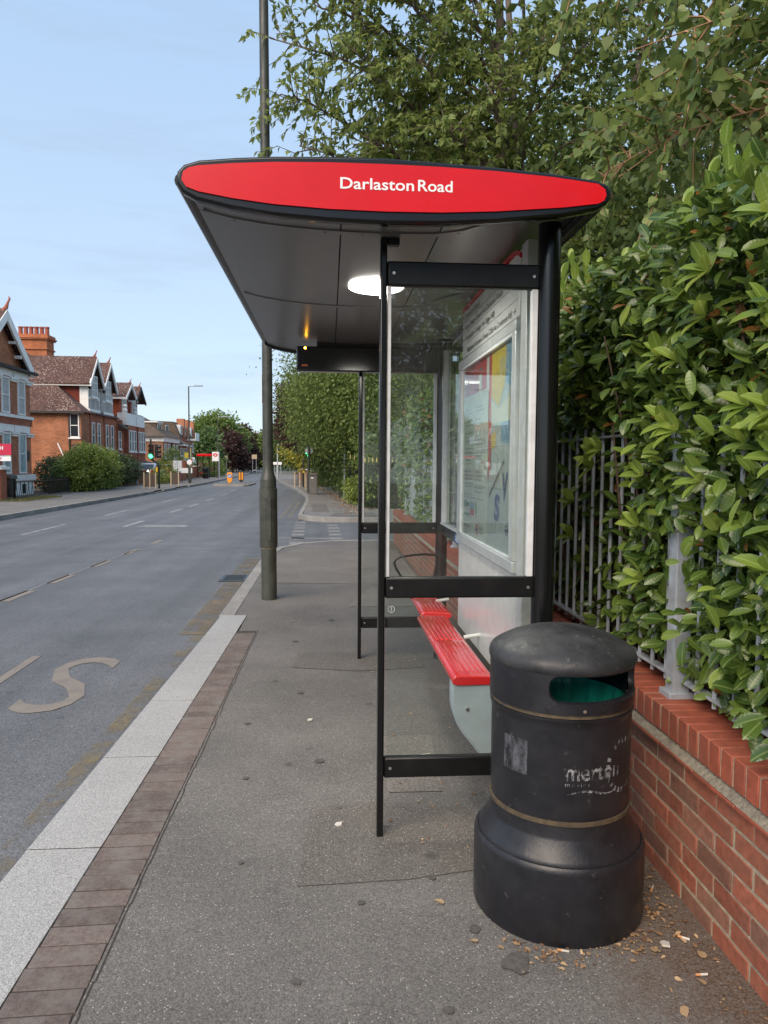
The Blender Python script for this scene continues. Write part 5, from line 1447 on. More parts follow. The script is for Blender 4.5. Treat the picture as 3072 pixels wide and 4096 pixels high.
# --- house three: pair of smaller gables over white balconies
h3 = thing('balcony_house', 'red brick house with two white balcony fronts under small tiled gables', 'house', (fx - 5, 63, 0))
MB().box(-27, fx, 60.0, 67.2, -.1, 4.9).build('wall', M['h_brick2'], h3, smooth=False)
for gi, (y0, y1) in enumerate(((60.9, 63.6), (64.0, 66.5))):
    ym = (y0 + y1) / 2
    MB().box(-22, fx - .35, y0, y1, 4.5, 6.75).build('attic_wall', M['h_tile2'], h3, smooth=False)
    mb = MB(); roof_gable(mb, -23, fx + .3, y0 - .4, y1 + .4, 6.75, 8.05); mb.build('roof', M['roof'], h3, smooth=False)
    bargeboards(h3, fx + .25, y0 - .4, y1 + .4, 6.77, 8.02, M['trim'] if gi == 0 else M['dark_wood'], .24)
    finial(h3, fx + .2, ym, 8.0, .9)
    MB().prism([(y0, 6.75), (y1, 6.75), (ym, 7.8)], 'x', -20, fx - .3).build('gable_panel', M['trim'] if gi == 0 else M['dark_wood'], h3, smooth=False)
    MB().box(-23, fx + .3, y0 - .42, y0 - .33, 6.58, 6.73).build('white_fascia', M['trim'], h3, smooth=False)
    window(h3, '+x', (fx - .35, ym, 6.0), 1.4, 1.4, (3, 1), 'curtain')
    MB().box(fx - .4, fx + .32, y0 - .45, y1 - .25, 4.55, 5.5).build('balcony', M['render'], h3, smooth=False)
    MB().lathe([(.16, 5.5), (.22, 5.7), (.12, 5.85), (.2, 6.05), (.05, 6.2)], (fx + .15, y0 - .2, 0), 10).build('urn', M['render'], h3)
    MB().box(-20, fx + .3, y0 + .05, y1 - .05, -.1, 4.55).build('bay_wall', M['h_brick2'], h3, smooth=False)
    for dy in (-.78, 0, .78):
        window(h3, '+x', (fx + .3, ym + dy, 3.3), .58, 1.7, (1, 2), 'pane')
    MB().prism([(fx + .2, 1.75), (fx + 1.8, 1.1), (fx + 1.8, 1.0), (fx + .2, 1.0)], 'y', y0 - .2, y1 + .3).build('porch_roof', M['roof_plain'], h3, smooth=False)
    MB().box(fx + .3, fx + 1.5, y0 + .1, y1 - .1, -.1, 1.0).build('porch_front', M['render'], h3, smooth=False)
MB().prism([(fx + .05, 4.6), (fx + .5, 4.25), (fx + .5, 4.15), (fx + .05, 4.15)], 'y', 59.15, 60.6).build('link_roof', M['roof_plain'], h3, smooth=False)
window(h3, '+x', (fx, 59.6, 3.3), .6, 1.4, (1, 2), 'pane')
MB().box(-26, fx - .001, 59.15, 59.99, -.1, 4.3).build('link_wall', M['h_brick2'], h3, smooth=False)
MB().box(-17.6, -17.0, 59.2, 59.8, 6.0, 8.3).build('chimney', M['h_brick2'], h3, smooth=False)

fx = -16.9
# --- house four: hipped brown roof, white cornice, dormer
h4 = thing('hipped_house', 'brick house with a hipped brown tiled roof and white cornice and bays', 'house', (fx - 5, 82, 0))
MB().box(-24.0, fx, 77.0, 84.8, -.1, 3.7).build('wall', M['h_brick3'], h4, smooth=False)
MB().box(-24.1, fx + .12, 76.9, 84.9, 3.7, 4.2).build('cornice', M['trim'], h4, smooth=False)
rz = MB()
rz.add([(-24.5, 76.5, 4.2), (fx + .4, 76.5, 4.2), (fx + .4, 85.2, 4.2), (-24.5, 85.2, 4.2), (-20.3, 80.2, 6.6), (-20.3, 82.5, 6.6)], [(0, 1, 4), (1, 2, 5, 4), (2, 3, 5), (3, 0, 4, 5), (3, 2, 1, 0)])
rz.build('roof', M['roof_plain'], h4, smooth=False)
d4 = MB().box(-20, -17.9, 78.6, 80.9, 4.6, 5.7).build('dormer', M['roof_plain'], h4, smooth=False)
MB().box(-20.1, -17.75, 78.5, 81, 5.7, 5.82).build('dormer_roof', M['trim'], d4, smooth=False)
window(h4, '+x', (-17.88, 79.75, 5.2), 1.7, .9, (2, 1), 'pane')
MB().box(-20, -17.9, 82.4, 84.4, 4.6, 5.7).build('dormer', M['roof_plain'], h4, smooth=False)
window(h4, '+x', (-17.88, 83.4, 5.2), 1.6, .9, (2, 1), 'pane')
for yc in (78.0, 79.7, 82.2, 83.9):
    window(h4, '+x', (fx, yc, 2.75), .9, 1.5, (2, 2), 'pane')
for yc in (78.8, 83.2):
    MB().box(fx, fx + .9, yc - 1.2, yc + 1.2, -.1, 1.75).box(fx, fx + 1.0, yc - 1.3, yc + 1.3, 1.45, 1.58).build('white_bay', M['render'], h4, smooth=False)
    window(h4, '+x', (fx + .9, yc, .75), 1.2, 1.1, (2, 1), 'pane', sill=False)
MB().tube([(fx + .06, 81, 3.7), (fx + .06, 81, 0)], .06, 6).build('downpipe', M['gutter'], h4)

fx = -17.6
# --- flats with a mansard roof beyond, and a lower brick house in front of them
h5 = thing('mansard_flats', 'brick flats with a dark mansard roof and red chimney stacks', 'building', (fx - 4, 95, 0))
MB().box(-25, fx - .2, 90, 99, -.1, 4.6).build('wall', M['h_brick2'], h5, smooth=False)
MB().prism([(-25, 4.6), (fx - .1, 4.6), (fx - .9, 6.4), (-24, 6.6)], 'y', 89.8, 99.2).build('mansard_roof', M['roof_plain'], h5, smooth=False)
for yc in (91.5, 93.8, 96.1, 98.3):
    MB().box(-19, fx - .3, yc - .7, yc + .7, 4.75, 6.1).build('dormer', M['trim'], h5, smooth=False)
    window(h5, '+x', (fx - .29, yc, 5.45), 1.0, 1.0, (2, 1), 'pane', sill=False)
    window(h5, '+x', (fx - .2, yc, 3.5), 1.0, 1.1, (2, 1), 'pane')
    window(h5, '+x', (fx - .2, yc, 1.5), 1.0, 1.1, (2, 1), 'pane')
for yc in (92.6, 94.9, 98.9):
    MB().box(-18.6, fx - .1, yc - .35, yc + .35, 4.6, 6.9).build('chimney', M['h_brick'], h5, smooth=False)
MB().box(fx - .2, fx + .9, 94.5, 97, 4.3, 4.55).box(fx + .82, fx + .9, 94.5, 97, 4.55, 5.3).build('balcony', M['trim'], h5, smooth=False)
fx = -16.9
h6 = thing('low_brick_house', 'low dark brick house with a white porch beside the hipped house', 'house', (fx - 3, 89.5, 0))
MB().box(-23, fx, 85.4, 89.7, -.1, 3.6).build('wall', M['h_brick2'], h6, smooth=False)
MB().prism([(-23.2, 3.6), (fx + .5, 3.6), (fx - 1.6, 4.8), (-21, 4.8)], 'y', 85.25, 89.75).build('roof', M['roof_plain'], h6, smooth=False)
MB().box(-23, fx + .62, 85.2, 85.27, 3.45, 3.62).box(fx + .5, fx + .62, 85.27, 89.7, 3.45, 3.58).build('fascia', M['trim'], h6, smooth=False)
for yc in (86.5, 88.5):
    window(h6, '+x', (fx, yc, 2.8), 1.5, .9, (3, 1), 'pane')
pm_ = MB().prism([(86.5, 1.45), (88.5, 1.45), (87.5, 2.2)], 'x', fx, fx + 1.3).build('porch_gable', M['trim'], h6, smooth=False)
MB().box(fx, fx + 1.1, 86.7, 88.3, -.1, 1.45).build('porch', M['render'], h6, smooth=False)
window(h6, '+x', (fx + 1.1, 87.5, .75), .9, 1.0, (2, 1), 'pane', sill=False)

# ------------------------------------------------------------------ front garden walls, railings, bins, signs
gw1 = thing('garden_pier', 'dark red brick pier with a white cap at the far left', 'pier', (-13.8, 30.8, 0))
MB().box(-14.3, -13.06, 30.5, 31.1, -.05, 1.25).build('brick_shaft', M['h_brick2'], gw1, smooth=False)
MB().box(-14.4, -12.95, 30.42, 31.2, 1.25, 1.36).box(-14.3, -13.06, 30.5, 31.1, 1.36, 1.42).build('cap', M['trim'], gw1, bevel=.02)
wb = thing('wheelie_bin', 'dark grey wheelie bin beside the brick pier', 'wheelie bin', (-13.51, 32.2, 0))
MB().prism([(-13.74, .08), (-13.30, .08), (-13.24, .85), (-13.78, .85)], 'y', 31.9, 32.5).build('body', M['gutter'], wb, bevel=.03)
MB().prism([(-13.80, .85), (-13.22, .85), (-13.26, 1.02), (-13.51, 1.07), (-13.76, 1.02)], 'y', 31.85, 32.6).build('lid', M['gutter'], wb, bevel=.02)
for x in (-13.72, -13.32):
    MB().tube([(x - .03, 32.48, .1), (x + .03, 32.48, .1)], .1, 12).build('wheel', M['dark_void'], wb)
MB().tube([(-13.71, 32.62, .98), (-13.31, 32.62, .98)], .015, 6).build('handle', M['gutter'], wb)

rl = thing('black_railing', 'low black iron railing in front of the gabled house', 'railing', (-13.1, 35, 0))
MB().box(-13.13, -13.07, 31.9, 38.4, .70, .73).box(-13.13, -13.07, 31.9, 38.4, .06, .09).build('rail', M['black_satin'], rl, smooth=False)
bme = MB().box(-.011, .011, -.011, .011, 0, .8).mesh('rail_bar'); bme.materials.append(M['black_satin'])
for k in range(25): put('bar', bme, None, rl, (-13.1, 35.9 + k * .1, .02))
for k in range(9):
    for s in (-.13, .13):
        MB().tube([(-13.1, 32.1 + k * .42 + s, .08), (-13.1, 32.1 + k * .42 - s*.3, .71)], .011, 4).build('slanted_bar', M['black_satin'], rl)
for y in (31.95, 35.75, 38.35):
    MB().box(-13.13, -13.07, y - .03, y + .03, -.02, .86).build('post', M['black_satin'], rl, smooth=False)
MB().box(-13.22, -13.0, 31.9, 38.4, -.05, .07).build('kerb_plinth', M['cream'], rl, smooth=False)

es = thing('estate_board', 'red and white estate agent board on a post by the gabled house', 'sign', (-12.87, 30.0, 0))
MB().box(-13.29, -13.19, 29.96, 30.04, -.05, 2.45).build('post', M['trim'], es, smooth=False)
bd = MB().box(-13.17, -12.39, 29.97, 30.01, 1.82, 2.27).build('red_board', mat('agent_red', (0.52, 0.015, 0.06), 0.4), es, smooth=False)
wbd = MB().box(-13.17, -12.41, 29.965, 30.005, 1.60, 1.815).build('white_board', M['sign_white'], es, smooth=False)
t_ = MB()
lettering(t_, 'H', lambda a, b: (-12.82 + a, 29.962, 2.03 + b), width=.13, height=.15, bold=.03)
lettering(t_, 'H', lambda a, b: (-13.00 + a, 29.962, 2.03 + b), width=.13, height=.15, bold=.03)
t_.build('lettering', M['sign_white'], bd, recalc=False)
t2 = MB(); lettering(t2, 'SALE', lambda a, b: (-13.07 + a, 29.96, 1.66 + b), width=.32, height=.08, bold=.03)
t2.build('lettering', mat('agent_print', (0.5, 0.02, 0.08), 0.5), wbd, recalc=False)
MB().box(-13.17, -12.62, 29.960, 29.964, 1.785, 1.81).build('blue_stripe', mat('agent_blue', (0.05, 0.2, 0.5), 0.5), wbd, smooth=False)
MB().box(-12.62, -12.41, 29.960, 29.964, 1.785, 1.81).build('green_stripe', mat('agent_green', (0.1, 0.45, 0.2), 0.5), wbd, smooth=False)

gw2 = thing('low_garden_wall', 'low brown brick garden wall half covered by the dark ivy bush', 'wall', (-13.6, 54, 0))
MB().box(-13.9, -13.6, 50.4, 56.4, -.05, .95).build('brick_face', M['h_brick3'], gw2, smooth=False)
MB().box(-13.95, -13.55, 50.35, 56.45, .95, 1.02).build('coping', M['h_brick2'], gw2, smooth=False)
MB().box(-13.64, -13.5, 53.2, 53.5, -.05, .85).build('side_panel', M['galv'], gw2, smooth=False)
gw3 = thing('front_wall', 'long red brick front wall with pale coping before the hipped house', 'wall', (-13.8, 78, 0))
MB().box(-14.4, -14.1, 66, 92, -.05, 1.15).build('brick_face', M['h_brick2'], gw3, smooth=False)
for a, b in ((72.5, 76.5), (79, 83)):
    MB().box(-14.45, -14.05, a, b, 1.152, 1.24).build('coping', M['trim'], gw3, smooth=False)
for y in (66, 69.5, 72, 77, 83.5, 88):
    MB().box(-14.5, -14.0, y - .28, y + .28, -.05, 1.5).box(-14.55, -13.95, y - .33, y + .33, 1.5, 1.58).build('pier', M['h_brick2'], gw3, smooth=False)
gw4 = thing('terrace_wall', 'red brick raised terrace with white coping and railing by the far lamp post', 'wall', (-12.8, 62, 0))
MB().box(-16.5, -12.9, 61.5, 62.0, -.05, 1.35).box(-13.2, -12.9, 62.0, 68, -.05, .75).build('brick_face', M['h_brick2'], gw4, smooth=False)
MB().box(-13.25, -12.85, 61.98, 68, .75, .84).box(-16.5, -12.9, 61.45, 62.04, 1.35, 1.42).build('coping', M['trim'], gw4, smooth=False)
for y in (64, 66, 67.9):
    MB().box(-13.22, -12.88, y - .17, y + .17, .84, 1.75).build('pier', M['trim'] if y < 67 else M['h_brick2'], gw4, smooth=False)

# ------------------------------------------------------------------ parked car in the drive
car = thing('parked_car', 'silver hatchback parked in the drive behind the traffic signal', 'car', (-13.9, 58.5, 0))
M['car_paint'] = mat('silver_paint', (0.45, 0.47, 0.50), 0.25, metal=0.6, coat=0.5)
prof = [(56.7, .35), (56.62, .75), (56.7, 1.0), (57.05, 1.46), (57.6, 1.52), (58.8, 1.50), (59.5, 1.1), (60.5, .95), (60.75, .7), (60.75, .35)]
MB().prism(prof, 'x', -14.75, -13.05).build('body', M['car_paint'], car, bevel=.08, seg=2)
MB().prism([(56.72, 1.05), (57.0, 1.42), (56.97, 1.43), (56.68, 1.06)], 'x', -14.6, -13.2).build('rear_window', M['pane'], car, smooth=False)
MB().prism([(57.2, 1.05), (57.35, 1.40), (58.75, 1.40), (59.3, 1.05)], 'x', -13.06, -13.03).build('side_window', M['pane'], car, smooth=False)
for x in (-14.62, -13.35):
    MB().box(x, x + .2, 56.585, 56.66, .72, 1.0).build('tail_light', mat('tail_red', (0.45, 0.01, 0.01), 0.2), car, bevel=.02)
MB().box(-14.2, -13.6, 56.6, 56.64, .56, .68).build('number_plate', mat('plate_yellow', (0.6, 0.5, 0.05), 0.5), car)
for y in (57.4, 59.9):
    for x in (-14.74, -13.24):
        w = MB().lathe([(.0, 0), (.3, 0), (.32, .03), (.32, .17), (.3, .2), (0, .2)], (0, 0, 0), 18)
        w.v = [(x + z, y + a, .32 + b) for a, b, z in w.v]
        wo = w.build('wheel', M['dark_void'], car)
        MB().disc((x + .202, y, .32), .2, (1, 0, 0), 14).build('hub', M['galv'], wo)

# ------------------------------------------------------------------ traffic signals
M['sig_black'] = mat('signal_black', (0.012, 0.014, 0.013), 0.5)
M['green_on'] = emit('green_signal', (0.03, 1.0, 0.24), 3.5)
M['red_off'] = mat('red_lens_off', (0.10, 0.012, 0.008), 0.3)
M['amber_off'] = mat('amber_lens_off', (0.05, 0.03, 0.01), 0.3)
def signal_head(par, x, y, z, lit=True, s=1.0):
    """three-lamp head facing the camera (-y)"""
    hd_ = MB().box(x - .14*s, x + .14*s, y, y + .16, z - .44*s, z + .44*s).build('signal_head', M['sig_black'], par, bevel=.02)
    for k, (dz, m) in enumerate(((.29, 'red_off'), (0, 'amber_off'), (-.29, 'green_on' if lit else 'amber_off'))):
        MB().disc((x, y - .012, z + dz*s), .118*s, (0, -1, 0), 18).build('lens', M[m], hd_)
        v = MB()
        for q in range(12):
            t0 = math.radians(-10 + 200*q/12); t1 = math.radians(-10 + 200*(q+1)/12)
            v.quad(*[(x + .12*s*math.cos(t), y - d, z + dz*s + .12*s*math.sin(t)) for t, d in ((t0, 0), (t0, .18), (t1, .18), (t1, 0))])
        v.build('visor', M['sig_black'], hd_)
    return hd_
ts = thing('traffic_light', 'black traffic signal showing green on a cranked pole beside the ivy hedge', 'traffic light', (-10.35, 46.0, 0))
MB().tube([(-10.35, 46, 0), (-10.35, 46, 1.25), (-10.40, 46, 1.5), (-10.72, 46, 1.72), (-10.82, 46, 1.82), (-10.82, 46, 2.0), (-10.82, 46, 3.0)], .057, 10).build('pole', M['sig_black'], ts)
signal_head(ts, -10.78, 45.85, 2.25)
h = MB().box(-10.60, -10.44, 46.0, 46.26, 1.85, 2.68).build('signal_head', M['sig_black'], ts, bevel=.02)
for dz in (-.28, 0, .28):
    MB().tube([(-10.44, 46.13, 2.26 + dz), (-10.26, 46.13, 2.24 + dz)], [.11, .12], 12, cap=False).build('visor', M['sig_black'], h)
MB().box(-10.52, -10.40, 45.88, 46.0, 1.0, 1.3).build('push_button_box', mat('button_yellow', (0.62, 0.38, 0.02), 0.5), ts, bevel=.01)
ts2 = thing('traffic_light', 'black traffic signal with green lamp in front of the big tree', 'traffic light', (-1.75, 50.0, 0))
MB().tube([(-1.75, 50, 0), (-1.75, 50, 1.75), (-1.72, 50, 1.9), (-1.35, 50, 2.05), (-1.3, 50, 2.15), (-1.3, 50, 3.0)], .057, 10).build('pole', M['sig_black'], ts2)
h_ = MB().box(-1.62, -1.36, 49.9, 50.1, 1.95, 2.75).build('signal_head', M['sig_black'], ts2, bevel=.02)
l2 = MB().tube([(-1.63, 49.88, 2.18), (-1.28, 49.86, 2.12)], [.10, .11], 12); l2.build('green_lens', M['green_on'], h_)
MB().box(-1.80, -1.68, 49.86, 49.95, .95, 1.25).build('push_button_box', mat('button_yellow2', (0.6, 0.36, 0.02), 0.5), ts2, bevel=.01)

# brown guard panels by the crossing
M['guard'] = mat('guard_brown', (0.075, 0.052, 0.036), 0.6, var=0.2, vscale=8)
M['guard_post'] = mat('guard_post_tan', (0.42, 0.33, 0.22), 0.6)
def guard(label, x, y, n, w=.34, grp='brown guard panels at the crossing', bars=False):
    g_ = thing('guard_panel', label, 'guard rail', (x, y, 0), grp)
    for k in range(n + 1):
        MB().box(x + k*w - .035, x + k*w + .035, y - .035, y + .035, -.02, .98).build('post', M['guard_post'], g_, smooth=False)
    for k in range(n):
        if not bars:
            MB().box(x + k*w + .036, x + (k+1)*w - .036, y - .015, y + .015, .12, .88).build('panel', M['guard'], g_, smooth=False)
        else:
            for z in (.12, .84): MB().box(x + k*w + .036, x + (k+1)*w - .036, y - .02, y + .02, z, z + .05).build('rail', M['guard'], g_, smooth=False)
            for q in range(3): MB().box(x + k*w + .08 + q*.08, x + k*w + .11 + q*.08, y - .012, y + .012, .17, .84).build('bar', M['guard'], g_, smooth=False)
guard('two brown guard panels with tan posts in front of the signal pole', -11.05, 45.2, 2)
guard('single brown guard panel between two shrubs near the kerb', -10.6, 50.6, 1, .5)
guard('brown barred guard panel left of the slim signal pole', -2.35, 50.4, 2, .34, 'brown barred panels on the right', True)
guard('brown barred guard panel behind the grey cabinet', -1.42, 44.6, 1, .42, 'brown barred panels on the right', True)

# ------------------------------------------------------------------ street lights and poles in the distance
def far_lamp(name, label, x, y, h, side=1, m='lamp_green'):
    t = thing(name, label, 'street lamp', (x, y, 0), 'lamp columns down the road')
    MB().lathe([(.10, 0), (.10, 1.3), (.065, 1.45), (.045, h)], (x, y, 0), 10).build('column', M[m], t)
    MB().tube([(x, y, h - .02), (x + side*.15, y, h), (x + side*.6, y, h + .02)], [.04, .035, .03], 6).build('arm', M['galv'], t)
    MB().box(x + side*.45, x + side*1.05, y - .12, y + .12, h, h + .09).build('lantern', M['galv'], t, bevel=.02)
    return t
far_lamp('street_lamp', 'grey lamp column with a side arm in front of the hipped brick house', -10.75, 58.0, 7.4)
far_lamp('street_lamp', 'tall brownish lamp post beside the bus stop flag across the road', -11.55, 78.0, 6.3)
far_lamp('street_lamp', 'slim lamp post farthest down the left side by dark trees', -15.5, 128.0, 7.6)
far_lamp('street_lamp', 'thin leaning pale post on the right pavement by the yellow shrub', -5.0, 72.0, 3.4, m='galv')
ring_ = thing('sign_post', 'round white road sign on the far lamp column', 'sign', (-10.75, 57.9, 0))
MB().tube([(-10.72, 57.88, 1.62), (-10.72, 57.84, 1.62)], .2, 18).build('sign_face', M['sign_white'], ring_)
MB().box(-10.75, -10.69, 57.85, 57.93, 1.3, 1.75).build('bracket', M['galv'], ring_)

bsf = thing('bus_stop_flag', 'white bus stop flag on a post across the road', 'bus stop', (-11.35, 77.5, 0))
MB().tube([(-11.35, 77.5, 0), (-11.35, 77.5, 2.75)], .045, 8).build('post', M['galv'], bsf)
fl = MB().box(-12.05, -11.40, 77.48, 77.52, 1.75, 2.70).build('flag', M['sign_white'], bsf, smooth=False)
q = MB(); n = 20
for k in range(n):
    t0, t1 = 2*math.pi*k/n, 2*math.pi*(k+1)/n
    q.quad(*[(-11.72 + r*math.cos(t), 77.474, 2.38 + r*math.sin(t)) for r, t in ((.13, t0), (.21, t0), (.21, t1), (.13, t1))])
q.quad((-12.0, 77.472, 2.34), (-11.45, 77.472, 2.34), (-11.45, 77.472, 2.42), (-12.0, 77.472, 2.42))
q.build('roundel', M['sign_red'], fl)
fs = thing('bus_shelter', 'distant bus shelter with red roof edge across the road', 'bus shelter', (-13.2, 80, 0))
MB().box(-13.9, -12.3, 79, 82.5, 2.25, 2.5).build('roof', M['sign_red'], fs, bevel=.04)
for y in (79.1, 82.4):
    for x in (-13.8, -12.6): MB().box(x - .04, x + .04, y - .04, y + .04, 0, 2.25).build('post', M['black_metal'], fs, smooth=False)
MB().box(-13.82, -13.78, 79.15, 82.35, .3, 2.1).build('glass_pane', M['glass_clear'], fs, smooth=False)
MB().box(-13.7, -13.4, 79.5, 82, .5, .56).build('seat', M['seat_red'], fs)
yb = thing('estate_board', 'yellow and green estate agent board above the terrace wall', 'sign', (-13.0, 70, 0))
MB().box(-12.9, -12.8, 69.95, 70.05, 0, 2.9).build('post', mat('post_yellow', (0.5, 0.40, 0.18), 0.6), yb, smooth=False)
MB().box(-13.4, -13.06, 69.96, 70.0, 2.0, 2.5).build('yellow_panel', mat('board_yellow', (0.65, 0.50, 0.03), 0.5), yb, smooth=False)
MB().box(-13.059, -12.75, 69.955, 70.005, 1.97, 2.52).build('green_panel', mat('board_green', (0.02, 0.22, 0.14), 0.5), yb, smooth=False)
MB().box(-12.98, -12.7, 69.95, 70.01, 1.7, 1.9).build('red_panel', M['sign_red'], yb, smooth=False)
ns = thing('notice_sign', 'small white notice board on legs in front of the terrace wall', 'sign', (-11.4, 60.0, 0))
MB().box(-11.8, -10.9, 59.98, 60.02, .75, 1.15).build('board', M['sign_white'], ns, smooth=False)
for x in (-11.7, -11.0): MB().box(x - .03, x + .03, 60.025, 60.07, 0, 1.1).build('leg', M['guard'], ns, smooth=False)
dbn = thing('litter_bin', 'small black litter bin far along the left pavement', 'litter bin', (-12.3, 75, 0))
MB().lathe([(.3, 0), (.3, .9), (.32, .92), (.30, 1.05), (.0, 1.15)], (-12.3, 75, 0), 14).build('body', M['black_satin'], dbn)
MB().lathe([(.305, .5), (.305, .55)], (-12.3, 75, 0), 14).build('gold_band', M['gold_band'], dbn)
for nm, lab, x, y, w, z0, z1, c in (('direction_sign', 'tan direction sign on a pole farther left in the distance', -16.6, 118, 1.3, 2.1, 2.7, 'guard_post'), ('road_sign', 'pale square road sign far down the road', -11.8, 118, .8, 2.2, 2.9, 'guard_post'), ('road_sign', 'white rectangular sign beyond the bend ahead', -7.8, 112, 1.3, 1.35, 1.75, 'sign_white')):
    t = thing(nm, lab, 'sign', (x, y, 0))
    MB().box(x - w/2, x + w/2, y - .02, y + .02, z0, z1).build('sign_face', M[c], t, smooth=False)
    for xx in (x - w*.35, x + w*.35): MB().tube([(xx, y + .06, 0), (xx, y + .06, z1)], .04, 6).build('post', M['galv'], t)

# traffic island with two keep-left bollards
isl = thing('traffic_island', 'kerbed traffic island in the middle of the road', 'traffic island', (-7.3, 56.5, ZR))
MB().prism([(-8.6, 55.6), (-8.3, 55.2), (-6.3, 55.2), (-6.0, 55.6), (-6.0, 61.0), (-6.3, 61.4), (-8.3, 61.4), (-8.6, 61.0)], 'z', ZR - .02, ZR + .13).build('kerb_edge', M['old_kerb'], isl, bevel=.03)
MB().prism([(-8.35, 55.75), (-6.25, 55.75), (-6.25, 60.9), (-8.35, 60.9)], 'z', ZR + .131, ZR + .16).build('surface', M['pave_far'], isl)
M['bol_or'] = mat('bollard_orange', (0.80, 0.30, 0.02), 0.4)
M['bol_blue'] = mat('bollard_blue', (0.03, 0.16, 0.45), 0.4)
b1 = thing('keep_left_bollard', 'orange keep-left bollard with a blue arrow disc on the island', 'bollard', (-7.45, 56.2, ZR + .16))
zb = ZR + .16
MB().prism([(-7.45, zb), (-7.26, zb + .22), (-7.26, zb + .80), (-7.30, zb + .85), (-7.60, zb + .85), (-7.64, zb + .80), (-7.64, zb + .22)], 'y', 56.1, 56.3).build('body', M['bol_or'], b1, bevel=.02)
ds = MB().disc((-7.45, 56.092, zb + .58), .15, (0, -1, 0), 20).build('sign_disc', M['bol_blue'], b1)
ar = MB(); c_, s_ = math.cos(math.radians(225)), math.sin(math.radians(225))
def BP(a, b): return (-7.45 + a*c_ - b*s_, 56.088, zb + .58 + a*s_ + b*c_)
ar.quad(BP(-.11, -.025), BP(.03, -.025), BP(.03, .025), BP(-.11, .025)).quad(BP(.12, 0), BP(.015, .085), BP(.015, -.085))
ar.build('arrow', M['sign_white'], ds)
b2 = thing('keep_left_bollard', 'black bollard with yellow side stripes behind the blue-disc one', 'bollard', (-7.0, 59.5, ZR + .16))
MB().prism([(-7.0, zb), (-6.81, zb + .22), (-6.81, zb + .85), (-7.19, zb + .85), (-7.19, zb + .22)], 'y', 59.4, 59.6).build('body', M['sig_black'], b2, bevel=.01)
for x in (-7.1, -6.9):
    MB().box(x - .06, x + .06, 59.38, 59.399, zb + .23, zb + .82).build('stripe', M['bol_or'], b2, smooth=False)

# ------------------------------------------------------------------ things on the right pavement beyond the side road
cb = thing('utility_cabinet', 'grey street utility cabinet standing on the right pavement', 'cabinet', (-.83, 38.3, 0))
M['cabinet'] = mat('cabinet_grey_brown', (0.13, 0.125, 0.115), 0.6, var=0.15, vscale=4)
MB().box(-1.03, -.62, 38.0, 38.7, -.02, 1.0).build('body', M['cabinet'], cb, bevel=.012)
MB().prism([(-1.06, 1.0), (-.59, 1.0), (-.66, 1.06), (-.83, 1.09), (-1.0, 1.06)], 'y', 37.95, 38.75).build('lid', M['cabinet'], cb, bevel=.006)
MB().box(-1.0, -.65, 37.985, 38.0, .06, .95).build('door', M['cabinet'], cb, bevel=.006)
MB().box(-.94, -.82, 37.98, 37.986, .82, .88).build('label_plate', M['sign_white'], cb)
dp_ = thing('sign_post', 'dark post with a round sign seen from behind, next to the utility cabinet', 'sign', (-1.12, 40.0, 0))
MB().tube([(-1.12, 40, 0), (-1.12, 40, 1.0), (-1.12, 40, 2.55)], [.075, .06, .05], 10).build('post', M['lamp_green'], dp_)
MB().tube([(-1.10, 40.06, 2.28), (-1.10, 40.09, 2.28)], .21, 24).build('sign_back', M['galv'], dp_)
gp = thing('grey_post', 'slim pale grey post at the edge of the hedge past the side road', 'post', (.68, 34.0, 0))
MB().tube([(.68, 34, 0), (.68, 34, 2.85)], .038, 10).build('shaft', M['galv'], gp)
MB().lathe([(.042, 2.84), (.03, 2.88), (0, 2.89)], (.68, 34, 0), 10).build('cap', M['galv'], gp)
MB().box(.63, .73, 33.955, 33.962, 1.3, 1.36).build('band', M['sign_white'], gp)

gt = thing('black_gate', 'tall black panelled gate with gold spear finials beyond the side road', 'gate', (1.15, 30.6, 0))
for k in range(5):
    MB().prism([(.80 + k*.165, .05), (.955 + k*.165, .05), (.955 + k*.165, 1.62), (.80 + k*.165, 1.62)], 'y', 30.55, 30.6).build('panel', M['black_satin'], gt, smooth=False)
MB().box(.78, 1.64, 30.5, 30.56, 1.62, 1.68).box(.78, 1.64, 30.5, 30.56, .08, .14).build('rail', M['black_satin'], gt, smooth=False)
M['gold'] = mat('gold_paint', (0.62, 0.48, 0.15), 0.4, metal=0.3)
for k in range(5):
    x = .85 + k*.18
    MB().lathe([(.012, 1.68), (.012, 1.76), (.03, 1.80), (.022, 1.9), (.0, 2.0)], (x, 30.53, 0), 8).build('finial', M['gold'], gt)
rb = thing('iron_railing', 'black iron railing with gold spear tops along the side road', 'railing', (3.0, 26.3, 0))
for z in (.18, 1.5): MB().box(1.2, 6.0, 26.28, 26.32, z, z + .04).build('rail', M['black_satin'], rb, smooth=False)
bar2 = MB().box(-.011, .011, -.011, .011, 0, 1.62).mesh('iron_bar'); bar2.materials.append(M['black_satin'])
fin2 = MB().lathe([(.012, 0), (.03, .05), (.02, .12), (0, .2)], (0, 0, 0), 6).mesh('spear'); fin2.materials.append(M['gold'])
for k in range(34):
    put('bar', bar2, None, rb, (1.25 + k*.14, 26.3, .02))
    put('finial', fin2, None, rb, (1.25 + k*.14, 26.3, 1.64))
fw = thing('low_stone_wall', 'low dark brick wall with pale pier caps along the far right pavement', 'wall', (-1.5, 62, 0))
mbw = MB()
for a, b in zip((52, 58, 64, 70), (58, 64, 70, 80)):
    xa, xb = interp(RK, a) + 2.2, interp(RK, b) + 2.2
    mbw.prism([(xa, a), (xa + .3, a), (xb + .3, b), (xb, b)], 'z', -.05, .75)
mbw.build('brick_face', M['h_brick3'], fw, smooth=False)
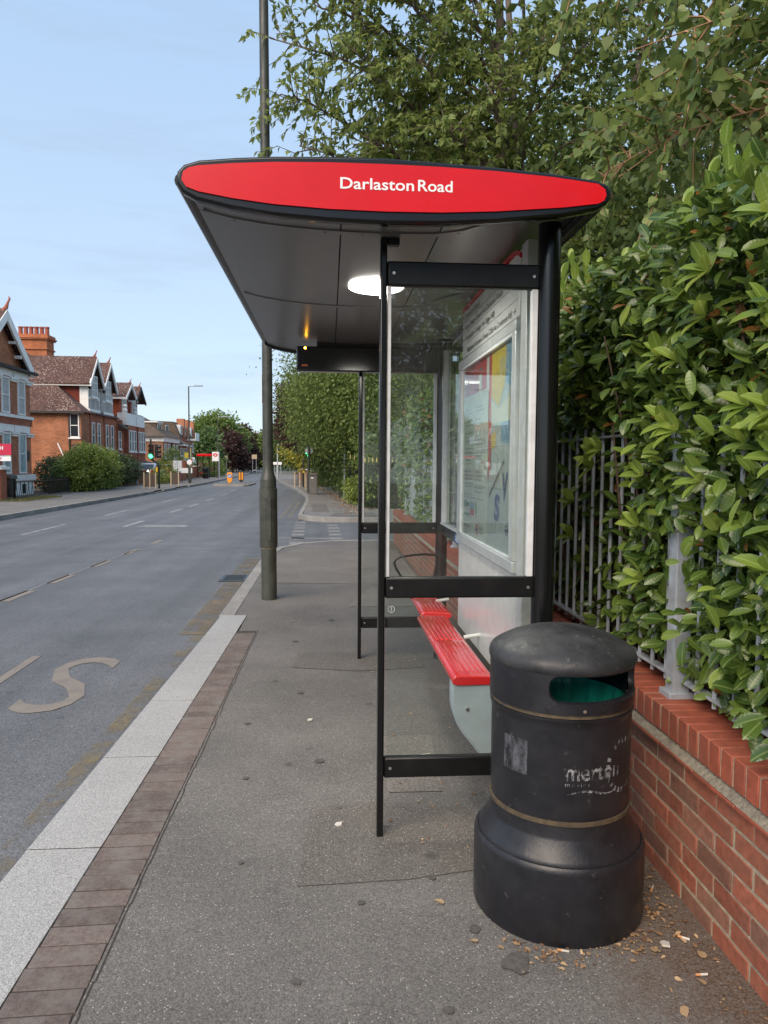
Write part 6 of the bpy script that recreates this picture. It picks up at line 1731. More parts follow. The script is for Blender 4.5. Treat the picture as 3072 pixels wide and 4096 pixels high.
for y in (53, 57, 61, 65, 69, 74):
    x = interp(RK, y) + 2.15
    MB().box(x - .05, x + .35, y - .2, y + .2, -.05, 1.0).build('pier', M['h_brick3'], fw, smooth=False)
    MB().box(x - .1, x + .4, y - .25, y + .25, 1.0, 1.1).build('pier_cap', M['trim'], fw, smooth=False)
# ------------------------------------------------------------------ vegetation
M['laurel'] = leafmat('laurel_leaf', (0.046, 0.095, 0.021), (0.165, 0.245, 0.042), 0.27, 0.28, 0.55, 1.35, yellow=(0.26, 0.11, 0.03), vein=(0.20, 0.27, 0.08))
M['laurel_new'] = leafmat('laurel_new_leaf', (0.17, 0.27, 0.045), (0.28, 0.37, 0.07), 0.30, 0.38, 0.5, vein=(0.36, 0.45, 0.14))
M['cherry_leaf'] = leafmat('cherry_leaf', (0.120, 0.175, 0.042), (0.26, 0.32, 0.095), 0.5, 0.45, 0.35, 1.3)
M['lime_leaf'] = leafmat('lime_leaf', (0.105, 0.165, 0.045), (0.24, 0.30, 0.09), 0.45, 0.42, 0.4, 1.2)
M['dark_leaf'] = leafmat('dark_leaf', (0.045, 0.078, 0.020), (0.105, 0.145, 0.040), 0.5, 0.3, 0.35)
M['mid_leaf'] = leafmat('mid_leaf', (0.075, 0.125, 0.028), (0.18, 0.23, 0.058), 0.5, 0.3, 0.35)
M['copper_leaf'] = leafmat('copper_beech_leaf', (0.045, 0.022, 0.020), (0.085, 0.045, 0.036), 0.5, 0.25, 0.35)
M['yellow_leaf'] = leafmat('golden_shrub_leaf', (0.24, 0.24, 0.03), (0.38, 0.36, 0.05), 0.5, 0.35, 0.3)
M['bright_leaf'] = leafmat('feathery_leaf', (0.085, 0.15, 0.035), (0.20, 0.27, 0.07), 0.5, 0.35, 0.3)
M['conifer'] = leafmat('conifer_leaf', (0.07, 0.13, 0.045), (0.13, 0.19, 0.065), 0.6, 0.2, 0.3)
M['ivy_leaf'] = leafmat('ivy_leaf', (0.11, 0.165, 0.028), (0.25, 0.30, 0.06), 0.4, 0.25, 0.4)
M['ivy_dark'] = leafmat('ivy_dark_leaf', (0.028, 0.055, 0.020), (0.060, 0.090, 0.030), 0.45, 0.2, 0.4)
M['twig'] = mat('brown_twig', (0.11, 0.075, 0.05), 0.85, var=0.3, vscale=30)
M['hedge_core'] = mat('hedge_dark_backing', (0.022, 0.020, 0.012), 0.95, var=0.5, vscale=18)
M['cherry_bark'] = mat('cherry_bark', (0.15, 0.115, 0.088), 0.8, var=0.35, vscale=18, bump=0.4, bscale=50)
M['lime_twig'] = mat('lime_twig', (0.30, 0.165, 0.09), 0.75, var=0.3, vscale=20)

# ---- laurel hedge behind the railing
hg = thing('laurel_hedge', 'tall glossy green laurel hedge growing through the railing above the brick wall', 'hedge', (1.9, 7.5, .6))
def hedge_surface(n, y0, y1, z0, z1, depth=.20):
    y = y0 + (y1 - y0) * rng.random(n); z = z0 + (z1 - z0) * rng.random(n)
    bulge = .10*np.sin(y*2.3 + 1.0) + .07*np.sin(y*5.1 + z*3) + .06*np.sin(z*4.3 + y)
    # upper part leans out over the railing
    x = 1.43 - .10*np.clip((z - 1.2) / 1.3, 0, 1) - .6*bulge*.5 + depth * rng.random(n)**1.3
    return np.stack([x, y, z], 1)
def hedge_dirs(n, up=0.25):
    D = np.stack([-np.abs(rng.normal(.55, .45, n)), rng.normal(-.15, .6, n), rng.normal(up - .25, .6, n)], 1)
    U = np.stack([rng.normal(-.6, .5, n), rng.normal(-.35, .5, n), np.abs(rng.normal(.75, .4, n))], 1)
    return D, U
def keep_gap(P):
    """thinner patch where the bars show"""
    y, z = P[:, 1], P[:, 2]
    gap = (y > 3.3) & (y < 4.75) & (z > .75) & (z < 1.80)
    gap2 = (z < 0.86) & (y < 4)
    gapp = (np.abs(y - 2.87) < .09) & (z < 1.35) & (P[:, 0] < 1.47)
    pr_ = np.where(gap, .22, np.where(gap2, .55, np.where(gapp, .12, 1.0)))
    return rng.random(len(P)) < pr_
Ps = []
for (n, a, b, z0, z1, dp_) in ((9500, 1.3, 4.2, .74, 2.55, .34), (4200, 4.2, 7.0, .74, 2.5, .28), (7500, 7.0, 15.4, .74, 2.5, .25)):
    n = int(n*1.75); P = hedge_surface(n, a, b, z0, z1, dp_); Ps.append(P[keep_gap(P)])
P = np.concatenate(Ps); D, U = hedge_dirs(len(P))
L = (.048 + .064*rng.random(len(P))**1.2) * np.where(P[:, 1] > 6, 1.15, 1.0)
foliage('leaves', M['laurel'], hg, P, D, U, L, .42, 'laurel')
# deeper layer of leaves and inner twigs
P = hedge_surface(6500, 1.3, 15.4, .72, 2.45, .1); P[:, 0] += .28 + .25*rng.random(len(P)); D, U = hedge_dirs(len(P))
foliage('inner_leaves', M['laurel'], hg, P, D, U, .09 + .05*rng.random(len(P)), .45, 'laurel')
mb = MB()
for i in range(240):
    y = random.uniform(1.3, 15.2) if i > 110 else random.uniform(1.4, 5.0); x = random.uniform(1.55, 1.85)
    mb.tube([(x, y, .3), (x + random.uniform(-.1, .1), y + random.uniform(-.15, .15), 1.1), (x + random.uniform(-.28, .1), y + random.uniform(-.25, .25), random.uniform(1.7, 2.5))], [.013, .009, .004], 5)
mb.build('stem', M['twig'], hg)['kind'] = 'stuff'
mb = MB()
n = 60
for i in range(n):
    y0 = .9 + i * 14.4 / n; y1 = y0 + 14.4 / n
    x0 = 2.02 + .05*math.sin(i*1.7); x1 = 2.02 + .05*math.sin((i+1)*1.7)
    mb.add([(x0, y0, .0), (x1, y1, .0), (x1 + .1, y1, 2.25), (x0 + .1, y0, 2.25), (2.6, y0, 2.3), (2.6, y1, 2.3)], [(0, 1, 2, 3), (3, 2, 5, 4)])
mb.build('inner_core', M['hedge_core'], hg)['kind'] = 'stuff'  # added dark backing sheet inside the hedge, stops gaps showing through
# top of the hedge, with young upright shoots
n = 3600
P = np.stack([1.42 + 1.1*rng.random(n), 1.3 + 14*rng.random(n)**1.25, 2.42 + .10*rng.random(n)], 1)
P[:, 2] += .09*np.sin(P[:, 1]*3.1) + .05*np.sin(P[:, 1]*7 + P[:, 0]*4)
D = np.stack([rng.normal(-.15, .5, n), rng.normal(-.1, .5, n), np.abs(rng.normal(.6, .4, n))], 1); U = np.stack([rng.normal(-.6, .5, n), rng.normal(-.5, .5, n), rng.normal(.3, .5, n)], 1)
foliage('top_leaves', M['laurel'], hg, P, D, U, .10 + .045*rng.random(n), .42, 'laurel')
sP = []; sD = []; sU = []; mb = MB()
for i in range(120):
    y = random.uniform(2.35, 4.8) if i < 64 else random.uniform(4.6, 14)
    x = 1.38 + random.random()*.55; z = 2.40 + .08*math.sin(y*3.1)
    h = random.uniform(.12, .34); lean = random.uniform(-.08, .05)
    mb.tube([(x, y, z - .15), (x + lean, y, z + h)], [.005, .003], 5)
    for k in range(9):
        a = k*2.4 + random.random(); t = .25 + .75*k/8
        sP.append((x + lean*t, y, z + h*t)); sD.append((.42*math.cos(a), .42*math.sin(a), .9 + .5*t)); sU.append((-math.cos(a)*.8, -math.sin(a)*.8, .6))
for i in range(54):   # young tufts on the front face
    y = random.uniform(1.6, 3.2) if i < 26 else random.uniform(3.2, 7); z = random.uniform(1.1, 2.4); x = 1.34 - .08*max(0, (z - 1.2)/1.3)
    for k in range(5):
        a = k*1.3 + random.random()
        sP.append((x, y, z)); sD.append((-.45 - .2*random.random(), .6*math.cos(a), .6*math.sin(a) + .25)); sU.append((-.4, -.5*math.cos(a), .8))
mb.build('shoot', M['ivy_leaf'], hg)['kind'] = 'stuff'
sP = np.array(sP); foliage('young_leaves', M['laurel_new'], hg, sP, np.array(sD), np.array(sU), .075 + .05*rng.random(len(sP)), .42, 'laurel')
# the nearest leaves, each its own object
one = {}
for W in (.40, .46, .52):
    for m in ('laurel', 'laurel_new'):
        me = leaves_mesh('leaf', np.zeros((1, 3)), np.array([[0, 1, 0]]), np.array([[0, 0, 1.]]), [1.0], W, 'laurel', (0, 0, 0))
        me.materials.append(M[m]); me.polygons.foreach_set('use_smooth', [True]*len(me.polygons)); one[(W, m)] = me
def leaf_object(name, me, parent, p, d, u, s):
    d = Vector(d).normalized(); x = d.cross(Vector(u)).normalized(); z = x.cross(d)
    r = Matrix((x, d, z)).transposed().to_euler()
    return put(name, me, None, parent, p, r, (s, s, s))
cnt = 0
while cnt < 285:
    y = random.uniform(1.75, 3.4); z = random.uniform(.78, 2.35)
    if abs(y - 2.87) < .12 and z < 1.4: continue
    if y > 3.1 and z < 1.7: continue
    x = 1.375 - .09*max(0, min(1, (z - 1.2)/1.3)) + random.uniform(-.07, .05)
    new = random.random() < .16
    me = one[(random.choice((.40, .46, .52)), 'laurel_new' if new else 'laurel')]
    leaf_object('leaf', me, hg, (x, y, z), (random.uniform(-1, -.1), random.gauss(-.1, .6), random.gauss(.05, .6)), (random.gauss(-.6, .4), random.gauss(-.45, .4), abs(random.gauss(.8, .4))), random.uniform(.060, .102))
    cnt += 1
for (p, d, s) in (((1.36, 2.02, .80), (-.7, -.5, -.45), .13), ((1.36, 2.06, .78), (-.9, .2, -.5), .12), ((1.36, 1.95, .86), (-.75, -.45, -.5), .14), ((1.37, 2.18, .82), (-.8, .3, -.35), .11), ((1.33, 1.85, .78), (-.4, -.3, -.8), .13), ((1.34, 1.80, .74), (-.6, .1, -.75), .12)):
    leaf_object('leaf', one[(.46, 'laurel')], hg, p, d, (-.5, -.4, .8), s)

# ---- cherry tree whose branches reach over the shelter roof
def polycurve(a, b, n, sag, wob):
    a = np.array(a, float); b = np.array(b, float); L = np.linalg.norm(b - a)
    t = np.linspace(0, 1, n)[:, None]
    p = a + (b - a)*t + np.array([0, 0, 1.0])*sag*L*np.sin(np.pi*t)
    w = np.cumsum(rng.normal(size=(n, 3))*wob*L/n, axis=0); w -= t*w[-1]; w[0] = 0
    return p + w
def branchy(name, label, base, stems, targets, leaf_m, bark_m, leafL, W, kind, droop, twigs, tl, lspace, dens_fn=None, cat='tree', nobj=0, limb_r=.03):
    t = thing(name, label, cat, base)
    tr = MB()
    for pts, rr_ in stems: tr.tube(pts, rr_, 9)
    tr.build('trunk', bark_m, t)
    LP = []; LD = []; LU = []; LS = []
    tw = MB()
    for (a, b, r) in targets:
        c = polycurve(a, b, 9, .06, .22)
        MB().tube([tuple(p) for p in c], list(np.linspace(r, r*.18, 9)), 7).build('limb', bark_m, t)
        ln = np.linalg.norm(np.array(b) - np.array(a)); ax = (np.array(b) - np.array(a)) / ln
        nt = int(twigs * ln)
        for k in range(nt):
            s = .18 + .82*rng.random()**.8
            q = c[int(s*8)] + (c[min(int(s*8) + 1, 8)] - c[int(s*8)])*(s*8 - int(s*8))
            d = rdir(1)[0]; d = d - ax*d.dot(ax)*.6 + ax*.55; d[2] += .05; d /= np.linalg.norm(d)
            tlk = tl*(.5 + .8*rng.random())*(1.1 - .35*s)
            e = q + d*tlk + np.array([0, 0, -.16*tlk])
            cc = polycurve(q, e, 5, .10, .25)
            tw.tube([tuple(p) for p in cc], [r*.22 + .003, .005, .004, .003, .0018], 4)
            nl = int(tlk/lspace)
            for j in range(nl):
                u = .12 + .88*(j + rng.random())/nl
                p = cc[int(u*3.99)] + (cc[min(int(u*3.99) + 1, 4)] - cc[int(u*3.99)])*(u*3.99 - int(u*3.99))
                if dens_fn is not None and rng.random() > dens_fn(p): continue
                side = rdir(1)[0]
                dd = d*.55 + side*.65 + np.array([0, 0, -droop])
                LP.append(p); LD.append(dd); LU.append(rng.normal(size=3)*.55 + np.array([-.2, -.25, .8])); LS.append(leafL*(.65 + .6*rng.random()))
    o = tw.build('twig', bark_m, t, smooth=False, recalc=False); o['kind'] = 'stuff'
    LP = np.array(LP); LD = np.array(LD); LU = np.array(LU); LS = np.array(LS)
    pick = np.zeros(len(LP), bool)
    if nobj:
        near = np.argsort(LP[:, 1] + .3*np.abs(LP[:, 0] - 1))[:nobj]; pick[near] = True
        me = leaves_mesh('leaf', np.zeros((1, 3)), np.array([[0, 1, 0]]), np.array([[0, 0, 1.]]), [1.0], W, kind, (0, 0, 0)); me.materials.append(leaf_m)
        for i in near: leaf_object('leaf', me, t, LP[i], LD[i], LU[i], LS[i])
    foliage('leaves', leaf_m, t, LP[~pick], LD[~pick], LU[~pick], LS[~pick], W, kind)
    print(name, 'leaves', len(LP))
    return t
stems = [([(2.5, 9.6, -.1), (2.45, 9.5, 2.0), (2.2, 9.3, 4.2), (2.05, 9.1, 5.5), (1.98, 9.0, 7.5), (1.9, 9.0, 9.6)], [.17, .14, .10, .06, .04, .02]),
         ([(2.55, 9.6, 1.5), (2.7, 9.8, 4.0), (2.45, 10.0, 6.0), (2.3, 10.0, 8.0), (2.4, 10.0, 9.5)], [.10, .08, .055, .035, .02]),
         ([(2.5, 9.6, 2.2), (3.3, 9.4, 4.4), (3.9, 9.2, 7.0)], [.10, .07, .03])]
tg = []
for b in ((-.62, 8.5, 7.15), (-.68, 8.7, 6.35), (-.55, 8.6, 5.7), (-.2, 8.4, 7.9), (-.3, 8.3, 6.7), (-.35, 8.6, 5.15), (.1, 8.2, 7.4), (.15, 8.3, 6.1), (.35, 8.4, 5.2), (.55, 8.0, 6.8), (.5, 8.6, 8.2), (.9, 8.1, 5.9), (1.0, 8.2, 7.6), (1.2, 8.0, 5.2)):
    tg.append(((2.1, 9.2, max(3.6, b[2] - 1.3)), b, .035))
for b in ((1.5, 8.2, 6.6), (1.7, 8.0, 5.6), (2.3, 8.0, 6.2), (2.2, 8.3, 7.3), (2.9, 8.2, 5.4), (3.1, 8.4, 6.6), (3.8, 8.6, 5.8), (1.4, 9.6, 7.0), (1.2, 9.8, 6.0), (.6, 10.0, 6.4), (.2, 9.8, 5.8), (2.0, 10.4, 5.4), (2.9, 10.4, 7.4), (1.9, 8.4, 4.5), (2.6, 8.3, 4.4), (3.3, 8.4, 4.3), (1.3, 8.6, 4.7), (2.0, 8.2, 8.2), (3.0, 8.8, 8.4), (4.2, 9.0, 7.4)):
    tg.append(((2.3, 9.3, max(3.2, b[2] - 1.0)), b, .03))
branchy('cherry_tree', 'cherry tree with narrow drooping leaves spreading above the shelter roof', (2.5, 9.6, 0), stems, tg, M['cherry_leaf'], M['cherry_bark'], .095, .44, 'lance', .50, 17, .75, .018, dens_fn=lambda p: .62 if p[0] < .5 else (.85 if p[0] < 1.0 else 1.0), nobj=290)

# ---- lime with broad leaves hanging in from the upper right
stems = [([(5.2, 4.2, -.1), (5.0, 4.2, 2.0), (4.7, 4.2, 4.5), (4.5, 4.2, 7.0)], [.2, .17, .12, .05])]
tg = []
for a, b in (((4.7, 4.2, 4.4), (1.55, 3.9, 3.75)), ((4.7, 4.2, 4.8), (1.75, 4.1, 4.3)), ((4.6, 4.2, 5.2), (1.9, 4.2, 5.0)), ((4.7, 4.2, 4.0), (1.6, 4.3, 3.3)), ((4.7, 4.2, 3.6), (2.0, 4.6, 2.95)),
             ((4.6, 4.2, 4.6), (2.2, 3.5, 3.9)), ((4.6, 4.2, 5.0), (2.4, 3.4, 4.5)), ((4.8, 4.2, 3.8), (2.1, 3.6, 3.3)), ((4.6, 4.2, 5.4), (2.6, 3.8, 5.3)), ((4.8, 4.2, 3.5), (2.5, 4.2, 2.9)), ((4.7, 4.2, 4.9), (1.45, 4.6, 4.7)), ((4.7, 4.2, 4.2), (1.75, 5.0, 3.4)), ((4.7, 4.3, 4.4), (1.9, 5.4, 4.0))):
    tg.append((a, b, .016))
branchy('lime_tree', 'lime tree with broad pointed leaves hanging in at the upper right', (5.2, 4.2, 0), stems, tg, M['lime_leaf'], M['lime_twig'], .085, .84, 'ovate', .55, 12, .6, .032, nobj=290)
br_ = thing('bare_branch', 'bare pale branch rising behind the laurel hedge beside the black pillar', 'branch', (2.0, 5.4, 2.0))
MB().tube([(1.8, 5.4, 2.0), (2.0, 5.5, 2.5), (2.25, 5.6, 3.0), (2.4, 5.7, 3.4)], [.02, .017, .013, .009], 8).build('wood', M['lime_twig'], br_)

# ---- taller trees filling behind the hedge
tree('broad_tree', 'tall dense green tree behind the hedge at the right', (6.0, 9.5, 0), [(5.6, 9.5, 5.2, 3.2, 2.4, 2.8), (4.2, 8.2, 3.9, 2.0, 1.3, 1.4), (4.2, 7.0, 3.4, 1.7, 1.2, 1.2), (7.0, 8.0, 6.0, 2.4, 2.2, 2.8), (3.6, 11.5, 4.2, 1.8, 1.6, 2.0)], M['dark_leaf'], 48000, .12, .28, 'kite', .6, spread=.38)
tree('broad_tree', 'leafy tree with a thick crown behind the cherry tree', (4.6, 15.0, 0), [(4.2, 15.0, 6.0, 3.0, 2.6, 2.8), (2.9, 14.0, 4.6, 1.6, 1.6, 1.6), (3.0, 16.5, 6.6, 2.2, 1.8, 2.0)], M['mid_leaf'], 30000, .14, .26, 'kite', .55, spread=.42)

# ---- big trees beyond the side road
tree('horse_chestnut', 'huge broad-leaved tree overhanging the right pavement beyond the side road', (3.6, 33, 0), [(2.3, 33.5, 5.6, 3.6, 4.0, 2.6), (.9, 37, 5.0, 2.6, 3.2, 2.4), (3.0, 30, 4.4, 2.6, 2.6, 1.9), (1.3, 34, 3.6, 1.8, 2.6, 1.2), (4.0, 28, 3.6, 2.2, 1.6, 1.6), (0.1, 42, 4.6, 2.1, 2.6, 2.6)], M['mid_leaf'], 95000, .16, .4, 'kite', .5, spread=.55, limbs=14)
tree('broad_tree', 'dark green tree crowding the pavement behind the utility cabinet', (1.6, 44, 0), [(.8, 44, 3.3, 1.8, 3.0, 1.8), (2.5, 40, 3.4, 2.0, 4.0, 2.0), (.2, 50, 4.2, 2.0, 3.0, 2.6)], M['dark_leaf'], 20000, .25, .3, 'kite', .5, spread=.5)
tree('copper_beech', 'copper beech with dark purple leaves behind the lamp column', (1.5, 58, 0), [(-1.5, 58, 5.7, 2.8, 4.0, 2.7), (-2.3, 57, 4.4, 1.8, 3.0, 1.8), (1.0, 60, 7.5, 3.2, 3.6, 2.8)], M['copper_leaf'], 30000, .22, .4, 'kite', .55, spread=.28)
bush('golden_shrub', 'bright yellow-green shrub low beside the lamp column down the right pavement', 'shrub', [(-2.0, 70, 2.6, 2.0, 2.5, 1.3), (-1.0, 68, 2.2, 1.5, 2.0, 1.2)], M['yellow_leaf'], 5000, .30, spread=.35)
bush('green_hedge', 'dense green hedge along the right pavement past the side road', 'hedge', [(1.6, 33, 1.2, .85, 3.0, 1.2), (1.25, 37, 1.3, .7, 3.0, 1.4), (.9, 42, 1.4, .7, 3.2, 1.4), (.3, 47, 1.4, .8, 3.2, 1.4), (-.3, 52, 1.3, .8, 3.0, 1.3)], M['dark_leaf'], 16000, .16, spread=.22)
bush('green_hedge', 'leafy hedge behind the black iron railing', 'hedge', [(3.2, 27.2, 1.3, 2.4, .7, 1.4), (5.5, 27.4, 1.4, 2.0, .7, 1.5), (1.9, 27.0, 1.0, .8, .5, 1.1)], M['mid_leaf'], 14000, .14, spread=.2)
bush('ivy_clump', 'bright green climber at the foot of the black gate', 'shrub', [(1.25, 29.2, .5, .42, .5, .55), (1.0, 29.9, .45, .3, .4, .5)], M['ivy_leaf'], 2600, .11, spread=.13)
tree('young_tree', 'green trees closing the far right bend of the road', (-4.5, 120, 0), [(-4, 120, 5, 4, 6, 4), (-1, 105, 5.5, 4, 6, 4.5), (-7.5, 150, 6, 4, 8, 5)], M['dark_leaf'], 9000, .7, .4, spread=.9)

# ---- bushes and trees across the road
bush('ivy_hedge', 'big rounded ivy-green hedge beside the left pavement', 'hedge', [(-13.5, 41.2, 1.1, .9, 1.5, 1.15), (-13.5, 43.2, 1.25, .95, 1.6, 1.15), (-13.5, 45.0, 1.1, .9, 1.4, 1.15), (-13.5, 42.2, 1.6, .75, 1.5, .8), (-13.6, 40.4, .7, .8, .8, .8)], M['ivy_leaf'], 26000, .13, spread=.16, shell=.75)
bush('ivy_hedge', 'darker ivy hedge trailing over the garden wall behind the signal', 'hedge', [(-13.8, 47.2, 1.0, .7, 1.4, .9), (-13.9, 49.6, 1.0, .7, 1.4, .85), (-13.9, 52.0, 1.0, .65, 1.3, .85)], M['ivy_dark'], 11000, .14, spread=.18, shell=.7)
bush('green_shrub', 'dark shrub behind the black railing by the gabled house', 'shrub', [(-14.9, 41.2, .8, .8, 1.2, .85), (-14.2, 39.6, .5, .6, .8, .55), (-15.0, 42.6, 1.0, .7, 1.0, .9)], M['ivy_dark'], 6500, .12, spread=.16)
bush('green_shrub', 'low rounded shrub between the two brown guard panels', 'shrub', [(-13.0, 58.5, .75, 1.1, 1.3, .85), (-12.6, 56.4, .5, .8, .9, .55)], M['ivy_leaf'], 4500, .13, spread=.16)
bush('green_shrub', 'bright shrub above the terrace wall by the yellow board', 'shrub', [(-14.6, 72, 1.5, 1.2, 1.5, 1.1)], M['mid_leaf'], 2500, .2, spread=.25)
bush('green_hedge', 'low clipped hedge in the distance by the bus stop flag', 'hedge', [(-13.3, 86, .9, .9, 3.5, .9), (-14.2, 93, .9, 1.0, 3.5, 1.0)], M['mid_leaf'], 3500, .22, spread=.22)
tree('conifer', 'pale green conifer shaped tree past the brick flats', (-19.5, 115, 0), [(-18.2, 112, 2.0, 2.0, 2.0, 2.2), (-18.0, 112, 3.8, 1.4, 1.5, 1.8), (-17.9, 112, 5.4, .7, .8, 1.2)], M['conifer'], 8000, .5, .25, spread=.5)
tree('tall_tree', 'tall feathery green tree behind the conifer across the road', (-21, 132, 0), [(-20.5, 132, 5.6, 3.4, 5, 3.2), (-19.4, 132, 7.6, 2.2, 4, 2.0), (-17.3, 134, 5.4, 1.9, 4, 2.6), (-22.6, 132, 5.2, 1.6, 4, 2.2)], M['bright_leaf'], 22000, .55, .4, spread=.7)
tree('copper_beech', 'purple-leaved tree behind the distant bus stop on the left', (-15.8, 122, 0), [(-15.9, 122, 4.2, 1.2, 3, 2.4), (-15.2, 124, 2.6, 1.3, 3, 1.6)], M['copper_leaf'], 6000, .5, .25, spread=.5)
tree('copper_beech', 'dark purple tree right of the tall feathery tree', (-16.2, 142, 0), [(-16.3, 142, 5.2, 1.5, 3, 2.8), (-16.0, 144, 2.8, 2.0, 3, 2)], M['copper_leaf'], 6000, .55, .25, spread=.55)
tree('round_tree', 'rounded green tree at the far end of the road', (-20.5, 185, 0), [(-18.4, 185, 4.4, 2.4, 5, 3.2), (-15.6, 190, 4.6, 2.6, 5, 3.2), (-20.5, 190, 3.5, 2, 5, 2.6)], M['mid_leaf'], 9000, .85, .4, spread=.8)
tree('round_tree', 'distant dark trees closing the end of the road', (-26, 300, 0), [(-40, 300, 5, 12, 8, 5), (-22, 300, 6, 10, 8, 6), (-5, 290, 7, 12, 8, 7), (-60, 300, 6, 14, 8, 6), (16, 280, 8, 14, 8, 8)], M['dark_leaf'], 9000, 1.6, .5, spread=1.3)
tree('broad_tree', 'green trees hidden behind the far brick flats', (-30, 150, 0), [(-30, 150, 4, 5, 6, 4), (-36, 160, 4.5, 6, 6, 4.5)], M['dark_leaf'], 5000, .8, .4, spread=.8)
# grass verge by the pier
n = 2600
P = np.stack([-13.3 + 1.3*rng.random(n), 30.2 + 4.2*rng.random(n), np.zeros(n)], 1)
gv = foliage('verge_grass', leafmat('dry_grass', (0.10, 0.12, 0.035), (0.22, 0.20, 0.08), .7, .2), None, P, np.stack([rng.normal(0, .5, n), rng.normal(0, .5, n), np.ones(n)], 1), rng.normal(size=(n, 3)), .06 + .05*rng.random(n), .25, 'kite')
tag(gv, 'dry grass on the verge in front of the black railing', 'grass', kind='stuff')

# ------------------------------------------------------------------ litter on the ground
M['dry_leaf'] = leafmat('dry_leaf', (0.16, 0.075, 0.035), (0.46, 0.33, 0.19), .7, .15)
M['pale_bit'] = mat('pale_litter', (0.50, 0.47, 0.42), 0.8, rnd=.2)
def flat_leaves(name, label, pts, size, cat='leaf litter'):
    P = np.array(pts); n = len(P)
    D = np.stack([rng.normal(size=n), rng.normal(size=n), rng.normal(0, .12, n)], 1); U = np.stack([rng.normal(0, .25, n), rng.normal(0, .25, n), np.ones(n)], 1)
    o = foliage(name, M['dry_leaf'], None, P, D, U, size*(.4 + 1.0*rng.random(n)), .55, 'ovate')
    return tag(o, label, cat, kind='stuff')
pts = []
for i in range(560):   # crumbs swept against the bin, the wall and under the bench
    r = random.random()
    if r < .35:
        a = random.uniform(-2.4, 0.6); d = .31 + abs(random.gauss(0, .05)); pts.append((BC[0] + d*math.cos(a), BC[1] + d*math.sin(a), .006))
    elif r < .75: pts.append((1.28 - abs(random.gauss(0, .12)), random.uniform(1.7, 5), .006))
    else: pts.append((random.uniform(.3, 1.25), random.uniform(2.9, 6.5), .006))
flat_leaves('leaf_litter', 'dry leaf crumbs around the bin and along the wall foot', pts, .019)
pts = [(interp([(24, 1.1), (30, .75), (40, .25), (50, -.8)], y) - abs(random.gauss(0, .25)), y, .012) for y in np.linspace(23.5, 50, 900)]
pts += [(random.uniform(1.0, 5.5), 25.9 - abs(random.gauss(0, .3)), .01) for i in range(350)]
flat_leaves('leaf_litter', 'orange fallen leaves along the hedge beyond the side road', pts, .085)
lm = leaves_mesh('fallen_leaf', np.zeros((1, 3)), np.array([[0, 1, 0]]), np.array([[0, 0, 1.]]), [1.0], .55, 'ovate', (0, 0, 0)); lm.materials.append(M['dry_leaf'])
spots = [((1.07, 2.26), 'curled brown leaf touching the front of the bin base'), ((1.13, 2.34), 'yellow seed wing leaf at the right foot of the bin'), ((1.22, 2.22), 'dry leaf lying against the wall right of the bin'), ((.42, 2.57), 'small orange leaf on bare asphalt left of the bin'),
         ((1.22, 2.50), 'brown leaf between bin and wall'), ((.28, 3.20), 'pale leaf beside the foot of the front shelter post'), ((1.05, 2.02), 'flat orange leaf nearest the camera by the wall'), ((.50, 2.35), 'tiny tan leaf left of the bin base'), ((1.16, 2.10), 'tan leaf a step in front of the wall foot')]
for (x, y), lab in spots:
    tag(put('fallen_leaf', lm, None, None, (x, y, .008), (random.uniform(-.2, .2), random.uniform(-.25, .25), random.uniform(0, 6.28)), (.034 + .02*random.random(),)*3), lab, 'leaf', 'single fallen leaves near the bin')
bm2 = MB().tube([(0, -.02, 0), (0, .004, 0)], .0038, 8).mesh('butt'); bm2.materials.append(M['pale_bit'])
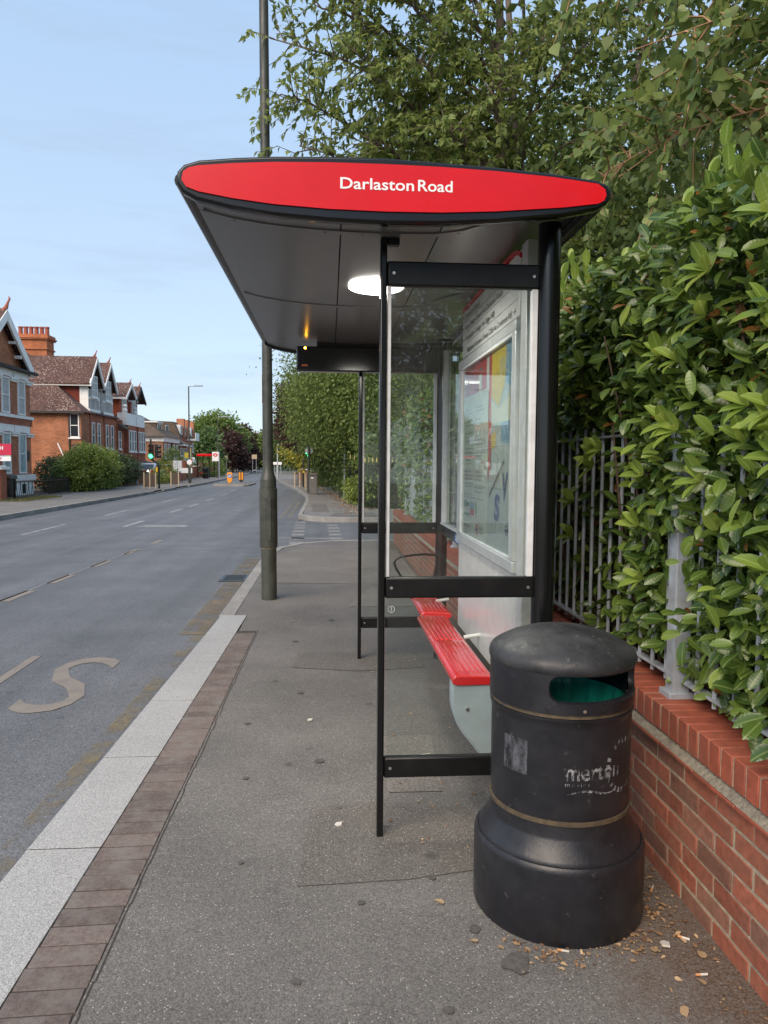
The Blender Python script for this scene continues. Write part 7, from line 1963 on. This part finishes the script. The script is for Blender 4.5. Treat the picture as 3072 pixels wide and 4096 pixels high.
fm2 = MB().tube([(0, .004, 0), (0, .018, 0)], .0039, 8).mesh('filter'); fm2.materials.append(mat('filter_orange', (0.55, 0.25, 0.10), .8))
for (x, y), lab in (((.77, 2.29), 'cigarette end at the front foot of the bin'), ((1.20, 2.33), 'white cigarette end by the wall right of the bin'), ((1.22, 2.62), 'cigarette end in the gap between bin and wall'), ((.93, 1.76), 'cigarette end at the bottom edge of the pavement'), ((1.17, 2.15), 'orange cigarette end on bare ground before the wall')):
    t = thing('cigarette_end', lab, 'cigarette end', (x, y, .005), 'cigarette ends on the pavement'); a = random.uniform(0, 3)
    put('paper', bm2, None, t, (x, y, .005), (0, 0, a)); put('filter', fm2, None, t, (x, y, .005), (0, 0, a))
sc = MB().prism([(0, 0), (.03, -.008), (.045, .01), (.035, .03), (.01, .028)], 'z', 0, .006).mesh('scrap'); sc.materials.append(M['pale_bit'])
for (x, y), lab in (((1.13, 2.28), 'white paper scrap on the leaves at the bin foot'), ((-.10, 4.55), 'pale blue-white scrap in the middle of the pavement'), ((.06, 3.20), 'thin pale sliver of litter left of the shelter post')):
    tag(put('paper_scrap', sc, None, None, (x, y, .006), (0, .1, random.uniform(0, 6)), (.8, .8, 1)), lab, 'litter', 'scraps of paper on the pavement')
tg_ = thing('fallen_twig', 'thin straight twig lying on the asphalt under the bench', 'twig', (.4, 3.9, .004))
MB().tube([(.28, 3.86, .004), (.40, 3.92, .007), (.56, 3.97, .004)], .0018, 5).build('stick', M['pale_bit'], tg_)

# unseen tree added behind the viewpoint to give dark reflections in the sign
tree('broad_tree', 'unseen tree added behind the viewpoint for dark reflections in the sign', (7.0, -6.0, 0), [(7.0, -6, 5.5, 2.8, 3.4, 3.0), (7.4, -2.5, 5, 2.6, 2.6, 2.6)], M['dark_leaf'], 9000, .3, .3, spread=.6)

tree('reflection_tree', 'unseen tree added further back behind the viewpoint to darken the glass reflection', (3.2, -14, 0), [(3.0, -14, 5.0, 2.8, 2.6, 2.4), (4.4, -11, 4.2, 2.0, 2.0, 1.8)], M['dark_leaf'], 9000, .26, .25, spread=.5)  # added out of view so the near glass reflects something dark
